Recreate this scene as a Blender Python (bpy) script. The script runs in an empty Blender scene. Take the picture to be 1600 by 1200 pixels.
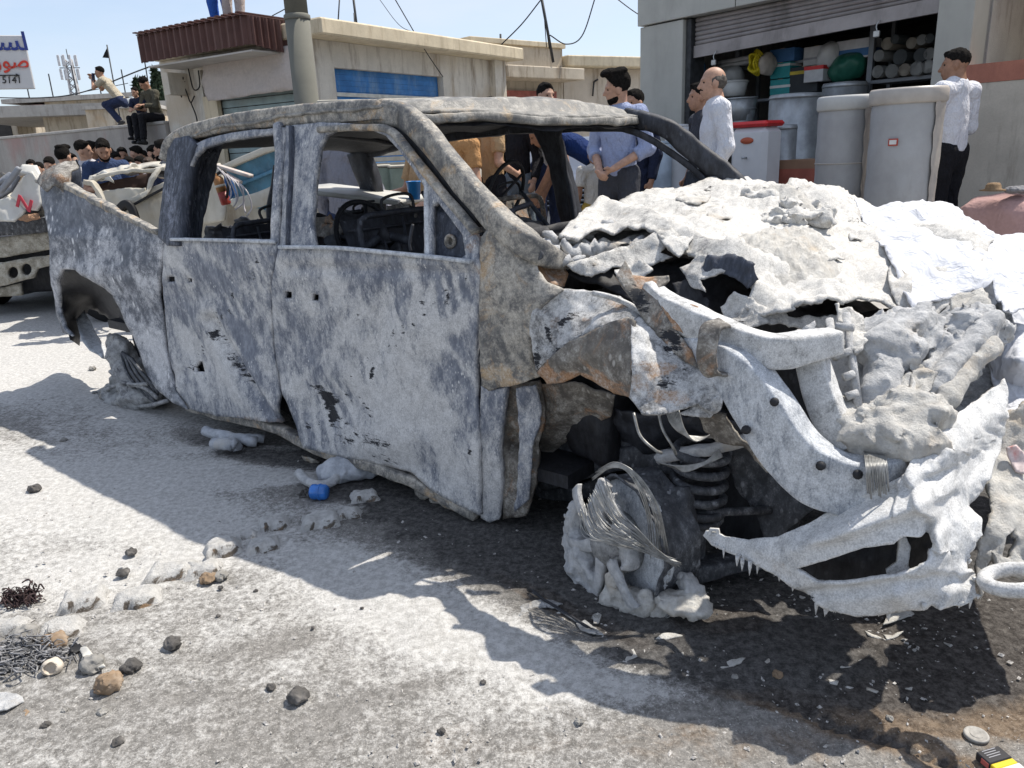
import bpy, math, random
import numpy as np
from mathutils import Matrix, Vector
from mathutils.geometry import delaunay_2d_cdt
R = math.radians
random.seed(7)
rng = np.random.RandomState(7)
scene = bpy.context.scene
COL = scene.collection
# ------------------------------------------------------------------ camera
EYE = np.array([0.0, 0.0, 1.35])
FPX = 1200.0                                   # focal length in pixels of a 1600 wide picture
_n = np.array([0.046, 1.0]); _n /= np.hypot(*_n)
_pitch = math.atan((600 - 235) * _n[1] / FPX)
FWD = np.array([0, math.cos(_pitch), -math.sin(_pitch)])
_up = np.array([0, math.sin(_pitch), math.cos(_pitch)])
_rt = np.array([1.0, 0, 0])
AX_R = _n[1] * _rt - _n[0] * _up
AX_U = _n[0] * _rt + _n[1] * _up
cam_d = bpy.data.cameras.new('camera'); cam = bpy.data.objects.new('camera', cam_d); COL.objects.link(cam)
cam_d.sensor_width = 36.0; cam_d.lens = 36.0 * FPX / 1600.0
cam_d.clip_start = 0.05; cam_d.clip_end = 3000
_m = Matrix.Identity(4)
for i in range(3):
 _m[i][0] = AX_R[i]; _m[i][1] = AX_U[i]; _m[i][2] = -FWD[i]; _m[i][3] = EYE[i]
cam.matrix_world = _m
scene.camera = cam
# ------------------------------------------------------------------ sun, sky, exposure
SUN_TO = np.array([0.54, 0.265, 1.0]); SUN_TO /= np.linalg.norm(SUN_TO)
sun_el = math.asin(SUN_TO[2]); sun_az = math.atan2(SUN_TO[0], SUN_TO[1])
sl = bpy.data.lights.new('sun', 'SUN'); sl.energy = 4.5; sl.angle = R(0.55); sl.color = (1.0, 0.94, 0.85)
sun = bpy.data.objects.new('sun', sl); COL.objects.link(sun)
sun.rotation_euler = Vector(SUN_TO).to_track_quat('Z', 'Y').to_euler()
world = bpy.data.worlds.new('World'); scene.world = world; world.use_nodes = True
wt = world.node_tree; wt.nodes.clear()
wo = wt.nodes.new('ShaderNodeOutputWorld'); bg = wt.nodes.new('ShaderNodeBackground')
sky = wt.nodes.new('ShaderNodeTexSky'); sky.sky_type = 'NISHITA'; sky.sun_disc = False
sky.sun_elevation = sun_el; sky.sun_rotation = sun_az
sky.air_density = 1.0; sky.dust_density = 1.6; sky.ozone_density = 1.6; sky.altitude = 400
bg.inputs['Strength'].default_value = 0.135
# thin high cloud, thicker in streaks all round the sky
tc = wt.nodes.new('ShaderNodeTexCoord'); mp = wt.nodes.new('ShaderNodeMapping'); mp.inputs['Scale'].default_value = (1.1, 1.1, 4.5)
cn = wt.nodes.new('ShaderNodeTexNoise'); cn.inputs['Scale'].default_value = 2.2; cn.inputs['Detail'].default_value = 7; cn.inputs['Roughness'].default_value = 0.55
cr = wt.nodes.new('ShaderNodeMapRange'); cr.inputs['From Min'].default_value = 0.40; cr.inputs['From Max'].default_value = 0.72
cr.inputs['To Min'].default_value = 0.38; cr.inputs['To Max'].default_value = 0.80
mx = wt.nodes.new('ShaderNodeMix'); mx.data_type = 'RGBA'; mx.inputs['B'].default_value = (4.5, 4.9, 5.75, 1)
L = wt.links.new
L(tc.outputs['Generated'], mp.inputs['Vector']); L(mp.outputs[0], cn.inputs['Vector']); L(cn.outputs['Fac'], cr.inputs['Value'])
L(cr.outputs[0], mx.inputs['Factor']); L(sky.outputs[0], mx.inputs['A']); L(mx.outputs['Result'], bg.inputs['Color']); L(bg.outputs[0], wo.inputs['Surface'])
scene.view_settings.view_transform = 'Standard'; scene.view_settings.look = 'None'
scene.view_settings.exposure = 0.42; scene.view_settings.gamma = 1.0
scene.view_settings.use_curve_mapping = False
scene.render.engine = 'CYCLES'
scene.cycles.max_bounces = 6; scene.cycles.diffuse_bounces = 3; scene.cycles.glossy_bounces = 2
scene.cycles.transmission_bounces = 3; scene.cycles.transparent_max_bounces = 6
scene.cycles.use_denoising = True
# ------------------------------------------------------------------ pixel -> point helpers (1600 x 1200 picture)
def ray(x, y):
 return FWD * FPX + AX_R * (x - 800) - AX_U * (y - 600)
def gnd(x, y, z=0.0):
 r = ray(x, y); return EYE + r * ((z - EYE[2]) / r[2])
def aty(x, y, Y):
 r = ray(x, y); return EYE + r * (Y / r[1])
class Frame:
 """a vertical set of axes standing on the ground: x along angle, y to its left"""
 def __init__(s, O, deg):
  a = R(deg); s.O = np.array(O, float); s.rot = a
  s.x = np.array([math.cos(a), math.sin(a), 0]); s.y = np.array([-math.sin(a), math.cos(a), 0])
 def loc(s, P):
  d = np.asarray(P) - s.O; return np.array([d @ s.x, d @ s.y, d[2]])
 def wld(s, p):
  return s.O + s.x * p[0] + s.y * p[1] + np.array([0, 0, p[2]])
 def hx(s, px, py, x0):                      # pixel onto plane x = x0
  r = ray(px, py); t = ((s.O + s.x * x0 - EYE) @ s.x) / (r @ s.x); return s.loc(EYE + r * t)
 def hy(s, px, py, y0):
  r = ray(px, py); t = ((s.O + s.y * y0 - EYE) @ s.y) / (r @ s.y); return s.loc(EYE + r * t)
# ------------------------------------------------------------------ object helpers
def tag(o, label=None, cat=None, group=None, kind=None):
 if label: o['label'] = label
 if cat: o['category'] = cat
 if group: o['group'] = group
 if kind: o['kind'] = kind
 return o
def empty(name, loc=(0, 0, 0), rz=0.0, label=None, cat=None, group=None):
 o = bpy.data.objects.new(name, None); COL.objects.link(o)
 o.location = loc; o.rotation_euler = (0, 0, rz); o.empty_display_size = 0.1
 return tag(o, label, cat, group)
def link(name, me, parent=None):
 o = bpy.data.objects.new(name, me); COL.objects.link(o)
 if parent is not None: o.parent = parent
 return o
def mesh(name, V, Fs, mat=None, parent=None, smooth=False, attrs=None, mats=None, fmat=None):
 me = bpy.data.meshes.new(name)
 V = np.asarray(V, dtype=np.float32)
 me.from_pydata(V.tolist() if len(V) < 200 else V, [], Fs if isinstance(Fs, list) else Fs.tolist()); me.update()
 for m in (mats or ([mat] if mat else [])): me.materials.append(m)
 if fmat is not None: me.polygons.foreach_set('material_index', np.asarray(fmat, dtype=np.int32))
 if smooth: me.polygons.foreach_set('use_smooth', np.ones(len(me.polygons), dtype=bool))
 if attrs:
  for k, a in attrs.items():
   at = me.attributes.new(k, 'FLOAT', 'POINT'); at.data.foreach_set('value', np.asarray(a, dtype=np.float32))
 return link(name, me, parent)
def copy_tree(o, parent=None):
 c = o.copy(); COL.objects.link(c)
 if parent is not None: c.parent = parent
 for ch in list(o.children): copy_tree(ch, c)
 return c
class MB:
 """collects simple solids into one mesh"""
 def __init__(s): s.V = []; s.F = []; s.S = []
 def add(s, V, F, sm=False):
  b = len(s.V); s.V += [tuple(map(float, v)) for v in V]; s.F += [[i + b for i in f] for f in F]; s.S += [sm] * len(F); return s
 def box(s, x0, x1, y0, y1, z0, z1, bev=0.0):
  if bev <= 0:
   V = [(x, y, z) for z in (z0, z1) for y in (y0, y1) for x in (x0, x1)]
   return s.add(V, [[0, 2, 3, 1], [4, 5, 7, 6], [0, 1, 5, 4], [2, 6, 7, 3], [0, 4, 6, 2], [1, 3, 7, 5]])
  b = min(bev, (x1 - x0) * .45, (y1 - y0) * .45, (z1 - z0) * .45)
  V = []; 
  def rect(z, i): return [(x0 + i, y0 + i, z), (x1 - i, y0 + i, z), (x1 - i, y1 - i, z), (x0 + i, y1 - i, z)]
  def octo(z, i):
   return [(x0 + b + 0, y0 + i, z), (x1 - b, y0 + i, z), (x1 - i, y0 + b, z), (x1 - i, y1 - b, z), (x1 - b, y1 - i, z), (x0 + b, y1 - i, z), (x0 + i, y1 - b, z), (x0 + i, y0 + b, z)]
  rings = [octo(z0, b), octo(z0 + b, 0), octo(z1 - b, 0), octo(z1, b)]
  for r in rings: V += r
  F = [[7, 6, 5, 4, 3, 2, 1, 0], list(range(24, 32))]
  for k in range(3):
   for i in range(8):
    j = (i + 1) % 8; F.append([k * 8 + i, k * 8 + j, k * 8 + 8 + j, k * 8 + 8 + i])
  return s.add(V, F)
 def quad(s, a, b, c, d): return s.add([a, b, c, d], [[0, 1, 2, 3]])
 def lathe(s, prof, n=24, c=(0, 0, 0), sm=True, ax=None, wob=0.0):
  V = []; F = []
  ph = [rng.rand() * 6.28 for _ in range(3)]
  for (r, z) in prof:
   for i in range(n):
    a = 2 * math.pi * i / n
    rr = r * (1 + wob * (math.sin(3 * a + ph[0] + z * 4) + .6 * math.sin(5 * a + ph[1] - z * 7)))
    V.append((rr * math.cos(a), rr * math.sin(a), z))
  for k in range(len(prof) - 1):
   for i in range(n):
    j = (i + 1) % n; F.append([k * n + i, k * n + j, (k + 1) * n + j, (k + 1) * n + i])
  if prof[0][0] > 1e-4: F.append(list(range(n))[::-1])
  if prof[-1][0] > 1e-4: F.append([(len(prof) - 1) * n + i for i in range(n)])
  V = np.array(V)
  if ax is not None:
   z = np.array(ax, float); z /= np.linalg.norm(z); t = np.array([0, 0, 1.]) if abs(z[2]) < .9 else np.array([1., 0, 0])
   x = np.cross(t, z); x /= np.linalg.norm(x); y = np.cross(z, x)
   V = V[:, :1] * x + V[:, 1:2] * y + V[:, 2:] * z
  return s.add(V + np.array(c), F, sm)
 def tube(s, pts, r, n=8, sm=True):
  V, F = tube_vf(pts, r, n); return s.add(V, F, sm)
 def xform(s, M, t=(0, 0, 0)):
  V = np.array(s.V) @ np.array(M).T + np.array(t); s.V = [tuple(v) for v in V]; return s
 def build(s, name, mat, parent=None):
  me = bpy.data.meshes.new(name); me.from_pydata(s.V, [], s.F); me.update()
  me.polygons.foreach_set('use_smooth', np.array(s.S, dtype=bool))
  if mat: me.materials.append(mat)
  return link(name, me, parent)
def crom(P, n):
 """resample a polyline to n points along a Catmull-Rom spline"""
 P = np.asarray(P, float); k = len(P)
 if k < 3:
  t = np.linspace(0, 1, n)[:, None]; return P[0] * (1 - t) + P[-1] * t
 Q = np.vstack([2 * P[0] - P[1], P, 2 * P[-1] - P[-2]])
 T = np.linspace(0, k - 1 - 1e-9, n); i = T.astype(int); t = (T - i)[:, None]
 a, b, c, d = Q[i], Q[i + 1], Q[i + 2], Q[i + 3]
 return .5 * ((2 * b) + (-a + c) * t + (2 * a - 5 * b + 4 * c - d) * t * t + (-a + 3 * b - 3 * c + d) * t ** 3)
def frames(P, ref=None):
 T = np.gradient(P, axis=0); T /= np.linalg.norm(T, axis=1)[:, None] + 1e-12
 N = np.zeros_like(P)
 n = np.array(ref if ref is not None else ([0, 0, 1.] if abs(T[0][2]) < .9 else [1., 0, 0]), float)
 for i in range(len(P)):
  if ref is not None and i: n = .5 * n + .5 * np.array(ref, float)
  n = n - T[i] * (n @ T[i]); n /= np.linalg.norm(n) + 1e-12; N[i] = n
 return T, N, np.cross(T, N)
def tube_vf(pts, r, n=8):
 P = np.asarray(pts, float); m = len(P); rr = np.broadcast_to(np.asarray(r, float), (m,))
 T, N, B = frames(P); V = []
 for i in range(m):
  for k in range(n):
   a = 2 * math.pi * k / n; V.append(P[i] + rr[i] * (N[i] * math.cos(a) + B[i] * math.sin(a)))
 F = [[i * n + k, i * n + (k + 1) % n, (i + 1) * n + (k + 1) % n, (i + 1) * n + k] for i in range(m - 1) for k in range(n)]
 F += [list(range(n))[::-1], [(m - 1) * n + k for k in range(n)]]
 return V, F
# ------------------------------------------------------------------ noise
_perm = np.random.RandomState(3).permutation(512).astype(np.int64)
_grad = np.random.RandomState(4).normal(size=(512, 3)); _grad /= np.linalg.norm(_grad, axis=1)[:, None]
def _h(i, j, k): return _perm[(_perm[(_perm[i & 511] + j) & 511] + k) & 511]
def perlin(P):
 P = np.asarray(P, float); I = np.floor(P).astype(np.int64); f = P - I; w = f * f * f * (f * (f * 6 - 15) + 10)
 r = 0
 for a in (0, 1):
  wa = w[:, 0] if a else 1 - w[:, 0]
  for b in (0, 1):
   wb = w[:, 1] if b else 1 - w[:, 1]
   for c in (0, 1):
    wc = w[:, 2] if c else 1 - w[:, 2]
    g = _grad[_h(I[:, 0] + a, I[:, 1] + b, I[:, 2] + c)]
    r = r + wa * wb * wc * (g[:, 0] * (f[:, 0] - a) + g[:, 1] * (f[:, 1] - b) + g[:, 2] * (f[:, 2] - c))
 return r * 1.6
def fbm(P, scale=1.0, octv=4, gain=.5, ridged=False, seed=0):
 P = np.asarray(P, float) * scale + seed * 17.31; r = 0; a = 1.0
 for _ in range(octv):
  q = perlin(P); r = r + a * ((.5 - np.abs(q)) if ridged else q); a *= gain; P = P * 2.03 + 5.7
 return r
# ------------------------------------------------------------------ outlined sheets
def inpoly(X, poly):
 x, y = X[:, 0], X[:, 1]; r = np.zeros(len(X), bool); n = len(poly)
 for i in range(n):
  x0, y0 = poly[i][:2]; x1, y1 = poly[(i + 1) % n][:2]
  c = ((y0 > y) != (y1 > y)); 
  with np.errstate(divide='ignore', invalid='ignore'):
   r ^= c & (x < (x1 - x0) * (y - y0) / (y1 - y0 + 1e-12) + x0)
 return r
def resample(poly, h, rag=0.0, seed=0):
 out = []; n = len(poly)
 for i in range(n):
  a = np.array(poly[i][:2], float); b = np.array(poly[(i + 1) % n][:2], float)
  m = max(1, int(round(np.linalg.norm(b - a) / h)))
  for k in range(m): out.append(a + (b - a) * k / m)
 out = np.array(out)
 if rag:
  q = np.c_[out * .045, np.full(len(out), seed * 3.1)]
  q2 = np.c_[out * .13, np.full(len(out), seed * 3.1 + 9)]
  out = out + rag * np.c_[perlin(q) + .7 * perlin(q2), perlin(q + 40) + .7 * perlin(q2 + 40)]
 return out
def rounded(poly, r=.25, it=1):
 """corner cutting of a closed outline"""
 P = [np.array(p, float) for p in poly]
 for _ in range(it):
  Q = []
  for i in range(len(P)):
   a, b = P[i], P[(i + 1) % len(P)]; Q += [a + (b - a) * r, a + (b - a) * (1 - r)]
  P = Q
 return [tuple(p) for p in P]
def rbf(ctrl, X):
 C = np.asarray(ctrl, float)
 # drop doubled points
 keep = []; seen = set()
 for i, c in enumerate(C):
  k = (round(c[0], 1), round(c[1], 1))
  if k not in seen: seen.add(k); keep.append(i)
 C = C[keep]; n = len(C); D = np.linalg.norm(C[:, None, :2] - C[None, :, :2], axis=2)
 A = np.zeros((n + 3, n + 3)); A[:n, :n] = D + 1e-3 * np.eye(n); A[:n, n] = 1; A[:n, n + 1:] = C[:, :2] / 100; A[n:, :n] = A[:n, n:].T
 b = np.zeros(n + 3); b[:n] = C[:, 2]
 w = np.linalg.lstsq(A, b, rcond=None)[0]
 D2 = np.linalg.norm(X[:, None, :] - C[None, :, :2], axis=2)
 return D2 @ w[:n] + w[n] + X @ w[n + 1:] / 100
def tri2d(outline, holes=(), h=6, rag=0.0, seed=0, hrag=None):
 B = resample(outline, h, rag, seed); Hs = [resample(q, h, rag if hrag is None else hrag, seed + 5) for q in holes]
 allb = np.vstack([B] + Hs); E = []; o = 0
 for L_ in [B] + Hs:
  m = len(L_); E += [(o + i, o + (i + 1) % m) for i in range(m)]; o += m
 mn, mxx = B.min(0), B.max(0)
 gx = np.arange(mn[0], mxx[0], h); gy = np.arange(mn[1], mxx[1], h * .87)
 G = np.array([(x + (h * .5 if j % 2 else 0), y) for j, y in enumerate(gy) for x in gx])
 rr = np.random.RandomState(seed + 1); G = G + rr.uniform(-.16, .16, G.shape) * h
 ok = inpoly(G, B)
 for q in Hs: ok &= ~inpoly(G, q)
 G = G[ok]
 if len(G):
  dm = np.full(len(G), 1e9)
  for i in range(0, len(allb), 200): dm = np.minimum(dm, np.linalg.norm(G[:, None] - allb[None, i:i + 200], axis=2).min(1))
  G = G[dm > .55 * h]
 X = np.vstack([allb, G]) if len(G) else allb
 v, e, f, *_ = delaunay_2d_cdt([Vector(p) for p in X], E, [], 0, 1e-4)
 X = np.array([(p[0], p[1]) for p in v]); Fa = np.array([t for t in f if len(t) == 3], dtype=np.int64)
 cen = X[Fa].mean(1); ok = inpoly(cen, B)
 for q in Hs: ok &= ~inpoly(cen, q)
 return X, Fa[ok]
def vnormals(V, F):
 n = np.cross(V[F[:, 1]] - V[F[:, 0]], V[F[:, 2]] - V[F[:, 0]]); N = np.zeros_like(V)
 for k in range(3): np.add.at(N, F[:, k], n)
 return N / (np.linalg.norm(N, axis=1)[:, None] + 1e-12)
def shell(V, F, N, thick):
 """give a triangulated sheet a back face and rims"""
 n = len(V); W = np.vstack([V, V - N * np.asarray(thick).reshape(-1, 1)])
 E = np.vstack([F[:, [0, 1]], F[:, [1, 2]], F[:, [2, 0]]]); key = np.sort(E, 1); k = key[:, 0] * n + key[:, 1]
 u, idx, cnt = np.unique(k, return_index=True, return_counts=True); Bd = E[idx[cnt == 1]]
 rim1 = np.c_[Bd[:, 1], Bd[:, 0], Bd[:, 0] + n]; rim2 = np.c_[Bd[:, 1], Bd[:, 0] + n, Bd[:, 1] + n]
 return W, np.vstack([F, F[:, ::-1] + n, rim1, rim2])
def splat(X, items):
 """items: (attribute, px, py, rx, ry, angle, value) -> float attributes"""
 out = {k: np.zeros(len(X)) for k in ('ash', 'char', 'rust')}
 for (a, px, py, rx, ry, ang, val) in items:
  c, s = math.cos(R(ang)), math.sin(R(ang)); d = X - np.array([px, py])
  u = (d[:, 0] * c + d[:, 1] * s) / rx; w = (-d[:, 0] * s + d[:, 1] * c) / ry
  out[a] += val * np.exp(-np.maximum(0, (u * u + w * w)) ** 1.5)
 return out
def patch(name, outline, mp, holes=(), inner=(), h=6, thick=.006, crumple=(), mat=None, parent=None, paint=(), rag=0.0, seed=0, smooth=True, post=None, flip=False, hrag=None):
 """a real sheet with an outline (px, py, depth); mp maps a pixel and its depth to a point"""
 X, F = tri2d(outline, holes, h, rag, seed, hrag)
 ctrl = [p for p in list(outline) + list(inner) if len(p) > 2]
 d = rbf(ctrl, X) if ctrl else np.zeros(len(X))
 V = np.array([mp(x, y, dd) for (x, y), dd in zip(X, d)])
 # face the viewer's side
 nn = vnormals(V, F)
 c = mp.eye if hasattr(mp, 'eye') else EYE
 if ((nn * (c - V)).sum() < 0) != flip: F = F[:, ::-1]; nn = -nn
 for (amp, sc, kind) in crumple:
  q = fbm(V, sc, 3, .5, ridged=(kind == 'r'), seed=seed + int(sc * 7) % 50)
  V = V + nn * (amp * q)[:, None]
 if post is not None: V = post(X, V)
 nn = vnormals(V, F)
 W, G = shell(V, F, nn, np.full(len(V), thick))
 at = splat(X, paint); at = {k: np.r_[a, a] for k, a in at.items()}
 return mesh(name, W, G, mat, parent, smooth, at)
def beam(name, pts, wh, mat, parent, ref=(0, 0, 1), n=40, seg=16, pw=.35, crumple=0.0, seed=0, paint3=()):
 """a swept rounded box: wh = (w, h) per control point"""
 P = crom(pts, n); WH = crom(np.array([tuple(w) + (0,) for w in wh], float), n)[:, :2] if len(wh) > 1 else np.tile(np.array(wh[0]), (n, 1))
 T, N, B = frames(P, np.array(ref, float)); V = []
 for i in range(n):
  for k in range(seg):
   a = 2 * math.pi * (k + .5) / seg; ca, sa = math.cos(a), math.sin(a)
   x = math.copysign(abs(ca) ** pw, ca) * WH[i][0] * .5; y = math.copysign(abs(sa) ** pw, sa) * WH[i][1] * .5
   V.append(P[i] + B[i] * x + N[i] * y)
 V = np.array(V)
 F = [[i * seg + k, i * seg + (k + 1) % seg, (i + 1) * seg + (k + 1) % seg, (i + 1) * seg + k] for i in range(n - 1) for k in range(seg)]
 F += [list(range(seg))[::-1], [(n - 1) * seg + k for k in range(seg)]]
 if crumple:
  V = V + crumple * np.c_[fbm(V, 9, 3, seed=seed), fbm(V, 9, 3, seed=seed + 3), fbm(V, 9, 3, seed=seed + 6)]
 o = mesh(name, V, F, mat, parent, True)
 return o
# ------------------------------------------------------------------ signed distance solids
def _q(P, c, Rm): return (P - np.asarray(c)) @ np.asarray(Rm) if Rm is not None else P - np.asarray(c)
def sd_prim(P, p):
 t = p[0]
 if t == 'cap':                               # a, b, ra, rb, opts
  a, b, ra, rb = np.asarray(p[1], float), np.asarray(p[2], float), p[3], p[4]; o = p[5] if len(p) > 5 else {}
  if 'flat' in o:                          # (axis, factor): thin along an axis
   ax = np.asarray(o['flat'][0], float); ax /= np.linalg.norm(ax); f = o['flat'][1]
   P2 = P + ((P - a) @ ax)[:, None] * ax * (f - 1); b2 = b + ((b - a) @ ax) * ax * (f - 1)
  else: P2, b2, f = P, b, 1.0
  ab = b2 - a; L2 = ab @ ab + 1e-12; h = np.clip(((P2 - a) @ ab) / L2, 0, 1)
  d = np.linalg.norm(P2 - a - h[:, None] * ab, axis=1) - (ra + (rb - ra) * h)
  if 'cut' in o: dr = (b - a) / np.linalg.norm(b - a); d = np.maximum(d, (P - b) @ dr)
  if 'cut0' in o: dr = (a - b) / np.linalg.norm(b - a); d = np.maximum(d, (P - a) @ dr)
  if 'zmin' in o: d = np.maximum(d, o['zmin'] - P[:, 2])
  if 'zmax' in o: d = np.maximum(d, P[:, 2] - o['zmax'])
  return d
 if t == 'ell':
  q = _q(P, p[1], p[3] if len(p) > 3 else None); r = np.asarray(p[2], float)
  k0 = np.linalg.norm(q / r, axis=1); k1 = np.linalg.norm(q / (r * r), axis=1) + 1e-9
  d = k0 * (k0 - 1) / k1
  o = p[4] if len(p) > 4 else {}
  for (pt, nrm) in o.get('planes', ()): d = np.maximum(d, (P - np.asarray(pt)) @ (np.asarray(nrm, float) / np.linalg.norm(nrm)))
  return d
 if t == 'box':
  q = np.abs(_q(P, p[1], p[3] if len(p) > 3 else None)) - np.asarray(p[2], float) + (p[4] if len(p) > 4 else .01); rr = p[4] if len(p) > 4 else .01
  return np.linalg.norm(np.maximum(q, 0), axis=1) + np.minimum(q.max(1), 0) - rr
def prim_bb(p):
 if p[0] == 'cap':
  r = max(p[3], p[4]); a, b = np.asarray(p[1], float), np.asarray(p[2], float); return np.minimum(a, b) - r, np.maximum(a, b) + r
 r = np.linalg.norm(p[2]) if (p[0] == 'box' or (len(p) > 3 and p[3] is not None)) else np.asarray(p[2], float)
 return np.asarray(p[1], float) - r, np.asarray(p[1], float) + r
def sdf_mesh(prims, vox, k=.012, noise=(), cuts=()):
 """smooth union of solids, then surface nets -> vertices, quads"""
 lo = np.min([prim_bb(p)[0] for p in prims], 0) - 3 * vox - .02; hi = np.max([prim_bb(p)[1] for p in prims], 0) + 3 * vox + .02
 n = np.ceil((hi - lo) / vox).astype(int) + 1
 G = np.full(n, .5, dtype=np.float64); ax = [lo[i] + vox * np.arange(n[i]) for i in range(3)]
 def sub(p, mg):
  a, b = prim_bb(p); i0 = np.maximum(0, ((a - mg - lo) / vox).astype(int)); i1 = np.minimum(n, ((b + mg - lo) / vox).astype(int) + 2)
  sl_ = tuple(slice(i0[i], i1[i]) for i in range(3)); X = np.stack(np.meshgrid(*[ax[i][sl_[i]] for i in range(3)], indexing='ij'), -1)
  return sl_, X
 for p in prims:
  sl_, X = sub(p, 2.5 * vox + 2 * k)
  d = sd_prim(X.reshape(-1, 3), p).reshape(X.shape[:3]); g = G[sl_]
  hh = np.maximum(k - np.abs(g - d), 0) / k
  G[sl_] = np.minimum(g, d) - hh * hh * k * .25
 for p in cuts:
  sl_, X = sub(p, 3 * vox)
  d = sd_prim(X.reshape(-1, 3), p).reshape(X.shape[:3]); G[sl_] = np.maximum(G[sl_], -d)
 if noise:
  near = np.abs(G) < .5 * (sum(a for a, _ in noise) * 4 + 3 * vox) + .02
  idx = np.argwhere(near); X = lo + idx * vox; dn = 0
  for (a, s_) in noise: dn = dn + a * fbm(X, s_, 3)
  G[near] += dn
 S = G < 0
 c = [S[i:n[0] - 1 + i, j:n[1] - 1 + j, l:n[2] - 1 + l] for i in (0, 1) for j in (0, 1) for l in (0, 1)]
 cnt = sum(x.astype(np.int8) for x in c); act = (cnt > 0) & (cnt < 8)
 ids = np.full(act.shape, -1, dtype=np.int64); A = np.argwhere(act); ids[act] = np.arange(len(A))
 acc = np.zeros((len(A), 3)); num = np.zeros(len(A))
 corners = [(i, j, l) for i in (0, 1) for j in (0, 1) for l in (0, 1)]
 for a_ in corners:
  for d_ in range(3):
   if a_[d_] == 0:
    b_ = list(a_); b_[d_] = 1
    ga = G[A[:, 0] + a_[0], A[:, 1] + a_[1], A[:, 2] + a_[2]]; gb = G[A[:, 0] + b_[0], A[:, 1] + b_[1], A[:, 2] + b_[2]]
    m = (ga < 0) != (gb < 0); t = np.where(m, ga / (ga - gb + 1e-15), 0)
    pt = np.tile(np.array(a_, float), (len(A), 1)); pt[:, d_] += t
    acc[m] += pt[m]; num[m] += 1
 V = lo + (A + acc / np.maximum(num, 1)[:, None]) * vox
 Q = []
 for d_ in range(3):
  o1, o2 = (d_ + 1) % 3, (d_ + 2) % 3
  s0 = [slice(None)] * 3; s1 = [slice(None)] * 3; s0[d_] = slice(0, n[d_] - 1); s1[d_] = slice(1, n[d_])
  for o in (o1, o2): s0[o] = slice(1, n[o] - 1); s1[o] = slice(1, n[o] - 1)
  a, b = S[tuple(s0)], S[tuple(s1)]
  for flip in (0, 1):
   E = np.argwhere((a & ~b) if not flip else (~a & b))
   if not len(E): continue
   base = E.copy(); base[:, o1] += 1; base[:, o2] += 1
   def cid(da, db):
    w = base.copy(); w[:, o1] += da; w[:, o2] += db; return ids[w[:, 0], w[:, 1], w[:, 2]]
   q = np.c_[cid(-1, -1), cid(0, -1), cid(0, 0), cid(-1, 0)]
   Q.append(q if not flip else q[:, ::-1])
 return V, np.vstack(Q)
def solid(name, prims, vox, mat, parent=None, k=.012, noise=(), cuts=(), paint=None):
 V, Q = sdf_mesh(prims, vox, k, noise, cuts)
 return mesh(name, V, Q, mat, parent, True)
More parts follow.
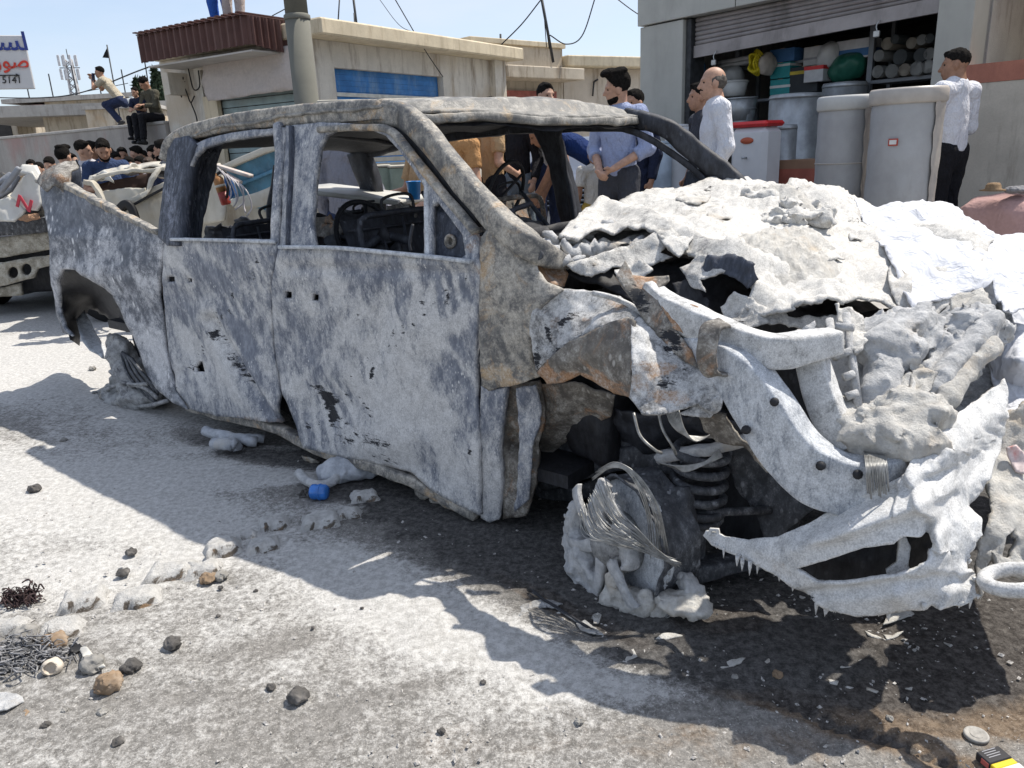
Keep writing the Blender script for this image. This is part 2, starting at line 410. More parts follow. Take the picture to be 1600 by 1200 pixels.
# ------------------------------------------------------------------ materials
MATS = {}
class NT:
 def __init__(s, name):
  s.m = bpy.data.materials.new(name); s.m.use_nodes = True; s.t = s.m.node_tree; s.t.nodes.clear()
  s.out = s.t.nodes.new('ShaderNodeOutputMaterial'); s.b = s.t.nodes.new('ShaderNodeBsdfPrincipled')
  s.t.links.new(s.b.outputs[0], s.out.inputs['Surface']); s._tc = None
 def n(s, typ): return s.t.nodes.new(typ)
 def l(s, a, b): s.t.links.new(a, b)
 def co(s, scale=None, rot=None, kind='Object'):
  if s._tc is None: s._tc = s.n('ShaderNodeTexCoord')
  o = s._tc.outputs[kind]
  if scale is None: return o
  m = s.n('ShaderNodeMapping'); m.inputs['Scale'].default_value = scale
  if rot: m.inputs['Rotation'].default_value = rot
  s.l(o, m.inputs['Vector']); return m.outputs[0]
 def noise(s, sc, det=4, rough=.55, vec=None, dist=0.0):
  q = s.n('ShaderNodeTexNoise'); q.inputs['Scale'].default_value = sc; q.inputs['Detail'].default_value = det; q.inputs['Roughness'].default_value = rough; q.inputs['Distortion'].default_value = dist
  s.l(vec if vec is not None else s.co(), q.inputs['Vector']); return q.outputs['Fac']
 def voro(s, sc, vec=None, feat='F1', out='Distance'):
  q = s.n('ShaderNodeTexVoronoi'); q.feature = feat; q.inputs['Scale'].default_value = sc
  s.l(vec if vec is not None else s.co(), q.inputs['Vector']); return q.outputs[out]
 def math(s, op, a, b=None, c=None, clamp=False):
  q = s.n('ShaderNodeMath'); q.operation = op; q.use_clamp = clamp
  for i, v in enumerate((a, b, c)):
   if v is None: continue
   if isinstance(v, (int, float)): q.inputs[i].default_value = v
   else: s.l(v, q.inputs[i])
  return q.outputs[0]
 def ramp(s, v, a, b, lo=0.0, hi=1.0):
  q = s.n('ShaderNodeMapRange'); q.interpolation_type = 'SMOOTHSTEP'
  q.inputs['From Min'].default_value = a; q.inputs['From Max'].default_value = b; q.inputs['To Min'].default_value = lo; q.inputs['To Max'].default_value = hi
  s.l(v, q.inputs['Value']); return q.outputs[0]
 def mix(s, f, a, b):
  q = s.n('ShaderNodeMix'); q.data_type = 'RGBA'
  for key, v in (('Factor', f), ('A', a), ('B', b)):
   i = q.inputs[key] if key != 'Factor' else q.inputs[0]
   if key in 'AB': i = [x for x in q.inputs if x.name == key and x.type == 'RGBA'][0]
   if isinstance(v, (int, float)): i.default_value = v
   elif isinstance(v, tuple): i.default_value = v + (1,) if len(v) == 3 else v
   else: s.l(v, i)
  return [x for x in q.outputs if x.type == 'RGBA'][0]
 def attr(s, name):
  q = s.n('ShaderNodeAttribute'); q.attribute_name = name; return q.outputs['Fac']
 def bump(s, h, strength=.4, dist=.01):
  q = s.n('ShaderNodeBump'); q.inputs['Strength'].default_value = strength; q.inputs['Distance'].default_value = dist
  s.l(h, q.inputs['Height']); s.l(q.outputs[0], s.b.inputs['Normal'])
 def fin(s, col, rough=.8, metal=0.0, spec=.3):
  for k, v in (('Base Color', col), ('Roughness', rough), ('Metallic', metal), ('Specular IOR Level', spec)):
   i = s.b.inputs[k]
   if isinstance(v, tuple): i.default_value = v + (1,) if len(v) == 3 else v
   elif isinstance(v, (int, float)): i.default_value = v
   else: s.l(v, i)
  return s.m
def m_plain(name, col, rough=.7, var=.15, sc=6.0, metal=0.0, spec=.3, bump=.0, bsc=60.0, dirt=None, dirt_amt=.5):
 """one colour with patchy wear"""
 if name in MATS: return MATS[name]
 t = NT(name); c = np.array(col)
 f = t.noise(sc, 6, .6)
 cc = t.mix(t.ramp(f, .3, .7), tuple(np.clip(c * (1 - var), 0, 1)), tuple(np.clip(c * (1 + var), 0, 1)))
 if dirt is not None:
  g = t.noise(sc * .6, 8, .7, t.co((1, 1, .35)))
  cc = t.mix(t.ramp(g, .48, .72, 0, dirt_amt), cc, tuple(dirt))
 if bump: t.bump(t.noise(bsc, 5, .6), bump, .01)
 MATS[name] = t.fin(cc, rough, metal, spec); return MATS[name]
def m_burnt(name, base=(.075, .082, .10), mid=(.17, .185, .22), ash=(.55, .555, .57), rust=(.22, .13, .07), ash_b=0.0, rust_b=0.0, char_b=0.0, streak=(3.2, 3.2, .9), rot=(0, .25, 0), rough=.72, sc=1.0, fleck=.5, fsc=38, bump=.5, metal=.0):
 """burnt bare steel under dried extinguisher powder; attributes ash / char / rust steer where stains lie"""
 if name in MATS: return MATS[name]
 t = NT(name)
 big = t.noise(3.0 * sc, 6, .62, None, .4)
 vs = t.co(streak, rot)
 st = t.noise(13 * sc, 9, .74, vs, .15)
 fine = t.noise(85 * sc, 6, .78, vs)
 spk = t.noise(190 * sc, 3, .6)
 col = t.mix(t.ramp(st, .36, .66), base, mid)
 # rust / scorched tan
 a = t.math('ADD', t.math('ADD', t.noise(5.5 * sc, 8, .7, None, .8), rust_b), t.math('MULTIPLY', t.attr('rust'), .5))
 rcol = t.mix(t.ramp(fine, .35, .65), rust, tuple(np.clip(np.array(rust) * 1.6 + .03, 0, 1)))
 col = t.mix(t.ramp(a, .60, .74), col, rcol)
 # powder
 s1 = t.math('ADD', t.math('MULTIPLY', big, .38), t.math('MULTIPLY', st, .85))
 s1 = t.math('ADD', s1, t.math('MULTIPLY', fine, .62))
 s1 = t.math('ADD', s1, t.math('MULTIPLY', t.attr('ash'), .34))
 s1 = t.math('ADD', s1, ash_b - .275)
 cover = t.ramp(s1, .58, .90, 0, .94)
 acol = t.mix(t.ramp(t.math('ADD', t.math('MULTIPLY', spk, .5), t.math('MULTIPLY', t.noise(30 * sc, 7, .75), .5)), .36, .62), tuple(np.array(ash) * .66), tuple(np.clip(np.array(ash) * 1.12, 0, 1)))
 col = t.mix(cover, col, acol)
 # splashes of dried powder
 if fleck:
  vo = t.voro(fsc, t.co((1, 1, .55), (0, .5, .2)))
  fl = t.math('MULTIPLY', t.ramp(vo, .30, .17), t.ramp(t.noise(7 * sc, 5, .6), .50, .62))
  col = t.mix(t.math('MULTIPLY', fl, fleck), col, tuple(np.clip(np.array(ash) * 1.12, 0, 1)))
 # char: bare black where the coat flaked off
 ch = t.math('ADD', t.math('ADD', t.math('MULTIPLY_ADD', t.noise(24 * sc, 9, .8, t.co((.7, .7, 2.6), (0, .45, 0)), .3), 1.5, -.25), char_b), t.math('MULTIPLY', t.attr('char'), .62))
 chm = t.ramp(ch, .74, .80)
 col = t.mix(chm, col, (.018, .019, .023))
 hgt = t.math('ADD', t.math('MULTIPLY', cover, .35), t.math('ADD', t.math('MULTIPLY', fine, .35), t.math('MULTIPLY', spk, .22)))
 hgt = t.math('SUBTRACT', hgt, t.math('MULTIPLY', chm, .35))
 t.bump(hgt, bump, .006)
 rr = t.math('SUBTRACT', rough + .1, t.math('MULTIPLY', t.ramp(cover, .6, 0), .22))
 MATS[name] = t.fin(col, rr, metal, .35); return MATS[name]
def m_ash(name, col=(.74, .735, .70), shade=(.50, .48, .44), tan=(.62, .52, .40), dark=(.10, .10, .11), dark_b=0.0, tan_b=0.0, bump=.8, sc=1.0):
 """thick dried foam and powder"""
 if name in MATS: return MATS[name]
 t = NT(name)
 a = t.noise(26 * sc, 9, .76); b = t.noise(6 * sc, 7, .6, None, .5); c = t.noise(120 * sc, 4, .7)
 cc = t.mix(t.ramp(a, .34, .66), shade, col)
 cc = t.mix(t.ramp(t.math('ADD', b, tan_b), .56, .72, 0, .75), cc, tan)
 d = t.math('ADD', t.math('ADD', t.noise(11 * sc, 8, .74, None, 1.0), dark_b), t.math('MULTIPLY', t.attr('char'), .5))
 cc = t.mix(t.ramp(d, .66, .76), cc, dark)
 cc = t.mix(t.math('MULTIPLY', t.attr('ash'), .8), cc, (.62, .65, .70))
 cc = t.mix(t.ramp(t.math('ADD', b, t.math('MULTIPLY', t.attr('rust'), .5)), .74, .86), cc, (.30, .20, .12))
 t.bump(t.math('ADD', t.math('MULTIPLY', a, .7), t.math('MULTIPLY', c, .3)), bump, .022)
 MATS[name] = t.fin(cc, .95, 0, .1); return MATS[name]
def m_concrete(name, col, dark, sc=2.0, stain=.6, bump=.25, warm=None):
 if name in MATS: return MATS[name]
 t = NT(name)
 a = t.noise(sc, 9, .68); b = t.noise(sc * 1.7, 9, .72, t.co((2.2, 2.2, .35))); c = t.noise(sc * 40, 4, .6)
 cc = t.mix(t.ramp(a, .32, .68), tuple(np.array(col) * .86), tuple(np.clip(np.array(col) * 1.1, 0, 1)))
 cc = t.mix(t.ramp(b, .47, .68, 0, stain), cc, dark)
 if warm: cc = t.mix(t.ramp(t.noise(sc * .8, 6, .6, t.co((1, 1, .6)), .6), .52, .70, 0, .7), cc, warm)
 cc = t.mix(t.ramp(c, .35, .8, 0, .25), cc, tuple(np.array(col) * .6))
 t.bump(t.math('ADD', t.math('MULTIPLY', c, .5), a), bump, .02)
 MATS[name] = t.fin(cc, .9, 0, .2); return MATS[name]
def m_cloth(name, col, sc=90.0, var=.12, bump=.75, fold=9.0, stripe=None):
 if name in MATS: return MATS[name]
 t = NT(name); c = np.array(col)
 w = t.noise(fold, 4, .55, t.co((1, 1, .6)), .6); f = t.noise(sc, 3, .5)
 cc = t.mix(t.ramp(f, .3, .7), tuple(c * (1 - var * .5)), tuple(np.clip(c * (1 + var * .5), 0, 1)))
 if stripe:
  q = t.voro(stripe[1], None); cc = t.mix(t.ramp(q, .2, .3, 1, 0), cc, stripe[0])
 t.bump(t.math('ADD', w, t.math('MULTIPLY', t.noise(fold * 2.6, 3, .5, t.co((1, 1, .45), (.3, .5, 0)), 1.2), .45)), bump, .06)
 MATS[name] = t.fin(cc, .88, 0, .15); return MATS[name]
def m_skin(name, col):
 if name in MATS: return MATS[name]
 t = NT(name); c = np.array(col)
 cc = t.mix(t.ramp(t.noise(22, 4, .6), .35, .65), tuple(c * .85), tuple(np.clip(c * 1.12, 0, 1)))
 t.bump(t.noise(140, 3, .5), .15, .004)
 MATS[name] = t.fin(cc, .55, 0, .35); return MATS[name]
SKIN = [m_skin('skin tan', (.36, .20, .13)), m_skin('skin pale', (.44, .26, .18)), m_skin('skin brown', (.27, .145, .09))]
HAIR = m_plain('hair black', (.012, .0105, .0095), .9, .5, 60, 0, .08, bump=.9, bsc=150)
HAIRG = m_plain('hair grey', (.075, .066, .058), .7, .4, 60, bump=.5, bsc=150)
HAIRB = m_plain('hair brown', (.045, .026, .016), .6, .4, 40, bump=.5, bsc=120)
SHOE = m_plain('shoe leather', (.02, .02, .022), .5)
# ================================================================== SETTING
M_CONC = m_concrete('concrete', (.40, .38, .35), (.20, .18, .16))
M_WHITEWALL = m_concrete('whitewashed wall', (.60, .565, .495), (.27, .225, .18), 1.4, .95, warm=(.46, .37, .26))
M_CREAM = m_concrete('cream plaster', (.50, .44, .35), (.20, .155, .11), 1.4, .95, warm=(.42, .30, .18))
M_ROOFEDGE = m_concrete('roof edge', (.60, .52, .38), (.34, .27, .18), 2.2, .6)
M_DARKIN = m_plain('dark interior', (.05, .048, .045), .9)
M_DARKMETAL = m_plain('dark metal', (.045, .047, .05), .55, .3, 12, .4)
M_GALV = m_plain('galvanised steel', (.36, .38, .39), .45, .22, 7, .55, dirt=(.26, .25, .23), dirt_amt=.6)
def ground_material():
 t = NT('road')
 w = t.attr('white'); dk = t.attr('dark'); br = t.attr('brown')
 a = t.noise(1.3, 8, .62, None, .5); b = t.noise(6.5, 9, .70, None, .7); c = t.noise(42, 8, .80); d = t.noise(150, 4, .75); e = t.noise(330, 2, .6)
 st = t.noise(7, 8, .7, t.co((1, 3.2, 1), (0, 0, .55)), .5)
 asph = t.mix(t.ramp(c, .34, .66), (.13, .124, .114), (.28, .268, .25))
 asph = t.mix(t.ramp(d, .52, .68, 0, .85), asph, (.42, .40, .37))
 brn = t.mix(t.ramp(c, .34, .66), (.085, .060, .040), (.25, .19, .135))
 brn = t.mix(t.ramp(d, .55, .70, 0, .7), brn, (.38, .33, .27))
 bf = t.ramp(t.math('ADD', br, t.math('MULTIPLY', t.math('SUBTRACT', b, .5), 1.3)), .28, .72)
 col = t.mix(bf, asph, brn)
 # pale powder: broad drifts broken up into grains
 s = t.math('ADD', t.math('MULTIPLY', a, .35), t.math('MULTIPLY', b, .45))
 s = t.math('ADD', s, t.math('MULTIPLY', c, .50)); s = t.math('ADD', s, t.math('ADD', t.math('MULTIPLY', st, .12), .09)); s = t.math('ADD', s, t.math('MULTIPLY', d, .28))
 s = t.math('ADD', s, t.math('MULTIPLY', w, .55)); s = t.math('SUBTRACT', s, t.math('MULTIPLY', dk, .35)); s = t.math('SUBTRACT', s, t.math('MULTIPLY', br, .22))
 pw = t.ramp(s, .97, 1.24, 0, .94)
 pc = t.mix(t.ramp(c, .36, .64), (.38, .37, .35), (.61, .60, .575))
 col = t.mix(pw, col, pc)
 # soot and wet black round the wreck
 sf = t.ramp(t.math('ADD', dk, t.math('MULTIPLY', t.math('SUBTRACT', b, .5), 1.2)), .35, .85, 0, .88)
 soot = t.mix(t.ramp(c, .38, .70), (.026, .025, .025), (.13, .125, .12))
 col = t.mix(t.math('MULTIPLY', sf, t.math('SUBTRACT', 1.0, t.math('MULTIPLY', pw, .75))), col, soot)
 gr = t.ramp(t.voro(95, None), .05, .30)
 col = t.mix(t.math('MULTIPLY', t.ramp(e, .60, .70), .5), col, (.05, .045, .04))
 t.bump(t.math('ADD', t.math('ADD', t.math('MULTIPLY', c, .8), t.math('MULTIPLY', d, .45)), t.math('MULTIPLY', gr, .25)), .7, .011)
 t.fin(col, .93, 0, .2); return t.m
def build_ground():
 xs = np.concatenate([-np.geomspace(400, 5.2, 40), np.arange(-5, 3.6, .026), np.geomspace(3.8, 400, 40)])
 ys = np.concatenate([[-60, -20, -6, -2, 0, .5], .9 * np.exp(.0125 * np.arange(int(math.log(9 / .9) / .0125))), np.geomspace(9.3, 600, 40)])
 X, Y = np.meshgrid(xs, ys); V = np.c_[X.ravel(), Y.ravel(), np.zeros(X.size)]
 near = np.clip((12 - np.hypot(V[:, 0], V[:, 1])) / 6, 0, 1)
 z = near * (.010 * fbm(V, 1.4, 3) + .0045 * fbm(V, 9, 3) + .0035 * fbm(V, 34, 2))
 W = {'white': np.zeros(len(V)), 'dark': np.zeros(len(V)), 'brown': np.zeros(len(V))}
 def sp(k, px, py, rx, ry, ang, val):
  c = gnd(px, py); ca, sa = math.cos(R(ang)), math.sin(R(ang)); d = V[:, :2] - c[:2]
  u = (d[:, 0] * ca + d[:, 1] * sa) / rx; w = (-d[:, 0] * sa + d[:, 1] * ca) / ry
  W[k] += val * np.exp(-(u * u + w * w) ** 1.3)
 # drifts of powder, soot and bare brown dirt, as they lie on this road
 W['white'] += .22
 for a in [(120, 560, 2.4, 1.0, 0, .85), (60, 770, .9, .5, -10, .45), (300, 800, .6, .3, -30, .3), (420, 740, .55, .10, -8, .8), (520, 745, .35, .05, 8, .6), (120, 900, .35, .2, 0, .35), (560, 790, .22, .05, 5, .55), (400, 700, .5, .05, -6, .4), (200, 730, .5, .06, 0, .3), (300, 660, .9, .35, -30, .3), (600, 900, .5, .14, -38, .25),
              (640, 950, .6, .22, -38, .45), (850, 1030, .4, .10, -20, .4), (1080, 1075, .35, .06, 0, .4), (60, 470, 4, 1.4, 0, .6), (880, 1130, .4, .12, 0, .12)]: sp('white', *a)
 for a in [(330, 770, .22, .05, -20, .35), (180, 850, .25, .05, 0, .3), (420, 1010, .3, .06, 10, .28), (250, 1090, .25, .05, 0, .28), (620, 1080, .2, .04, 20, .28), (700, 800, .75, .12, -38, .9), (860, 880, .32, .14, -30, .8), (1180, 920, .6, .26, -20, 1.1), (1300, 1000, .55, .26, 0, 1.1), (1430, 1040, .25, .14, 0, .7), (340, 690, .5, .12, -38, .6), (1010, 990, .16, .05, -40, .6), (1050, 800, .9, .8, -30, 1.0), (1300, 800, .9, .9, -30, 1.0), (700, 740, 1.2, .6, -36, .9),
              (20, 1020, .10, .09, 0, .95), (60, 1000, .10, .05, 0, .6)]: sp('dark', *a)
 for a in [(1560, 1010, .40, .35, 0, 1.1), (1480, 1100, .35, .08, -5, .8), (1130, 970, .14, .07, 0, 1.3), (830, 925, .2, .04, -45, .9), (930, 975, .25, .05, -42, .8), (1240, 1105, .25, .025, -20, .9), (1300, 1180, .5, .12, -10, .3), (680, 1160, .35, .12, 0, .18), (420, 1130, .3, .1, 0, .14), (40, 1150, .25, .1, 0, .2), (1080, 1160, .3, .08, 0, .15), (620, 1150, .5, .10, 0, .10), (950, 1150, .5, .12, 0, .12)]: sp('brown', *a)
 # an open seam in the asphalt
 seam = np.array([gnd(*p)[:2] for p in [(1215, 1090), (1262, 1108), (1290, 1128), (1330, 1140), (1372, 1152), (1402, 1158), (1450, 1178), (1520, 1205)]])
 q = V[:, :2]; dm = np.full(len(V), 9.0)
 m = (np.abs(q[:, 0]) < 3) & (q[:, 1] < 3) & (q[:, 1] > .5)
 for a_, b_ in zip(seam[:-1], seam[1:]):
  ab = b_ - a_; h = np.clip(((q[m] - a_) @ ab) / (ab @ ab), 0, 1); dm[m] = np.minimum(dm[m], np.linalg.norm(q[m] - a_ - h[:, None] * ab, axis=1))
 g = np.exp(-(dm / .016) ** 2); z -= .018 * g; W['dark'] += 1.3 * np.exp(-(dm / .010) ** 2); W['brown'] += .6 * np.exp(-(dm / .04) ** 2)
 V[:, 2] = z
 nx, ny = len(xs), len(ys); I = np.arange(nx * ny).reshape(ny, nx)
 F = np.c_[I[:-1, :-1].ravel(), I[:-1, 1:].ravel(), I[1:, 1:].ravel(), I[1:, :-1].ravel()]
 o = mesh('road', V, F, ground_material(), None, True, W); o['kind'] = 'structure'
build_ground()
# ------------------------------------------------------------------ right-hand shop and its raised forecourt
S = Frame(np.r_[aty(1000, 100, 10.7)[:2], 0], -52.3)
PAVE = .24
mb = MB(); mb.box(-1.0, 9.0, -4.0, -.0, -.15, PAVE); mb.box(-1.0, 9.0, -4.14, -4.003, -.15, PAVE + .01, .02)
pv = mb.build('pavement', M_CONC); pv.location = S.O; pv.rotation_euler = (0, 0, S.rot); pv['kind'] = 'structure'
shop = empty('hardware_shop', S.O, S.rot, 'grey panel clad hardware shop with its roller shutter half up at right', 'shop')
M_PANEL = m_plain('grey cladding panel', (.39, .385, .345), .5, .07, 2.0, .0, .35, dirt=(.21, .20, .18), dirt_amt=.5)
M_JOINT = m_plain('joint', (.03, .03, .03), .8)
xl, xo = 0.0, S.hy(1072, 100, 0)[0]
xr = S.hy(1461, 60, 0)[0]; xe = S.hy(1517, 60, 0)[0]
ztop = S.hy(1000, 42, 0)[2]
def part_box(name, mat, par, *a, **k): return MB().box(*a, **k).build(name, mat, par)
part_box('cladding_panel', M_PANEL, shop, xl, xo - .06, 0, .35, PAVE, ztop - .012, .006)
part_box('door_jamb', M_DARKMETAL, shop, xo - .055, xo + .02, .05, .33, PAVE, ztop - .012, .01)
part_box('cladding_panel', M_PANEL, shop, xr, xe, 0, .35, PAVE, ztop + 1.9, .006)
xm = S.hy(1151, 10, 0)[0]
part_box('fascia_panel', M_PANEL, shop, xl - .02, xm - .006, -.03, .32, ztop + .004, ztop + .95, .006)
part_box('fascia_panel', M_PANEL, shop, xm + .006, xr - .008, -.03, .32, ztop + .004, ztop + .95, .006)
part_box('fascia_panel', M_PANEL, shop, xl - .02, xr - .008, -.03, .32, ztop + .965, ztop + 1.9, .006)
part_box('wall', M_CONC, shop, xl - .01, xl + .2, .36, 4.2, 0, ztop + 1.9)
part_box('wall', M_CONC, shop, xe - .2, xe + .01, .36, 4.2, 0, ztop + 1.9)
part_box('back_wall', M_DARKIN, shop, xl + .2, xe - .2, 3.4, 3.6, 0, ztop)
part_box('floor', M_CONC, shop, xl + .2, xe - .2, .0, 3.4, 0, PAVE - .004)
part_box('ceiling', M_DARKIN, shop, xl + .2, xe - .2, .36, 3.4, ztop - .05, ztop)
part_box('roof', M_CONC, shop, xl, xe, .36, 4.2, ztop + 1.7, ztop + 1.88)
# shutter: hangs a little askew
M_SHUT = m_plain('shutter steel', (.29, .265, .255), .5, .12, 4, .35, dirt=(.09, .08, .075), dirt_amt=.55)
zA = S.hy(1079, 92, .14)[2]; zB = S.hy(1456, 22, .14)[2]
xs0, xs1 = xo + .03, xr - .015
sh = empty('roller_shutter', (0, 0, 0)); sh.parent = shop
nsl = int((ztop - min(zA, zB)) / .075)
sl_me = None
mbs = MB()
for i in range(nsl):
 za0 = zA + .14 + (ztop - zA - .14) * i / nsl; za1 = zA + .14 + (ztop - zA - .14) * (i + 1) / nsl; zb0 = zB + .14 + (ztop - zB - .14) * i / nsl; zb1 = zB + .14 + (ztop - zB - .14) * (i + 1) / nsl
 pr = [(0, .0), (-.012, .18), (-.018, .5), (-.012, .82), (0, .97)]
 V = []; 
 for (dy, f) in pr: V += [(xs0, .14 + dy, za0 + (za1 - za0) * f), (xs1, .14 + dy, zb0 + (zb1 - zb0) * f)]
 mbs.add(V, [[2 * k, 2 * k + 1, 2 * k + 3, 2 * k + 2] for k in range(4)])
 mbs.add([(v[0], v[1] + .03, v[2]) for v in V], [[2 * k, 2 * k + 2, 2 * k + 3, 2 * k + 1] for k in range(4)])
so = mbs.build('slats', M_SHUT, sh); so['kind'] = 'stuff'
mbb = MB(); mbb.add([(xs0, .10, zA), (xs1, .10, zB), (xs1, .10, zB + .135), (xs0, .10, zA + .135), (xs0, .15, zA), (xs1, .15, zB), (xs1, .15, zB + .135), (xs0, .15, zA + .135)],
     [[0, 1, 2, 3], [5, 4, 7, 6], [0, 4, 5, 1], [3, 2, 6, 7], [0, 3, 7, 4], [1, 5, 6, 2]])
mbb.build('bottom_bar', M_SHUT, sh)
for fx, zz in ((.12, zA), (.80, zB + .03)):
 xx = xs0 + (xs1 - xs0) * fx; zz = zA + (zB - zA) * fx
 hk = MB(); hk.tube(crom([(xx, .09, zz + .03), (xx - .015, .06, zz - .02), (xx, .05, zz - .07)], 10), .006, 6)
 hk.box(xx - .03, xx + .03, .03, .06, zz - .13, zz - .07, .006); hk.build('padlock', m_plain('pale zinc', (.42, .42, .40), .4, .1, 10, .5), sh)
# boundary wall and peach house right of the shop
M_REDBAND = m_concrete('red painted band', (.40, .17, .12), (.25, .11, .08), 2.5, .5)
bw = empty('boundary_wall', S.O, S.rot, 'grey concrete boundary wall with a dull red band along its top at right', 'wall')
zt = S.hy(1520, 101, -.05)[2]; zm = S.hy(1520, 131, -.05)[2]
part_box('wall_body', m_concrete('boundary wall plaster', (.52, .475, .40), (.25, .21, .17), 1.5, .7, warm=(.40, .34, .26)), bw, xe + .012, xe + 5, -.05, .15, .0, zm)
part_box('painted_band', M_REDBAND, bw, xe + .012, xe + 5, -.056, .156, zm + .002, zt)
hs = empty('peach_house', S.O, S.rot, 'peach and salmon plastered house behind the boundary wall at right edge', 'house')
M_PEACH = m_concrete('peach plaster', (.74, .57, .36), (.50, .34, .20), 1.2, .4); M_SALMON = m_concrete('salmon plaster', (.55, .30, .24), (.4, .22, .17), 1.2, .3)
part_box('wall', M_PEACH, hs, xe + .45, xe + 7, .9, 5, 0, 4.2)
zs = S.hy(1548, 25, .3)[2]
part_box('balcony_band', M_SALMON, hs, xe + .36, xe + 7, .3, 5, zs, zs + 1.0)
part_box('gutter_ledge', M_PEACH, hs, xe + .40, xe + 7, .45, 5, zs - .14, zs - .004)
# ------------------------------------------------------------------ middle row: corner shop with canopy
A = Frame(np.r_[aty(489, 150, 10.8)[:2], 0], 56.8)
ra = empty('corner_shop', A.O, A.rot, 'whitewashed corner shop with brown corrugated canopy, blue shutter and stained tarp', 'shop')
zroof0 = A.hy(500, 62, 0)[2]; zedge = A.hy(500, 44, -.3)[2]
xend = A.hy(765, 120, 0)[0]
b0 = A.hy(522, 105, 0); b1 = A.hy(692, 121, 0); zb_lo = 0.35
print('corner shop', zroof0, zedge, xend, b0, b1)
zbt = b0[2]; 
part_box('wall_front', M_WHITEWALL, ra, 0, b0[0], 0, .25, 0, zroof0)
part_box('wall_front', M_WHITEWALL, ra, b1[0], xend, 0, .25, 0, zroof0)
part_box('wall_front', M_WHITEWALL, ra, b0[0], b1[0], 0, .25, zbt, zroof0)
part_box('wall_pilaster', M_WHITEWALL, ra, xend, xend + .34, -.12, .3, 0, zroof0)
part_box('wall_end', M_WHITEWALL, ra, xend + .02, xend + .34, .3, 4, 0, zroof0)
yl_end = A.hx(262, 180, 0)[1]
part_box('roof_slab', M_ROOFEDGE, ra, -.1, xend + .55, -.38, yl_end, zroof0 + .003, zroof0 + .20, .02)
part_box('step_wall', M_WHITEWALL, ra, b0[0], b1[0], .02, .25, 0, zb_lo)
# blue shutter, two lifts with slats
M_BLUE = m_plain('blue shutter paint', (.035, .16, .40), .6, .2, 6, .1, dirt=(.16, .27, .40), dirt_amt=.95)
bs = empty('blue_shutter', (0, 0, 0)); bs.parent = ra
ns = 30
m2 = MB()
for i in range(ns):
 z0 = zb_lo + (zbt - zb_lo) * i / ns; z1 = zb_lo + (zbt - zb_lo) * (i + .97) / ns
 m2.box(b0[0] + .02, b1[0] - .02, .10 + .002 * (i % 2), .13, z0, z1)
q = m2.build('slats', M_BLUE, bs); q['kind'] = 'stuff'
part_box('transom', m_plain('pale bar', (.5, .5, .46), .7, .2, 8), bs, b0[0] + .01, b1[0] - .01, .08, .14, A.hy(600, 150, .08)[2] - .03, A.hy(600, 150, .08)[2] + .02)
# left (shaded) face: pier, tarp over a shutter, wires
def ay(px, py=150): return A.hx(px, py, 0)[1]
zt0 = A.hx(330, 95, 0)[2]
part_box('wall_left', M_WHITEWALL, ra, 0, .25, ay(318), yl_end, 0, zroof0)
part_box('wall_left', M_WHITEWALL, ra, 0, .25, .0 + .251, ay(462), 0, zroof0)
part_box('wall_left', M_WHITEWALL, ra, .0, .25, ay(462), ay(318), zt0 - .1, zroof0)
part_box('wall_back', M_WHITEWALL, ra, .251, xend, yl_end - .25, yl_end, 0, zroof0)
M_GREYSH = m_plain('grey green shutter', (.26, .33, .33), .5, .15, 5, .2, dirt=(.2, .22, .2))
m2 = MB(); z1_ = A.hx(400, 148, .08)[2] + .3
for i in range(22):
 m2.box(.08 + .005 * (i % 2), .12, ay(462) + .02, ay(338), PAVE + z1_ * i / 22 * .9, PAVE + z1_ * (i + .9) / 22 * .9)
q = m2.build('grey_shutter', M_GREYSH, ra); q['kind'] = 'stuff'
part_box('shutter_frame', M_ROOFEDGE, ra, -.01, .06, ay(338), ay(318) + .02, 0, A.hx(330, 150, 0)[2])
M_TARP = m_cloth('stained tarp', (.47, .42, .385), 30, .1, .9, 2.2)
def mpA(x0):
 def f(px, py, d): return A.hx(px, py, x0 + d)
 return f
mA = mpA(-.06); mA.eye = A.loc(EYE)
patch('tarp', [(320, 97, 0), (352, 91, -.02), (395, 82, 0), (430, 77, -.02), (468, 68, 0), (468, 140, -.10), (440, 143, -.05), (400, 149, -.12), (360, 155, -.06), (325, 158, -.12), (318, 130, -.03)], mA, inner=[(360, 120, -.10), (420, 110, -.02), (395, 120, -.08), (440, 120, -.09)], h=6, thick=.006, crumple=[(.045, 2.2, 'r'), (.016, 6, 'r')], mat=M_TARP, parent=ra, rag=1.2)
# canopy of brown corrugated sheet on both sides of the corner
M_BROWN = m_plain('brown canopy sheet', (.095, .046, .038), .55, .12, 4, .15, dirt=(.16, .10, .085), dirt_amt=.5)
ZC = A.hx(455, 75, -.1)[2]
def corrug(p0, p1, h0, h1, n, name, par, depth=.045):
 """upright corrugated sheet from p0 to p1, hanging h below z at each end"""
 V = []; Fq = []; p0 = np.array(p0, float); p1 = np.array(p1, float); d = p1 - p0; nn = np.array([d[1], -d[0], 0]); nn /= np.linalg.norm(nn)
 k = n * 8
 for i in range(k + 1):
  t = i / k; ph = (t * n) % 1; w = depth * (1 if .25 < ph < .6 else 0 if (ph < .12 or ph > .73) else .5)
  pt = p0 + d * t + nn * w; hh = h0 + (h1 - h0) * t
  V += [tuple(pt), tuple(pt - np.array([0, 0, hh])), tuple(pt - nn * .012 - np.array([0, 0, hh])), tuple(pt - nn * .012)]
 for i in range(k):
  a = 4 * i; b = a + 4
  Fq += [[a, a + 1, b + 1, b], [a + 1, a + 2, b + 2, b + 1], [a + 2, a + 3, b + 3, b + 2], [a + 3, a, b, b + 3]]
 return MB().add(V, Fq).build(name, M_BROWN, par)
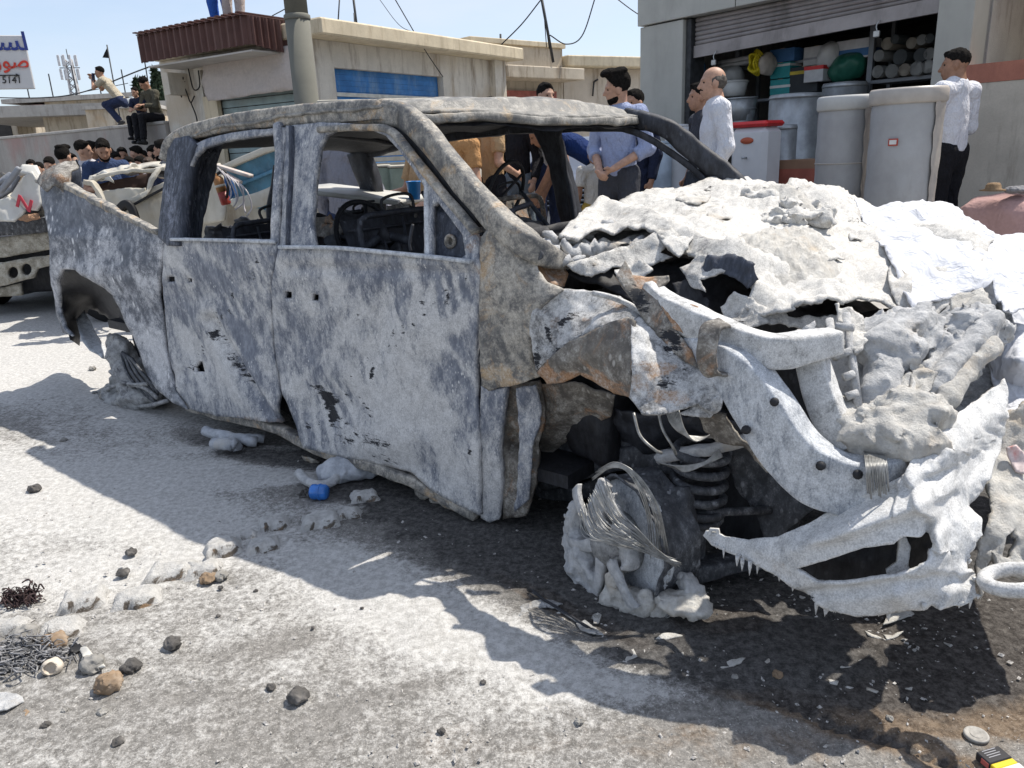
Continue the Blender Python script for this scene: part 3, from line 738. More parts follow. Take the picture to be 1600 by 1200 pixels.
# canopy corner nearest the eye, found on the level of its lower edge
cx0 = -.62
c_near = A.hx(386, 24, cx0); c_low = A.hx(386, 70, cx0); c_far = A.hx(215, 58, cx0); c_farl = A.hx(217, 100, cx0)
zc = c_near[2]; print('canopy', c_near, c_low, c_far, c_farl)
can = empty('canopy', (0, 0, 0)); can.parent = ra
yn = c_near[1]; yf = c_far[1]
corrug((cx0, yf, zc), (cx0, yn, zc), c_far[2] - c_farl[2], c_near[2] - c_low[2], 17, 'fascia_sheet', can)
cr_ = A.hy(470, 50, yn); crl = A.hy(470, 78, yn)
xw = min(.35, cr_[0])
corrug((cx0, yn, zc), (xw, yn, zc - .02), c_near[2] - c_low[2], .42, 8, 'fascia_sheet', can)
m2 = MB(); ncor = 17
for i in range(ncor * 2):
 y0 = yn + (yf - yn) * i / (ncor * 2); y1 = yn + (yf - yn) * (i + 1) / (ncor * 2); zz = zc + (.035 if i % 2 else .0)
 m2.box(cx0 - .07, .3, y0, y1, zz + .002, zz + .016)
m2.build('roof_sheet', M_BROWN, can)
part_box('soffit', m_plain('pale soffit', (.5, .48, .45), .8, .1, 3), can, cx0 + .05, -.005, yn + .05, yf - .05, zc - .40, zc - .38)
part_box('bracket_box', M_WHITEWALL, can, -.32, -.002, ay(297), ay(288), zc - .75, zc - .45)
wi = MB()
for pts in ([(292, 95), (297, 120), (303, 140), (312, 135), (310, 110)], [(282, 122), (280, 140), (284, 152)], [(284, 125), (292, 145), (298, 160), (304, 150)], [(298, 160), (306, 180), (309, 196)], [(289, 128), (280, 126), (286, 121), (284, 130)]):
 wi.tube(crom([A.hx(px, py, -.05 - .01 * i) for i, (px, py) in enumerate(pts)], 16), .010, 5)
wi.build('loose_wire', m_plain('black rubber', (.015, .015, .016), .6), ra)
# ------------------------------------------------------------------ buildings further along the row
def block(px0, px1, ytop, Y, dirdeg, depth, label, cat, mat, slab=None, name='flat_roofed_building', z_over=None):
 """a plain flat-roofed block whose front runs from px0 to px1"""
 O = aty(px0, ytop, Y); fr = Frame(np.r_[O[:2], 0], dirdeg); r = empty(name, fr.O, fr.rot, label, cat)
 x1 = fr.hy(px1, ytop + 40, 0)[0]; z = O[2]
 part_box('wall', mat, r, 0, x1, 0, depth, 0, z - (.22 if slab else 0))
 if slab: part_box('roof_slab', slab, r, -.12, x1 + .12, -.35, depth, z - .216, z, .02)
 return fr, r, x1, z
fr2, r2, x2, z2 = block(735, 879, 66, 15.6, 42, 6, 'tan plastered building with a projecting concrete ledge beyond the corner shop', 'building', M_CREAM)
zl = fr2.hy(800, 122, -.5)[2]
part_box('ledge', M_CREAM, r2, .35, x2, -.62, -.003, zl, zl + .22, .015)
part_box('ledge_band', M_CREAM, r2, .35, x2, -.05, -.001, fr2.hy(800, 112, 0)[2], fr2.hy(800, 112, 0)[2] + .12)
part_box('parapet_strip', M_ROOFEDGE, r2, -.05, x2 + .05, -.06, .3, z2 + .003, z2 + .10, .01)
part_box('drain_slot', M_DARKIN, r2, fr2.hy(816, 110, 0)[0] - .03, fr2.hy(816, 110, 0)[0] + .03, -.012, .05, fr2.hy(816, 116, 0)[2], fr2.hy(816, 105, 0)[2])
dr = part_box('shop_front', m_concrete('weathered boards', (.33, .26, .20), (.12, .09, .07), 3, .8), r2, .5, x2 - .35, -.03, -.002, 0.2, zl - .25)
part_box('shop_sign_band', m_plain('dull red board', (.28, .09, .07), .7, .3, 6), r2, .5, x2 - .3, -.10, -.032, zl - .42, zl - .18)
fr3, r3, x3, z3 = block(880, 1012, 89, 17.5, 30, 6, 'long low stained whitewashed building with an ochre roof edge', 'building', m_concrete('stained limewash', (.52, .46, .38), (.24, .19, .14), 1.0, .95, warm=(.46, .36, .24)), M_ROOFEDGE)
pw3 = MB(); pw3.tube([fr3.hy(928, 128, -.05), fr3.hy(926, 150, -.05)], .02, 6); pw3.tube([fr3.hy(928, 128, -.05), fr3.hy(934, 124, -.05)], .02, 6); pw3.build('conduit', M_DARKMETAL, r3)
# boundary wall left of the corner shop, running back
lw = Frame(A.wld((.05, yl_end + .02, 0)), A.rot * 180 / math.pi + 90)
wl = empty('yard_wall', lw.O, lw.rot, 'long grey plastered yard wall with faded red scrawls behind the crowd', 'wall')
zw0 = lw.hy(262, 190, 0)[2]; zw1 = lw.hy(20, 221, 0)[2]; L1 = lw.hy(-120, 230, 0)[0]; print('yard wall', zw0, zw1, L1)
M_YARD = m_concrete('yard wall plaster', (.34, .32, .295), (.20, .17, .16), 1.2, .6, warm=(.34, .21, .19))
zw = .5 * (zw0 + zw1)
part_box('wall_body', M_YARD, wl, 0, L1, -.11, .11, 0, zw)
part_box('coping', M_CONC, wl, -.0, L1, -.13, .13, zw + .002, zw + .05, .01)
def on_wall(px): return lw.wld(lw.hy(px, 200, 0) * np.array([1, 0, 0]) + np.array([0, 0, zw + .05]))
# far buildings at left
def far_box(px0, px1, pyt, Y, mat, name, label, dirdeg=-18, depth=8, parapet=None, z0=0):
 O = aty(px0, pyt, Y); fr = Frame(np.r_[O[:2], 0], dirdeg); x1 = fr.hy(px1, pyt, 0)[0]
 r = empty(name, fr.O, fr.rot, label, 'building'); part_box('wall', mat, r, 0, x1, 0, depth, z0, O[2])
 if parapet: part_box('roof_slab', parapet, r, -.3, x1 + .3, -.4, depth, O[2] + .003, O[2] + .35)
 return fr, r, x1, O[2]
f1, rr1, xx1, zz1 = far_box(66, 290, 181, 26, M_CREAM, 'flat_roofed_building', 'low cream building with a sloping grey roof edge behind the yard wall', 9, 6)
mbr = MB(); mbr.box(-2.6, xx1, -.7, 6, zz1 - .05, zz1 + .28); mbr.build('roof_slab', M_CONC, rr1)
m_brick = m_concrete('red brick far', (.36, .165, .12), (.26, .11, .085), .8, .6)
f2, rr2, xx2, zz2 = far_box(12, 66, 166, 38, m_brick, 'brick_house', 'unfinished red brick house with a grey concrete side on the left skyline', -6, 8)
part_box('wall_side', M_CREAM, rr2, xx2 + .003, xx2 + 5.4, .2, 8, 0, zz2 + .1)
part_box('window', M_DARKIN, rr2, xx2 + .5, xx2 + 4.6, .14, .198, zz2 - 1.6, zz2 - .75)
part_box('balcony_slab', M_CONC, rr2, xx2 + .1, xx2 + 6.5, -.8, .13, zz2 - .66, zz2 - .35)
part_box('roof_slab', M_CONC, rr2, -.2, xx2 + 5.6, -.1, 8, zz2 + .104, zz2 + .3)
for k in range(7): part_box('rebar', M_DARKMETAL, rr2, .4 + k * 1.2, .44 + k * 1.2, 1, 1.04, zz2 + .3, zz2 + 1.1 + .3 * (k % 3))
f3, rr3, xx3, zz3 = far_box(-40, 22, 178, 30, M_CREAM, 'flat_roofed_building', 'small cream building with a dark window at the left edge', 5, 6)
part_box('window', M_DARKIN, rr3, xx3 - .9, xx3 - .2, -.02, .05, zz3 - 1.0, zz3 - .25)
f4, rr4, xx4, zz4 = far_box(68, 150, 172, 46, M_CREAM, 'flat_roofed_building', 'pale concrete building with a flat roof under the mast', 4, 8)
part_box('window', M_DARKIN, rr4, .8, 3.2, -.05, .05, zz4 - 1.7, zz4 - .7)
# ================================================================== STREET FURNITURE, SKYLINE
M_POLE = m_plain('painted steel pole', (.15, .148, .125), .8, .1, 3, .0, .2, dirt=(.16, .15, .13), dirt_amt=.5)
def build_pole():
 p = aty(484, 200, 9.3); r = empty('utility_pole', (p[0], p[1], 0), 0, 'thick grey green steel utility pole rising in front of the corner shop', 'pole')
 top = aty(463, 0, 9.3); zj = aty(470, 25, 9.3)[2]
 MB().lathe([(.145, 0), (.14, 1.0), (.134, zj)], 28).build('lower_tube', M_POLE, r)
 MB().lathe([(.124, zj - .02), (.114, zj + 3.2)], 28).build('upper_tube', M_POLE, r)
 MB().lathe([(.140, zj - .04), (.144, zj - .03), (.144, zj + .005), (.126, zj + .02)], 28).build('collar', M_POLE, r)
 MB().lathe([(.26, .0), (.26, .03), (.18, .04)], 20).build('base_plate', M_POLE, r)
 # telephone rods on the roofs
build_pole()
M_WIRE = m_plain('black cable', (.02, .02, .022), .6)
def wire(pts, r, label, n=40, par=None):
 mb = MB(); mb.tube(crom(pts, n), r * .62, 5); o = mb.build('overhead_cable', M_WIRE)
 return tag(o, label, 'cable')
wire([aty(-60, 152, 26), aty(100, 150, 24), aty(232, 105, 20)], .028, 'black cable sagging across the sky above the squatting man')
wire([aty(-60, 205, 45), aty(60, 160, 45), aty(200, 130, 45)], .03, 'thin far cable above the brick house')
wire([aty(425, 25, 12), aty(455, 8, 12), aty(500, -25, 12)], .012, 'short cable behind the steel pole top')
wire([aty(615, -5, 11.6), aty(662, 75, 12.4), A.wld(A.hy(692, 120, -.12))], .012, 'cable coming down to the top corner of the blue shutter')
wire([aty(845, 0, 16), aty(815, 38, 16), aty(781, 72, 16)], .02, 'cable running from the roof mast down to the left')
wire([aty(859.5, 55, 16.2), aty(885, 69, 16.4), aty(910, 55, 16.5), aty(932, -10, 16.5)], .02, 'cable sagging in a loop right of the roof mast')
wire([aty(960, -5, 20), aty(985, 14, 20), aty(1003, 26, 20)], .02, 'faint cable just left of the shop fascia')
wire([aty(590, -5, 13), aty(625, 40, 13), aty(655, 52, 13.4)], .008, 'thin wire above the corner shop roof')
def mast(px, py0, py1, Y, r, label, guys=(), lean=0):
 b = aty(px, py0, Y); t = aty(px + lean, py1, Y); o = empty('antenna_mast', b, 0, label, 'antenna')
 MB().tube([(0, 0, -.25), tuple(t - b)], r, 6).build('mast', M_DARKMETAL, o)
 if guys:
  for (gx, gy) in guys: MB().tube([tuple((t - b) * .72), tuple(aty(gx, gy, Y) - b)], r * .3, 4).build('guy_wire', M_WIRE, o)
 return o
mast(864, 76, -20, 16.2, .028, 'leaning thin antenna mast on the tan building roof', [(854, 74), (858, 76)], -21)
mast(559, 47, -12, 12.6, .018, 'thick upright rod on the corner shop roof', (), -8)
mast(523, 40, -10, 12.0, .010, 'thin bent rod on the corner shop roof', (), 8)
mast(553, 44, 20, 12.4, .008, 'short thin stake beside the rods on the roof', (), 0)
mast(782, 66, 53, 16.2, .02, 'stubby pipe on the tan building roof', (), 0)
# telecom tower
def tower():
 Y = 62; b = aty(122, 172, Y); r = empty('telecom_tower', (b[0], b[1], 0), .3, 'slim lattice telecom tower with white panel antennas on the left skyline', 'tower')
 zt = aty(116, 92, Y)[2]; z0 = 0
 m = MB(); w0, w1 = .42, .22
 cs = lambda z: [(s * (w0 + (w1 - w0) * z / zt), c * (w0 + (w1 - w0) * z / zt), z) for s, c in ((-1, -1), (1, -1), (1, 1), (-1, 1))]
 for k in range(4): m.tube([cs(0)[k], cs(zt)[k]], .05, 5)
 n = 17
 for i in range(n):
  a, c = cs(zt * i / n), cs(zt * (i + 1) / n)
  for k in range(4): m.tube([a[k], c[(k + 1) % 4]], .028, 4); m.tube([c[k], a[(k + 1) % 4]], .028, 4)
 m.build('lattice', m_plain('tower steel', (.33, .33, .34), .6), r)
 mw = m_plain('antenna white', (.55, .55, .56), .5)
 me = None
 for i, (x, y) in enumerate(((-.62, -.15), (-.24, -.3), (.16, -.3), (.54, -.15), (-.42, .3), (.42, .3))):
  for zz in (zt - .1, zt - 1.05):
   if me is None: o = MB().box(-.085, .085, -.05, .05, -.38, .38, .02).build('panel_antenna', mw, r); me = o.data
   else: o = link('panel_antenna', me, r)
   o.location = (x, y, zz)
 MB().tube([(-.68, 0, zt - .6), (.68, 0, zt - .6)], .035, 5).build('cross_arm', M_DARKMETAL, r)
 MB().tube([(0, 0, zt), (0, 0, zt + .7)], .03, 5).build('lightning_rod', M_DARKMETAL, r)
tower()
# flag
def flag():
 Y = 22; b = aty(178, 132, Y); t = aty(167, 70, Y); r = empty('flag_pole', (b[0], b[1], 0), 0, 'small black flag drooping on a thin leaning pole behind the squatting man', 'flag')
 MB().tube([(0, 0, 0), (0, 0, b[2] - .8), tuple(t - np.array([b[0], b[1], 0]))], .018, 6).build('pole', M_DARKMETAL, r)
 mp = lambda x, y, d: aty(x, y, Y + d) - np.array([b[0], b[1], 0]); mp.eye = EYE - np.array([b[0], b[1], 0])
 patch('flag_cloth', [(167.5, 74, 0), (171, 91, 0), (160, 90, .12), (163.5, 82, .05)], mp, h=1.6, thick=.01, mat=m_cloth('black flag', (.012, .012, .014)), parent=r)
flag()
# lettering helper
def letters(body, size, name, mat, parent, loc, rot, depth=.004, sx=1.0, align='LEFT', shear=0.0, bold=.0):
 c = bpy.data.curves.new(name, 'FONT'); c.body = body; c.size = size; c.extrude = depth; c.align_x = align; c.shear = shear; c.resolution_u = 4; c.offset = bold * size
 o = bpy.data.objects.new(name, c); COL.objects.link(o); bpy.context.view_layer.update()
 me = bpy.data.meshes.new_from_object(o.evaluated_get(bpy.context.evaluated_depsgraph_get())); bpy.data.objects.remove(o)
 me.materials.clear(); me.materials.append(mat); o = link(name, me, parent); o.location = loc; o.rotation_euler = rot; o.scale = (sx, 1, 1); return o
def banner():
 Y = 7.5; fr = Frame(np.r_[aty(37, 55, Y)[:2], 0], 20)
 r = empty('hanging_banner', fr.O, fr.rot, 'white sign board with blue and red Arabic lettering at the left edge', 'sign')
 zt = fr.hy(37, 55, 0)[2]; zb = fr.hy(38, 139, 0)[2]; W = 1.9
 part_box('board', m_plain('white sign face', (.50, .50, .50), .6, .06, 3, dirt=(.38, .37, .35)), r, -W, 0, 0, .035, zb, zt, .006)
 for xx in (-W + .15, -1.1): MB().tube([(xx, .08, 0), (xx, .08, zt + .1)], .04, 10).build('post', M_POLE, r)
 blue = m_plain('sign blue', (.03, .05, .22), .6); red = m_plain('sign red', (.55, .05, .03), .6); blk = m_plain('sign black', (.02, .02, .02), .6)
 px = lambda x, y: fr.hy(x, y, -.006)
 s = abs(px(30, 70)[0] - px(20, 70)[0]) / 10
 p = px(28, 78); letters("\uFEB3\uFE98\uFE8E"[::-1] if False else "\uFE98\uFEB4\uFE8D", 42 * s, 'lettering', blue, r, (p[0] - 46 * s, -.006, p[2] + 0 * s), (R(90), 0, 0), .003, 1.05, bold=.016)
 p = px(32, 109); o = letters("\uFEAD\uFEEE\uFEBB", 33 * s, 'lettering', red, r, (p[0] - 39 * s, -.006, p[2] + 3 * s), (R(90), 0, 0), .003, .95, bold=.014)
 p = px(4, 130); letters("0 5141", 16.5 * s, 'lettering', blk, r, (px(-1, 130)[0] - 8 * s, -.006, p[2]), (R(90), 0, 0), .003, .95, shear=.12)
 a0, a1 = px(0, 112), px(30, 117.5)
 ar = MB(); ar.box(a0[0] - .3, a1[0] - 4 * s, -.012, -.002, a1[2] - .8 * s, a1[2] + .8 * s)
 ar.add([(a1[0] - 5 * s, -.012, a1[2] + 3 * s), (a1[0] + 1 * s, -.012, a1[2]), (a1[0] - 5 * s, -.012, a1[2] - 3 * s), (a1[0] - 5 * s, -.002, a1[2] + 3 * s), (a1[0] + 1 * s, -.002, a1[2]), (a1[0] - 5 * s, -.002, a1[2] - 3 * s)], [[0, 2, 1], [3, 4, 5], [0, 1, 4, 3], [1, 2, 5, 4], [2, 0, 3, 5]])
 ar.build('arrow', blk, r)
banner()
# conifers and roof tanks beyond the yard wall
M_CONIF = [m_plain('conifer needles', (.035, .055, .03), .8, .45, 8), m_plain('trunk bark', (.10, .075, .055), .9, .3, 8)]
def conifer(px, pyt, Y, w, label):
 t = aty(px, pyt, Y); H_ = t[2]; r = empty('conifer_tree', (t[0], t[1], 0), 0, label, 'tree', 'conifers behind the yard wall')
 MB().lathe([(.16, 0), (.10, H_ * .5), (.02, H_ * .96)], 8).build('trunk', M_CONIF[1], r)
 rr = np.random.RandomState(int(px)); V = []; Fq = []
 for i in range(1500):
  f = rr.rand() ** .7; z = H_ * (.25 + .75 * f); rad = w * (1.05 - f) * (.45 + .55 * rr.rand()) * (1 + .25 * math.sin(z * 5 + px)); a = rr.rand() * 6.28
  c = np.array([rad * math.cos(a), rad * math.sin(a), z]); s = .10 + .12 * rr.rand()
  d1 = rr.normal(size=3); d1 /= np.linalg.norm(d1); d2 = np.cross(d1, rr.normal(size=3)); d2 /= np.linalg.norm(d2)
  b = len(V); V += [tuple(c + d1 * s), tuple(c - d1 * s * .5 + d2 * s * .35), tuple(c - d1 * s * .5 - d2 * s * .35)]; Fq.append([b, b + 1, b + 2])
 MB().add(V, Fq).build('crown', M_CONIF[0], r)
conifer(212, 124, 27, .75, 'narrow dark conifer left of the seated pair on the wall')
conifer(222, 123, 28, .8, 'second narrow conifer just left of the seated pair')
conifer(240, 107, 29, .7, 'tallest thin conifer rising behind the seated man')
conifer(249, 115, 30, .7, 'thin conifer at the corner shop edge')
M_WTANK = m_plain('white plastic tank', (.50, .52, .52), .45, .08, 3)
def roof_tank(px, py0, py1, Y, rad, label):
 t = aty(px, py0, Y); b = aty(px, py1, Y); r = empty('water_tank', b, 0, label, 'water tank'); h = t[2] - b[2]
 pr = [(rad * .96, 0)]
 for k in range(6): pr += [(rad, h * (.05 + k * .14)), (rad * .95, h * (.10 + k * .14))]
 pr += [(rad * .9, h * .9), (rad * .35, h * .97), (rad * .3, h)]
 MB().lathe(pr, 20).build('tank_body', M_WTANK, r); MB().lathe([(rad * .32, h), (rad * .32, h * 1.05), (0.001, h * 1.06)], 14).build('lid', M_WTANK, r)
 MB().box(-rad, rad, -rad, rad, -.9, -.003).build('tank_stand', M_CONC, r)
roof_tank(213, 152, 182, 25, .34, 'white ribbed roof tank between the men on the wall')
roof_tank(229, 150, 180, 25.6, .30, 'smaller white roof tank right beside the seated child')
o = aty(184, 170, 24); st = empty('stair_hut', (o[0], o[1], 0), R(9), 'low cream roof block behind the squatting man', 'building')
part_box('wall', M_CREAM, st, -.9, 1.0, 0, 2, 0, o[2]); part_box('roof_slab', M_CONC, st, -1.0, 1.1, -.1, 2, o[2] + .003, o[2] + .1)
# ================================================================== GOODS OF THE HARDWARE SHOP (shop frame S, x along the front, y inwards)
def SO(name, px, py, y, label, cat, group=None, z=None):
 p = S.hy(px, py, y); w = S.wld((p[0], p[1], p[2] if z is None else z)); return empty(name, w, S.rot, label, cat, group)
def pxm(px, py, y):                              # metres per pixel there
 return abs(S.hy(px + 5, py, y)[0] - S.hy(px - 5, py, y)[0]) / 10
M_WRAP = [m_plain('milky wrap', (.33, .335, .34), .4, .10, 3.5, .0, .5, bump=.6, bsc=9, dirt=(.22, .215, .20), dirt_amt=.75), m_plain('milky wrap edge', (.40, .37, .335), .4, .1, 6, bump=.4, bsc=12)]
M_FOAMB = m_plain('pale foam', (.46, .46, .44), .8, .06, 8)
M_LABEL = m_plain('paper label', (.6, .6, .58), .7)
M_REDL = m_plain('red print', (.40, .07, .05), .6)
def big_tank(px0, px1, pyt, Y, label, red_tag=False):
 pm = (px0 + px1) / 2; t = aty(pm, pyt, Y); rad = (aty(px1, pyt, Y)[0] - aty(px0, pyt, Y)[0]) / 2
 r = empty('wrapped_tank', (t[0], t[1], PAVE), S.rot, label, 'water tank'); h = t[2] - PAVE
 pr = [(rad * .93, 0), (rad * .97, .04)] + [(rad * (.955 + .012 * math.sin(k * 2.1)), .06 + (h - .14) * k / 14) for k in range(15)] + [(rad * .97, h - .05)]
 MB().lathe(pr, 40, wob=.008).build('tank_body', M_WRAP[0], r)
 MB().lathe([(rad * 1.0, h - .115), (rad * 1.045, h - .10), (rad * 1.05, h - .02), (rad * 1.0, h), (.001, h + .004)], 40, wob=.012).build('lid', M_FOAMB if not red_tag else M_WRAP[1], r)
 # the loose edge of the plastic wrap hangs down one side
 a0 = R(-2); V = []; Fq = []
 for k in range(24):
  f = k / 23; z = (h - .12) * (1 - f) + .02; w = .03 + .04 * (1 - f) + .006 * math.sin(k * 1.9)
  for j in range(5):
   a = a0 + (j / 4 - .5) * w / rad * 2.2; rr = rad * .985 + .006 + .008 * math.sin(j * 2.2 + k * .8) * (1 if 0 < j < 4 else .3)
   V.append((rr * math.cos(a), rr * math.sin(a), z))
 Fq = [[k * 5 + j, k * 5 + j + 1, k * 5 + j + 6, k * 5 + j + 5] for k in range(23) for j in range(4)]
 MB().add(V, Fq, True).build('wrap_seam', M_WRAP[1], r)
 if red_tag:
  cc = EYE[:2] - t[:2]; a = math.atan2(cc[1], cc[0]) - S.rot - .28
  for (w, hh, off, m) in ((.034, .026, .003, M_REDL), (.024, .016, .007, M_LABEL)):
   V = [((rad + off) * math.cos(a + s * w / rad), (rad + off) * math.sin(a + s * w / rad), h * .73 + q * hh) for s, q in ((-1, -1), (1, -1), (1, 1), (-1, 1))]
   V2 = [(v[0] * .97, v[1] * .97, v[2]) for v in V]
   MB().add(V + V2, [[0, 1, 2, 3], [0, 4, 5, 1], [1, 5, 6, 2], [2, 6, 7, 3], [3, 7, 4, 0]]).build('label', m, r)
 else:
  for zz in (h * .30, h * .62): MB().lathe([(rad * .972, zz), (rad * .985, zz + .006), (rad * .972, zz + .012)], 40, wob=.01).build('wrap_band', M_WRAP[1], r)
 return r
big_tank(1282, 1366, 150, 6.75, 'narrower tall tank in milky wrap with a white foam rim, beside the wreck')
big_tank(1367, 1474, 138, 6.2, 'wider tall tank in milky wrap with a small red bordered label', True)
def steel_tank(px0, px1, pyt, y, label, zb=PAVE, gauge=False):
 p0, p1 = S.hy(px0, pyt, y), S.hy(px1, pyt, y); rad = abs(p1[0] - p0[0]) / 2; c = S.wld(((p0[0] + p1[0]) / 2, y, zb)); h = p0[2] - zb
 r = empty('steel_tank', c, S.rot, label, 'water tank')
 MB().lathe([(rad * .98, 0), (rad, .02), (rad, h * .33), (rad * 1.015, h * .335), (rad, h * .345), (rad, h - .05)], 36).build('tank_body', M_GALV, r)
 MB().lathe([(rad * 1.02, h - .055), (rad * 1.02, h - .04), (rad * .97, h - .01), (rad * .5, h), (.001, h + .005)], 36).build('lid', M_GALV, r)
 d = EYE[:2] - c[:2]; a = math.atan2(d[1], d[0]) - S.rot; ax = (math.cos(a), math.sin(a), 0)
 if gauge:
  MB().lathe([(.033, 0), (.033, .02), (.026, .025), (.001, .022)], 18, (ax[0] * rad, ax[1] * rad, h * .68), ax=ax).build('gauge', M_LABEL, r)
  V = [((rad + .002) * math.cos(a + s), (rad + .002) * math.sin(a + s), h * q) for s, q in ((-.35, .05), (.35, .05), (.35, .28), (-.35, .28))]
  MB().add(V, [[0, 1, 2, 3]]).build('label', M_LABEL, r)
 else:
  MB().lathe([(.028, 0), (.028, .012), (.001, .014)], 16, (rad * math.cos(a - .5), rad * math.sin(a - .5), h * .74), ax=(math.cos(a - .5), math.sin(a - .5), 0)).build('badge', M_DARKMETAL, r)
 return r
steel_tank(1209, 1281, 149, .05, 'large galvanised steel tank standing just inside the shop door')
steel_tank(1290, 1352, 131, .55, 'galvanised tank half hidden behind the wrapped tanks')
steel_tank(1206, 1243, 195, -.35, 'small green grey steel tank with a round gauge and paper label', gauge=True)
# white water cooler with red lid
def cooler():
 r = SO('water_cooler', 1180, 255, -.75, 'white water cooler with bright red lid and oval orange badge', 'water cooler', z=PAVE)
 p0, p1 = S.hy(1152, 200, -.75), S.hy(1208, 200, -.75); w = abs(p1[0] - p0[0]); h = S.hy(1180, 199, -.75)[2] - PAVE
 MB().box(-w / 2, w / 2, -.16, .16, 0, h, .05).build('cooler_body', m_plain('white enamel', (.60, .61, .62), .35, .05, 4), r)
 MB().box(-w / 2 - .012, w / 2 + .012, -.17, .17, h + .002, h + .06, .03).build('lid', m_plain('red plastic', (.55, .03, .03), .4), r)
 MB().lathe([(.001, .012), (.075, .010), (.08, 0)], 24).xform([[1, 0, 0], [0, 0, -1], [0, .42, 0]], (0, -.162, h - .13)).build('badge', m_plain('orange print', (.42, .10, .05), .6), r)
 MB().lathe([(.10, 0), (.10, .05), (.085, .055), (.001, .05)], 24).xform([[1, 0, 0], [0, 0, -1], [0, 1, 0]], (0.02, -.162, h - .62)).build('dial_rim', m_plain('dark red dial', (.16, .07, .06), .5), r)
 MB().lathe([(.078, .05), (.078, .06), (.001, .062)], 24).xform([[1, 0, 0], [0, 0, -1], [0, 1, 0]], (0.02, -.162, h - .62)).build('dial_face', M_LABEL, r)
 MB().lathe([(.012, 0), (.012, .07)], 8).xform([[1, 0, 0], [0, 0, -1], [0, 1, 0]], (0, -.16, h - .30)).build('tap', M_GALV, r)
cooler()
def carton(px, py0, py1, w, d, y, label, mat, band=None, z=None, grp=None):
 p = S.hy(px, py1, y); h = S.hy(px, py0, y)[2] - p[2]
 zz = p[2] if z is None else z; h = h if z is None else S.hy(px, py0, y)[2] - z
 r = empty('carton', S.wld((p[0], y, zz)), S.rot + rng.uniform(-.06, .06), label, 'box', grp)
 MB().box(-w / 2, w / 2, 0, d, 0, h, .004).build('carton_body', mat, r)
 if band: MB().box(-w / 2 - .002, w / 2 + .002, -.002, d + .002, h * band[1], h * band[2]).build('print_band', band[0], r)
 MB().box(-.03, .03, -.003, d + .003, h - .002, h + .003).build('tape', m_plain('parcel tape', (.38, .28, .18), .4), r)
 return r
M_KRAFT = m_plain('kraft card', (.26, .155, .10), .85, .08, 6); M_TEAL = m_plain('teal carton', (.03, .26, .27), .6); M_WCART = m_plain('white carton', (.52, .52, .52), .7); M_BLUEC = m_plain('blue carton', (.05, .14, .30), .6); M_DKC = m_plain('black carton', (.03, .035, .04), .6)
carton(1238, 250, 300, .52, .35, -.55, 'reddish brown carton between the cooler and the wrapped tank', M_KRAFT, (m_plain('red brown print', (.32, .10, .07), .7), .55, .9), z=PAVE)
# display shelf and what stands on it
sy = .75
zsh = S.hy(1240, 150, sy)[2]
shelf = SO('display_rack', 1260, 150, sy, 'grey steel rack with shelves across the shop doorway', 'rack', z=PAVE)
x_l = S.hy(1160, 150, sy)[0] - S.loc(shelf.location)[0]; x_r = S.hy(1462, 150, sy)[0] - S.loc(shelf.location)[0]; xp = S.hy(1359, 100, sy)[0] - S.loc(shelf.location)[0]
M_RACK = m_plain('rack steel', (.17, .18, .19), .5, .1, 6, .3)
z1 = S.hy(1410, 121, sy)[2]; z0_ = zsh
def rl(z): return z - PAVE
part_box('shelf', M_RACK, shelf, x_l, xp - .03, .0, .45, rl(S.hy(1260, 148, sy)[2]) - .03, rl(S.hy(1260, 148, sy)[2]))
part_box('shelf', M_RACK, shelf, xp + .03, x_r, .0, .45, rl(z1) - .035, rl(z1))
part_box('shelf', M_RACK, shelf, x_l - .15, xp - .03, .12, .5, rl(S.hy(1160, 104, sy)[2]) - .03, rl(S.hy(1160, 104, sy)[2]))
for xx in (x_l - .1, xp, x_r - .02):
 part_box('upright', M_RACK, shelf, xx - .028, xx + .028, .0, .05, 0, ztop - PAVE - .1); 
for xx in (x_l - .1, xp, x_r - .02): part_box('upright', M_RACK, shelf, xx - .02, xx + .02, .45, .49, 0, ztop - PAVE - .1)
# pipe ends on the rack
M_PIPE = [m_plain('grey pipe', (.30, .30, .28), .5, .1, 8), m_plain('tan pipe', (.34, .30, .24), .5, .1, 8), m_plain('dark pipe', (.09, .10, .10), .5, .1, 8)]
pipes = [(1371, 112, .98, 0), (1393, 111, 1.05, 0), (1413, 109, .95, 1), (1432, 107, 1.1, 0), (1450, 104, 1.0, 0), (1373, 87, .9, 0), (1386, 68, .95, 1), (1406, 89, 1.15, 2), (1424, 67, .85, 1), (1438, 86, 1.05, 2), (1452, 84, .9, 0), (1398, 61, .7, 2), (1440, 62, .8, 0), (1452, 60, .7, 2)]
pm_ = pxm(1410, 100, sy)
PL = [f'{c} pipe end, {p}' for c, p in zip(('grey', 'grey', 'tan', 'grey', 'grey', 'grey', 'tan', 'dark', 'tan', 'dark', 'grey', 'dark', 'grey', 'dark'), ('bottom row of the rack, nearest the post', 'bottom row of the rack, second from the post', 'middle of the bottom row of the rack', 'bottom row of the rack, fourth from the post', 'bottom row of the rack, by the right pillar', 'middle row of the rack, nearest the post', 'upper left of the rack by the padlock', 'middle row of the rack, second from the post', 'top row of the rack, centre', 'middle row of the rack, third from the post', 'middle row of the rack, by the right pillar', 'top row of the rack, left of the tan one', 'top row of the rack, right of the tan one', 'top row of the rack, by the right pillar'))]
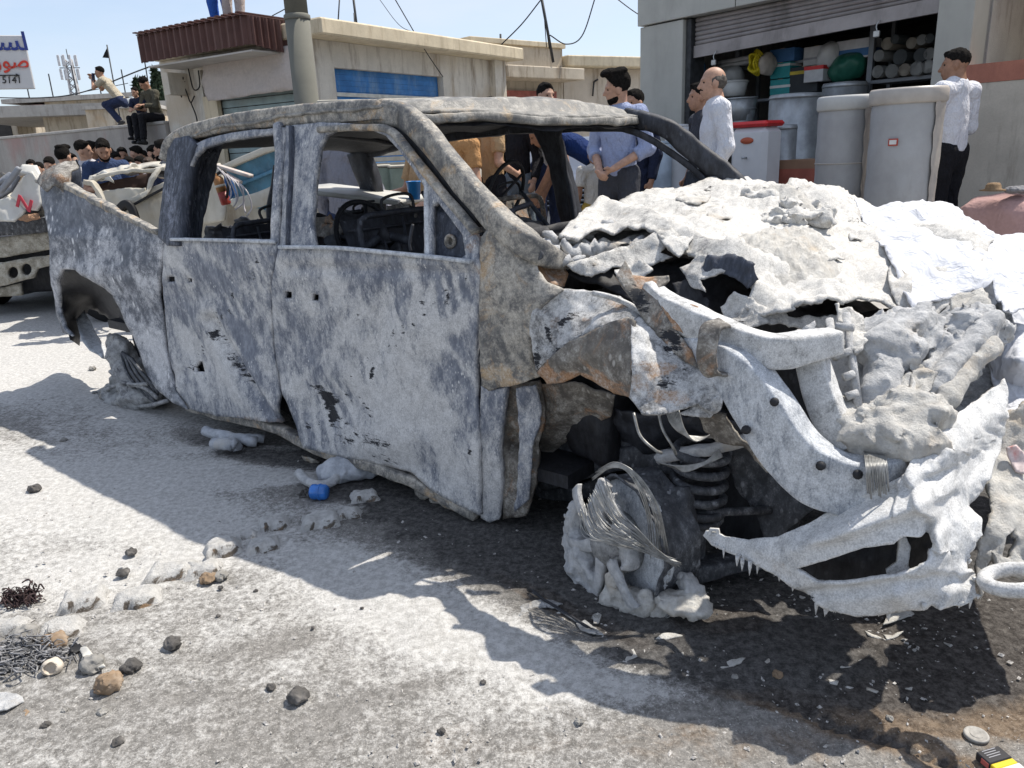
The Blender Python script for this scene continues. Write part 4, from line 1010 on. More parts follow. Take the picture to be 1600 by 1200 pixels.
for i, (px, py, s, mi) in enumerate(pipes):
 p = S.hy(px, py, sy - .06); rad = 9.6 * pm_ * s
 o = MB().lathe([(rad, 0), (rad, .5), (rad * .74, .5), (rad * .74, .02), (rad * .74, 0), (rad, 0)][::-1], 20, sm=False).xform([[1, 0, 0], [0, 0, 1], [0, 1, 0]]).build('pipe_end', M_PIPE[mi])
 o.location = S.wld(p); o.rotation_euler = (0, 0, S.rot); tag(o, PL[i], 'pipe', 'pipes stacked on the rack')
# goods on the shelf
b = S.hy(1220, 148, sy)[2] + .003
carton(1218, 124, 148, .27, .3, sy + .02, 'teal carton lowest on the shelf by the dark gap', M_TEAL, (M_LABEL, .45, .62), z=b)
b2_ = S.hy(1218, 122, sy)[2]
carton(1218, 98, 122, .27, .3, sy + .02, 'teal carton stacked second above the shelf', M_TEAL, (M_LABEL, .75, .9), z=b2_)
carton(1221, 76, 97, .33, .3, sy + .02, 'dull blue carton on top of the teal cartons', M_BLUEC, z=S.hy(1221, 96.5, sy)[2])
carton(1254, 104, 148, .36, .3, sy + .03, 'black machine carton right of the teal cartons', M_DKC, (m_plain('yellow print', (.5, .38, .05), .6), .72, .85), z=b)
carton(1270, 103, 128, .24, .2, sy - .06, 'white carton with a red top band beside the black carton', M_WCART, (m_plain('red plastic', (.55, .03, .03), .4), .76, 1.0), z=S.hy(1270, 128, sy - .06)[2])
carton(1274, 72, 101, .33, .2, sy + .1, 'white carton behind the red banded carton', M_WCART, (m_plain('grey print', (.3, .3, .32), .7), .3, .42), z=S.hy(1274, 101, sy + .1)[2])
carton(1330, 62, 92, .40, .25, sy + .08, 'white and blue pack high on the rack by the post', M_WCART, (M_BLUEC, .1, .5), z=S.hy(1330, 92, sy + .08)[2])
def sack(px, py, rx, rz, y, name, label, mat, cat='bag'):
 p = S.hy(px, py, y); s = pxm(px, py, y); o = solid(name, [('ell', (0, 0, 0), (rx * s, .15, rz * s)), ('ell', (rx * s * .45, -.03, rz * s * .35), (rx * s * .5, .12, rz * s * .6)), ('ell', (-rx * s * .5, .0, -rz * s * .3), (rx * s * .5, .13, rz * s * .6))], .018, mat, None, .05, ((.014, 9),))
 o.location = S.wld(p); o.rotation_euler = (0, 0, S.rot); return tag(o, label, cat)
sack(1325, 106, 28, 20, sy + .12, 'plastic_sack', 'bulging green plastic sack on the rack beside the post', m_plain('green plastic', (.02, .11, .075), .35, .15, 6, bump=.5, bsc=9))
sack(1297, 88, 15, 19, sy + .12, 'plastic_sack', 'bulging white plastic sack above the red topped cartons', m_plain('white plastic bag', (.52, .52, .51), .4, .06, 8, bump=.5, bsc=9))
sack(1200, 100, 7, 14, sy - .1, 'cloth_bag', 'pale beige bag hanging right of the yellow hose', m_plain('beige cloth', (.42, .38, .33), .8))
def coil(px, py, y, label, mat, rad, name='hose_coil', n=6):
 p = S.hy(px, py, y); m = MB()
 for k in range(n):
  a0 = rng.rand() * 6; rr = rad * (1 - .07 * k); m.tube([(rr * .55 * math.cos(t), .03 * math.sin(3 * t + k) - .02 * k, rr * 1.2 * math.sin(t)) for t in np.linspace(0, 6.283, 30)], .014, 6)
 o = m.build(name, mat); o.location = S.wld(p); o.rotation_euler = (0, 0, S.rot); return tag(o, label, 'hose')
coil(1183, 98, sy - .2, 'bright yellow hose coil hanging at the shop doorway', m_plain('yellow plastic', (.55, .45, .02), .4), .115)
def bundle(px, py, y, label, L_, n, mat):
 r = SO('pipe_bundle', px, py, y, label, 'pipes')
 for k in range(n):
  o = MB().tube([(-L_ / 2 + .05 * rng.rand(), 0, 0), (L_ / 2, .02, .02)], .026, 10).build('pipe', mat, r); o.location = (0, .05 * (k % 3), .05 * (k // 3))
bundle(1150, 101, sy - .02, 'bundle of white plastic pipes high behind the elderly man', .62, 6, M_WCART)
sack(1140, 122, 20, 14, sy, 'tarpaulin_bundle', 'pale folded tarpaulin bundle on the goods behind the elderly man', m_plain('pale tarp', (.42, .43, .43), .6, .08, 8, bump=.4, bsc=10), 'bundle')
def bucket(px0, px1, pyt, pyb, y, label, mat):
 p0, p1, pb = S.hy(px0, pyt, y), S.hy(px1, pyt, y), S.hy(px0, pyb, y); rad = abs(p1[0] - p0[0]) / 2; h = p0[2] - pb[2]
 r = empty('metal_bucket', S.wld(((p0[0] + p1[0]) / 2, y, pb[2])), S.rot, label, 'bucket')
 MB().lathe([(rad * .75, 0), (rad * .95, h), (rad * .92, h), (rad * .72, .02)], 24).build('bucket_body', mat, r); MB().lathe([(rad * .95, h - .01), (rad * 1.02, h), (rad * .95, h + .012)], 24).build('rim', mat, r)
bucket(1138, 1180, 156, 190, .35, 'upper zinc bucket of the stack behind the elderly man', M_GALV)
bucket(1142, 1178, 172, 215, .36, 'lower zinc bucket of the stack behind the elderly man', M_GALV)
bucket(1130, 1166, 130, 152, .5, 'smaller pale pot standing above the zinc buckets', M_FOAMB)
# pale drinks cooler and drum by the left door jamb
def drum(px0, px1, pyt, y, label, mat, lid):
 p0, p1 = S.hy(px0, pyt, y), S.hy(px1, pyt, y); rad = abs(p1[0] - p0[0]) / 2; r = empty('plastic_barrel', S.wld(((p0[0] + p1[0]) / 2, y, PAVE)), S.rot, label, 'barrel'); h = p0[2] - PAVE
 MB().lathe([(rad * .93, 0), (rad, .05), (rad, h * .3), (rad * 1.03, h * .32), (rad, h * .34), (rad, h * .66), (rad * 1.03, h * .68), (rad, h * .70), (rad, h - .06), (rad * .85, h - .02)], 28).build('barrel_body', mat, r)
 MB().lathe([(rad * .88, h - .03), (rad * .9, h), (.001, h + .01)], 28).build('lid', lid, r)
drum(1018, 1046, 222, -.9, 'pale blue plastic barrel at the left door jamb', m_plain('pale blue plastic', (.38, .45, .52), .4), m_plain('pale blue plastic', (.38, .45, .52), .4))
drum(1044, 1076, 196, -.6, 'white plastic barrel behind the grey shirted man', m_plain('white enamel', (.60, .61, .62), .35), m_plain('white enamel', (.60, .61, .62), .35))
# net of blue bottles hanging inside left
def bottle_net():
 r = SO('bottle_net', 1087, 100, .42, 'tall hanging net of dark blue bottles inside the left door edge', 'bottles')
 mb_ = m_plain('dark blue plastic', (.03, .07, .13), .3); me = None
 for k in range(26):
  x, z = rng.uniform(-.15, .15), -.05 - k * .035
  if me is None:
   o = MB().lathe([(.035, 0), (.04, .02), (.04, .10), (.015, .14), (.015, .165)], 10).build('bottle', mb_, r); me = o.data
  else: o = link('bottle', me, r)
  o.location = (x, rng.uniform(-.08, .1), z); o.rotation_euler = (rng.uniform(-1.2, 1.2), rng.uniform(-1, 1), 0)
bottle_net()
# shaded pile with a pink cover by the wall
pk = gnd(1570, 372, PAVE)
def pink_heap():
 Y = 6.1; c = aty(1600, 372, Y); r = solid('covered_heap', [('box', (0, 0, .28), (.42, .30, .28), None, .10), ('ell', (-.1, -.05, .55), (.30, .22, .05))], .03, m_cloth('dusty pink cover', (.42, .27, .25), 40, .1, .5, 4), None, .06, ((.025, 4),))
 r.location = (c[0], c[1], PAVE); r.rotation_euler = (0, 0, S.rot); tag(r, 'low heap under a dusty pink cover by the boundary wall', 'heap')
pink_heap()
def hat():
 p = aty(1552, 298, 6.0); r = empty('straw_hat', p, 0, 'brown straw hat lying on the pink covered heap', 'hat'); m = m_plain('brown straw', (.24, .16, .09), .85, .2, 30, bump=.5)
 MB().lathe([(.085, 0), (.09, .006), (.055, .015), (.052, .04), (.04, .058), (.001, .062)], 24, wob=.05).build('crown', m, r)
 bx = aty(1587, 297, 6.0); o = solid('rag', [('ell', (0, 0, 0), (.09, .06, .025)), ('ell', (.05, .02, .01), (.06, .05, .03))], .012, m_cloth('grey rag', (.22, .22, .23)), None, .02, ((.012, 14),)); o.location = bx; tag(o, 'grey rag lying on the pink covered heap', 'rag')
hat()
# ================================================================== BURNT PICKUP
TF = Frame(np.array([-0.0254, 2.5422, 0.0]), -39.0)        # x along the near side towards the nose, y across to the far side
TEYE = TF.loc(EYE)
truck = empty('burnt_pickup', TF.O, TF.rot, 'burnt out double cab pickup with crushed nose covered in white extinguisher powder', 'pickup truck')
def T(px, py, d):
 return TF.hy(px, py, d)
T.eye = TEYE
def TS(px, py, d):
 """near side skin: leans in above the belt line and bellies out below it; d is an extra inset"""
 v = 0.0
 for _ in range(4):
  p = TF.hy(px, py, v + d); z = p[2]
  v = .012 * math.cos(min(1, abs(z - .62) / .4) * math.pi) - .012 if z < .98 else .30 * (z - .98) - .024
 return TF.hy(px, py, v + d)
TS.eye = TEYE
M_SIDE = m_burnt('powdered door steel', base=(.115, .13, .165), mid=(.25, .268, .305), ash=(.565, .56, .55), ash_b=.05, rust_b=-.12, char_b=-.06, streak=(2.2, 2.2, 1.1), rot=(0, .5, 0), fleck=1, fsc=75)
M_PILLAR = m_burnt('scorched pillar steel', base=(.10, .10, .10), mid=(.26, .245, .215), ash=(.54, .50, .43), rust=(.32, .225, .13), ash_b=.03, rust_b=.075, char_b=-.12, streak=(1, 1, 1), sc=1.3)
M_ROOFM = m_burnt('scorched roof steel', base=(.12, .12, .115), mid=(.23, .22, .20), ash=(.46, .44, .40), rust=(.28, .21, .13), ash_b=.02, rust_b=.05, char_b=-.2, streak=(1, 1, 1), sc=1.4)
M_INNER = m_burnt('sooty inner steel', base=(.016, .017, .021), mid=(.045, .049, .06), ash=(.25, .27, .31), rust=(.075, .05, .032), ash_b=-.20, rust_b=-.02, char_b=.0, streak=(2, 2, .7), fleck=.2)
M_CPIL = m_burnt('blue black pillar', base=(.028, .033, .046), mid=(.07, .08, .105), ash=(.33, .35, .41), rust=(.12, .10, .07), ash_b=-.10, rust_b=-.06, char_b=-.05, streak=(4, 4, .6), fleck=.25)
M_SOOT = m_burnt('soot', base=(.012, .012, .014), mid=(.03, .031, .036), ash=(.16, .17, .19), rust=(.06, .045, .03), ash_b=-.24, rust_b=-.04, char_b=.05, fleck=.1)
M_RUSTY = m_burnt('rust scorched steel', base=(.095, .085, .075), mid=(.20, .18, .15), ash=(.52, .50, .46), rust=(.24, .135, .07), ash_b=-.02, rust_b=.10, char_b=-.04, sc=1.4, streak=(1, 1, 1))
M_FEND = m_burnt('flaked fender paint', base=(.10, .10, .10), mid=(.27, .265, .26), ash=(.58, .58, .57), rust=(.25, .15, .08), ash_b=.10, rust_b=.02, char_b=.015, sc=1.5, streak=(1, 1, 1))
M_BEAMW = m_burnt('powder coated beam', base=(.17, .17, .165), mid=(.31, .315, .32), ash=(.62, .62, .61), rust=(.27, .20, .13), ash_b=.20, rust_b=-.02, char_b=-.10, sc=1.6, streak=(1, 1, 1), fleck=.2)
M_RAIL = m_burnt('pale blue grey rail', base=(.17, .19, .22), mid=(.30, .325, .36), ash=(.58, .60, .62), rust=(.26, .18, .11), ash_b=.16, rust_b=-.07, char_b=-.10, sc=1.3, streak=(2, 2, 1))
M_BUMP = m_burnt('powder crusted bumper', base=(.27, .28, .29), mid=(.38, .39, .405), ash=(.62, .62, .61), rust=(.32, .22, .13), ash_b=.30, rust_b=-.07, char_b=-.10, sc=1.2, streak=(1.6, 1.6, 1), bump=.7)
M_HOODM = m_burnt('powder covered hood sheet', base=(.15, .152, .158), mid=(.32, .322, .325), ash=(.58, .565, .53), rust=(.46, .38, .28), ash_b=.27, rust_b=.07, char_b=-.02, sc=1.6, streak=(1, 1, 1), bump=.9)
M_UNDER = m_burnt('greasy chassis steel', base=(.035, .037, .042), mid=(.095, .10, .11), ash=(.36, .37, .39), rust=(.11, .085, .06), ash_b=-.08, rust_b=-.06, char_b=-.02, streak=(1.5, 1.5, 1), sc=1.5)
M_CRUST = m_ash('foam crust', (.61, .595, .555), (.42, .405, .375), (.52, .44, .34), dark_b=.02, tan_b=.03); M_CRUSTG = m_ash('grey foam crust', (.58, .58, .575), (.37, .375, .38), (.46, .41, .34), dark_b=.0)
M_CRUSTD = m_ash('dirty foam crust', (.46, .46, .45), (.20, .20, .20), (.33, .28, .22), dark_b=.10)
M_STRAND = m_plain('bare tyre cord', (.30, .30, .29), .45, .35, 30, .6)
M_SHEET = m_cloth('white sheeting', (.56, .57, .60), 30, .05, .7, 5.0)
def smears(x0, x1, y0, y1, n, seed, ang=(40, 75), amp=(.15, .5), ratio=.4):
 rr = np.random.RandomState(seed); out = []
 for k in range(n):
  L_ = rr.uniform(14, 60); out.append(('ash', rr.uniform(x0, x1), rr.uniform(y0, y1), L_, L_ * rr.uniform(.10, .35), rr.uniform(*ang), rr.uniform(*amp) * (1 if rr.rand() > ratio else -.8)))
 return out
# ---- cab side: rear door, front door, bed side
side_cr = [(.010, 2.6, 'n'), (.004, 9, 'n')]
front_top = [(437, 384), (560, 391), (664, 400), (737, 408)]
# front door: skin with its window frame
fd_out = [(437, 384), (441, 300), (447, 196), (500, 191), (565, 194), (604, 202), (630, 226), (660, 262), (700, 312), (742, 358), (748, 408), (746, 480), (744, 600), (747, 700), (748, 806), (716, 790), (680, 770), (640, 742), (560, 722), (472, 700), (440, 616), (428, 540), (425, 450)]
fd_win = [(490, 383), (486, 350), (491, 281), (499, 231), (509, 210), (524, 203), (574, 201), (602, 211), (624, 236), (645, 264), (664, 292), (664, 330), (664, 398), (580, 390)]
fd_tri = [(676, 400), (675, 322), (684, 315), (702, 338), (722, 366), (727, 398), (718, 405), (690, 405)]
fd_paint = [('ash', 660, 600, 75, 60, 50, .55), ('ash', 640, 690, 90, 70, 40, .7), ('ash', 720, 500, 40, 14, -50, .7), ('ash', 590, 600, 50, 90, 0, .15), ('ash', 560, 470, 80, 70, 0, .18), ('ash', 720, 760, 50, 40, 0, .4), ('ash', 695, 580, 22, 60, 10, -.75), ('ash', 700, 440, 40, 30, 0, -.35), ('ash', 620, 420, 90, 25, 0, -.3), ('ash', 725, 640, 20, 70, 0, -.6),
   ('char', 496, 612, 26, 9, 35, .55), ('char', 512, 645, 9, 34, -22, .50), ('char', 545, 688, 36, 12, 14, .46), ('char', 570, 640, 30, 9, 50, .50), ('char', 592, 690, 34, 10, 24, .5), ('char', 540, 664, 26, 7, 30, .42), ('char', 560, 495, 5, 22, 0, .5), ('char', 585, 590, 5, 18, 0, .5), ('char', 490, 440, 14, 22, -20, .35), ('char', 600, 720, 30, 8, 20, .5), ('rust', 740, 430, 18, 30, 0, .5), ('rust', 742, 370, 16, 40, 30, .5)] + smears(430, 745, 400, 790, 90, 1) + smears(440, 745, 410, 600, 24, 2, (-70, -40)) + [('ash', 440 + 300 * ((k * .618) % 1), 420 + 330 * ((k * .379) % 1), 22 + 9 * (k % 6), 3.2, 62 + 5 * (k % 7), .55) for k in range(40)] + [('char', 440 + 300 * ((k * .618) % 1), 430 + 300 * ((k * .377) % 1), 3 + k % 4, 8 + 3 * (k % 5), -20 + 9 * (k % 6), .5) for k in range(26)]
def fd_post(X, V):
 # dents and the bulged lower skin
 g = lambda px, py, rx, ry, a=0: np.exp(-(((X[:, 0] - px) / rx) ** 2 + ((X[:, 1] - py) / ry) ** 2))
 V[:, 1] += .030 * g(520, 640, 60, 40) - .022 * g(640, 560, 70, 90) + .018 * g(700, 450, 50, 30) + .02 * g(600, 480, 16, 80) + .03 * g(590, 740, 90, 30)
 V[:, 1] += .012 * np.exp(-((X[:, 1] - 418 - (X[:, 0] - 437) * .03) / 9) ** 2) * (X[:, 0] > 440)
 return V
# keep the window band flat
h_side = 5
patch('front_door', fd_out, lambda x, y, d: TS(x, y, 0), holes=[fd_win, fd_tri, [(446, 455), (456, 456), (456, 467), (446, 466)], [(487, 460), (496, 461), (496, 471), (487, 470)]], h=h_side, thick=.022, crumple=[(.006, 2.6, 'n'), (.0028, 9, 'n')], mat=M_SIDE, parent=truck, paint=fd_paint, post=fd_post, rag=.8, seed=2, hrag=.3)
rd_out = [(258, 372), (262, 330), (272, 270), (285, 240), (300, 226), (330, 214), (380, 204), (445, 197), (439, 300), (435, 384), (423, 450), (426, 540), (438, 616), (432, 664), (400, 655), (340, 650), (296, 640), (276, 610), (264, 560), (258, 500), (254, 440)]
rd_win = [(280, 371), (283, 330), (292, 275), (303, 245), (318, 231), (345, 222), (400, 212), (438, 207), (433, 290), (429, 374), (350, 373)]
rd_paint = [('ash', 330, 560, 80, 60, 30, .22), ('ash', 380, 610, 60, 40, 0, .25), ('ash', 300, 460, 40, 40, 0, .1), ('ash', 400, 410, 40, 25, 0, -.3), ('char', 372, 575, 7, 40, -38, .6), ('char', 345, 530, 22, 6, 30, .45), ('char', 420, 650, 20, 6, 30, .4), ('rust', 400, 655, 50, 10, 10, .5), ('ash', 265, 390, 14, 40, 0, .5)] + smears(258, 430, 390, 650, 60, 3) + [('ash', 262 + 165 * ((k * .618) % 1), 400 + 230 * ((k * .379) % 1), 20 + 8 * (k % 6), 3, 60 + 5 * (k % 7), .55) for k in range(28)] + [('char', 260 + 160 * ((k * .618) % 1), 400 + 230 * ((k * .377) % 1), 3 + k % 3, 7 + 3 * (k % 5), -30 + 9 * (k % 6), .5) for k in range(18)]
def rd_post(X, V):
 # a sharp crease runs down the middle of the rear door
 ax, ay, bx, by = 331, 500, 432, 668; t = ((X[:, 0] - ax) * (bx - ax) + (X[:, 1] - ay) * (by - ay)) / ((bx - ax) ** 2 + (by - ay) ** 2)
 dd = np.hypot(X[:, 0] - ax - np.clip(t, 0, 1) * (bx - ax), X[:, 1] - ay - np.clip(t, 0, 1) * (by - ay))
 V[:, 1] += .030 * np.exp(-(dd / 7) ** 2) - .016 * np.exp(-((dd - 18) / 14) ** 2)
 V[:, 1] += .02 * np.exp(-(((X[:, 0] - 300) / 30) ** 2 + ((X[:, 1] - 560) / 50) ** 2))
 return V
patch('rear_door', rd_out, lambda x, y, d: TS(x, y, .004), holes=[rd_win, [(262, 432), (273, 432), (273, 441), (262, 441)], [(295, 434), (301, 435), (301, 442), (295, 441)], [(300, 575), (306, 566), (310, 566), (316, 582), (303, 582)]], h=h_side, thick=.022, crumple=[(.008, 2.6, 'n'), (.0035, 9, 'n')], mat=M_SIDE, parent=truck, paint=rd_paint, post=rd_post, rag=.8, seed=3, hrag=.3)
# window sills: pale folded edges
for nm, pts in (('door_sill', [(437, 386, -.012), (520, 387, -.014), (600, 394, -.012), (680, 402, -.012), (737, 409, -.01)]), ('door_sill', [(268, 374, -.008), (340, 375, -.01), (430, 378, -.01)])):
 beam(nm, [TS(x, y, d) for x, y, d in pts], [(.020, .016)], M_RAIL, truck, n=24, seg=10, pw=.6)
# vertical divider bar of the front window, with its screw holes
beam('window_bar', [TS(668, 275, .004), TS(668, 330, .004), TS(670, 405, .004)], [(.022, .020)], M_RAIL, truck, ref=(0, -1, 0), n=12, seg=10)
# mirror mount plate in the quarter window
patch('mirror_plate', [(674, 316), (690, 312), (724, 362), (730, 402), (674, 404)], lambda x, y, d: TS(x, y, .035), holes=[[(700, 370), (706, 368), (710, 376), (706, 384), (700, 382)]], h=4, thick=.01, crumple=[(.012, 14, 'n'), (.005, 40, 'n')], mat=M_CPIL, parent=truck, paint=[('rust', 706, 376, 10, 10, 0, .6)], seed=8, hrag=.2)
lt = T(706, 377, .03); MB().lathe([(.024, 0), (.026, .012), (.018, .016), (.015, .0)], 16, tuple(lt), ax=(0, -1, .1)).build('mirror_boss', M_RUSTY, truck)
# handles' torn recesses: dark boxes behind the skin
for (x, y) in ((451, 461), (491, 465), (267, 437), (298, 438), (308, 575)):
 p = TS(x, y, .06); MB().box(p[0] - .05, p[0] + .05, p[1], p[1] + .02, p[2] - .05, p[2] + .05).build('latch_plate', M_SOOT, truck)
# inner door shells
patch('door_liner', [(440, 390), (740, 412), (740, 790), (560, 715), (440, 640)], lambda x, y, d: TS(x, y, .10), h=16, thick=.01, crumple=[(.02, 4, 'n')], mat=M_SOOT, parent=truck, seed=4)
patch('door_liner', [(262, 380), (430, 382), (430, 650), (300, 630), (262, 520)], lambda x, y, d: TS(x, y, .10), h=16, thick=.01, crumple=[(.02, 4, 'n')], mat=M_SOOT, parent=truck, seed=5)
# bed side with wheel arch
bed_out = [(60, 283), (75, 278), (90, 284), (130, 304), (170, 326), (210, 346), (244, 360), (252, 372), (250, 440), (254, 500), (260, 558), (274, 612), (292, 640), (270, 628), (246, 608), (230, 590), (222, 560), (212, 530), (196, 492), (178, 462), (150, 436), (122, 421), (100, 420), (93, 440), (92, 480), (100, 510), (112, 526), (98, 520), (88, 490), (82, 440), (76, 380), (66, 320)]
bed_paint = [('ash', 210, 430, 40, 60, 0, .12), ('ash', 150, 370, 90, 40, 30, -.38), ('ash', 240, 560, 40, 50, 0, .3), ('ash', 100, 320, 50, 30, 0, -.3), ('rust', 200, 345, 70, 6, 28, .35), ('ash', 225, 480, 22, 50, -20, -.2), ('ash', 90, 470, 12, 60, 0, .3)] + smears(90, 260, 300, 620, 50, 4)
M_BED = m_burnt('flecked bed steel', base=(.075, .085, .105), mid=(.19, .205, .235), ash=(.60, .60, .61), ash_b=.02, rust_b=-.10, char_b=-.08, streak=(1.2, 1.2, 1.2), fleck=.95, fsc=21)
def bed_post(X, V):
 g = lambda px, py, rx, ry: np.exp(-(((X[:, 0] - px) / rx) ** 2 + ((X[:, 1] - py) / ry) ** 2))
 V[:, 1] += .05 * g(160, 360, 60, 40) - .03 * g(150, 430, 60, 22) - .02 * g(200, 500, 25, 50)
 return V
patch('bed_side', bed_out, lambda x, y, d: TS(x, y, .010), h=5, thick=.020, crumple=[(.012, 2.4, 'n'), (.004, 9, 'n')], mat=M_BED, parent=truck, paint=bed_paint, post=bed_post, rag=1.0, seed=6)
# top rail of the bed and its folded rear corner
beam('bed_rail', [TS(62, 283, .03), TS(100, 288, .03), TS(160, 319, .03), TS(210, 344, .03), TS(250, 364, .03)], [(.05, .035), (.05, .04), (.05, .035), (.045, .03), (.04, .03)], M_PILLAR, truck, n=30, crumple=.01)
patch('bed_corner', [(58, 285, 0), (62, 272, .03), (84, 258, .10), (102, 250, .16), (118, 252, .2), (124, 262, .2), (112, 268, .14), (108, 300, .10), (104, 306, .08), (85, 288, .03), (72, 300, .0)], T, inner=[(92, 272, .06)], h=4, thick=.012, crumple=[(.008, 7, 'n')], mat=M_RUSTY, parent=truck, rag=.8, seed=9)
patch('tailgate_edge', [(112, 256, .22), (120, 250, .22), (126, 262, .26), (128, 322, .26), (108, 314, .16), (108, 268, .14)], T, h=5, thick=.012, crumple=[(.008, 7, 'n')], mat=M_CPIL, parent=truck, rag=.8, seed=10)
# inner bed wall and wheel housing
patch('wheel_housing', [(92, 425, .06), (122, 418, .05), (155, 436, .06), (182, 468, .06), (200, 500, .07), (200, 520, .18), (170, 500, .30), (140, 482, .35), (128, 500, .30), (124, 540, .20), (112, 530, .08), (96, 490, .05)], T, inner=[(140, 470, .32)], h=6, thick=.008, crumple=[(.015, 6, 'n')], mat=M_SOOT, parent=truck, rag=1.2, seed=11)
patch('inner_arch', [(118, 500, .22), (132, 484, .30), (150, 520, .26), (176, 560, .16), (160, 556, .10), (140, 545, .10), (128, 532, .12)], T, h=5, thick=.01, crumple=[(.01, 8, 'n')], mat=M_RAIL, parent=truck, rag=1, seed=12)
pO = T(120, 300, .12)
for (a, b) in (((-3.0, .32), (-2.1, .32)),):
 pass
patch('bed_wall', [(90, 300, .14), (130, 318, .14), (244, 372, .14), (250, 560, .14), (226, 580, .14), (190, 480, .14), (140, 425, .14), (98, 412, .14)], T, h=14, thick=.01, crumple=[(.02, 5, 'n')], mat=M_INNER, parent=truck, seed=13)
bed_fl = MB(); bed_fl.box(-3.2, -2.1, .10, 1.42, .42, .47); bed_fl.build('bed_floor', M_SOOT, truck)
bw_ = MB(); bw_.box(-3.0, -2.06, 1.36, 1.42, .45, .80); bw_.build('bed_side_far', M_BED, truck)
# rear axle, spring pack and burnt wheel remains
mb = MB(); mb.tube([(-2.72, .16, .20), (-2.72, 1.35, .22)], .05, 12); mb.lathe([(.001, -.1), (.11, -.08), (.13, 0), (.11, .08), (.001, .1)], 16, (-2.72, .75, .21), ax=(1, 0, 0)); mb.build('rear_axle', M_UNDER, truck)
beam('leaf_spring', [(-3.15, .30, .42), (-2.75, .30, .28), (-2.2, .30, .40)], [(.06, .05)], M_UNDER, truck, n=16, seg=8)
beam('frame_rail', [(-3.1, .35, .40), (-2.0, .35, .33), (-.4, .32, .22), (.35, .30, .30)], [(.07, .12)], M_UNDER, truck, n=40, seg=8)
beam('frame_rail', [(-3.1, 1.1, .40), (-2.0, 1.1, .36), (-.4, 1.1, .26), (1.0, 1.1, .35)], [(.07, .12)], M_UNDER, truck, n=40, seg=8)
def Tg(px, py): return TF.loc(gnd(px, py))
w0 = T(192, 588, .10)
rw = solid('rear_wheel', [('ell', tuple(T(195, 560, .10)), (.10, .08, .13)), ('ell', tuple(T(205, 590, .08)), (.17, .09, .10)), ('ell', tuple(T(190, 620, .04)), (.20, .12, .05)), ('ell', tuple(T(225, 618, .05)), (.16, .11, .06)), ('cap', tuple(T(182, 540, .12)), tuple(T(220, 615, .04)), .06, .08), ('cap', tuple(T(170, 628, .0)), tuple(T(250, 628, .04)), .03, .035)], .014, M_CRUSTD, truck, .05, ((.03, 7), (.018, 18)))
for k in range(7):
 pts = [T(188 + k * 3, 548 + k * 2, .06 - .008 * k), T(200 + k * 4 + 3 * (k % 2), 585, .01 - .006 * k), T(228 + 3 * k, 618 - k, .0), T(250 - k * 2, 632 - k, .02)]
 MB().tube(crom(pts, 20), .008, 6).build('tyre_cord', M_UNDER, truck)
for (pts) in ([(160, 612), (190, 600), (225, 606), (246, 622)], [(155, 628), (190, 634), (230, 634), (262, 626)], [(172, 580), (196, 600), (230, 600)]):
 MB().tube(crom([T(x, y, -.02) for x, y in pts], 24), .012, 6).build('tyre_bead', M_CRUSTD, truck)
# ---- roof, rails and pillars
def rail_pt(i, d): return TS(*i, d)
rail_px = [(252, 366), (258, 310), (266, 248), (276, 218), (300, 206), (350, 195), (455, 183), (540, 178), (600, 178), (636, 196), (668, 232), (715, 292), (762, 340), (815, 372), (850, 392)]
# C pillar outer
patch('rear_pillar', [(246, 370), (254, 300), (262, 235), (272, 216), (292, 212), (306, 226), (296, 255), (288, 300), (284, 340), (281, 384), (262, 384)], lambda x, y, d: TS(x, y, -.004), h=5, thick=.05, crumple=[(.004, 8, 'n')], mat=M_CPIL, parent=truck, paint=[('ash', 262, 340, 16, 60, 0, .35), ('ash', 268, 270, 10, 60, 0, .2)], rag=.6, seed=20)
patch('rear_pillar_inner', [(280, 376, .10), (286, 320, .10), (298, 260, .11), (310, 234, .12), (350, 222, .12), (346, 235, .20), (336, 258, .20), (326, 300, .20), (318, 340, .19), (313, 378, .18)], lambda x, y, d: TS(x, y, d), h=5, thick=.03, crumple=[(.006, 9, 'n')], mat=M_CPIL, parent=truck, paint=[('ash', 304, 330, 8, 60, 8, .3)], rag=.8, seed=21)
for dx in (0, 9, 19):
 beam('pillar_rib', [TS(287 + dx, 376, .085 + dx * .004), TS(292 + dx, 310, .085 + dx * .004), TS(304 + dx, 258, .09 + dx * .004), TS(318 + dx, 236, .09 + dx * .004)], [(.022, .018)], M_CPIL, truck, ref=(0, -1, 0), n=20, seg=8, pw=.6, crumple=.004, seed=dx)
# B pillar between the doors, deep
beam('door_pillar', [TS(441, 196, .03), TS(444, 260, .03), TS(438, 340, .03), TS(436, 400, .03)], [(.050, .07)], M_SIDE, truck, ref=(0, -1, 0), n=20, seg=14, crumple=.004)
beam('door_pillar_inner', [TS(474, 196, .12), TS(470, 260, .11), TS(466, 330, .11), TS(468, 400, .11)], [(.085, .05)], M_PILLAR, truck, ref=(0, -1, 0), n=20, seg=14, crumple=.006)
beam('frame_edge', [TS(457, 198, .0), TS(457, 260, .0), TS(453, 330, .0), TS(452, 384, .0)], [(.018, .03)], M_CPIL, truck, ref=(0, -1, 0), n=16, seg=8)
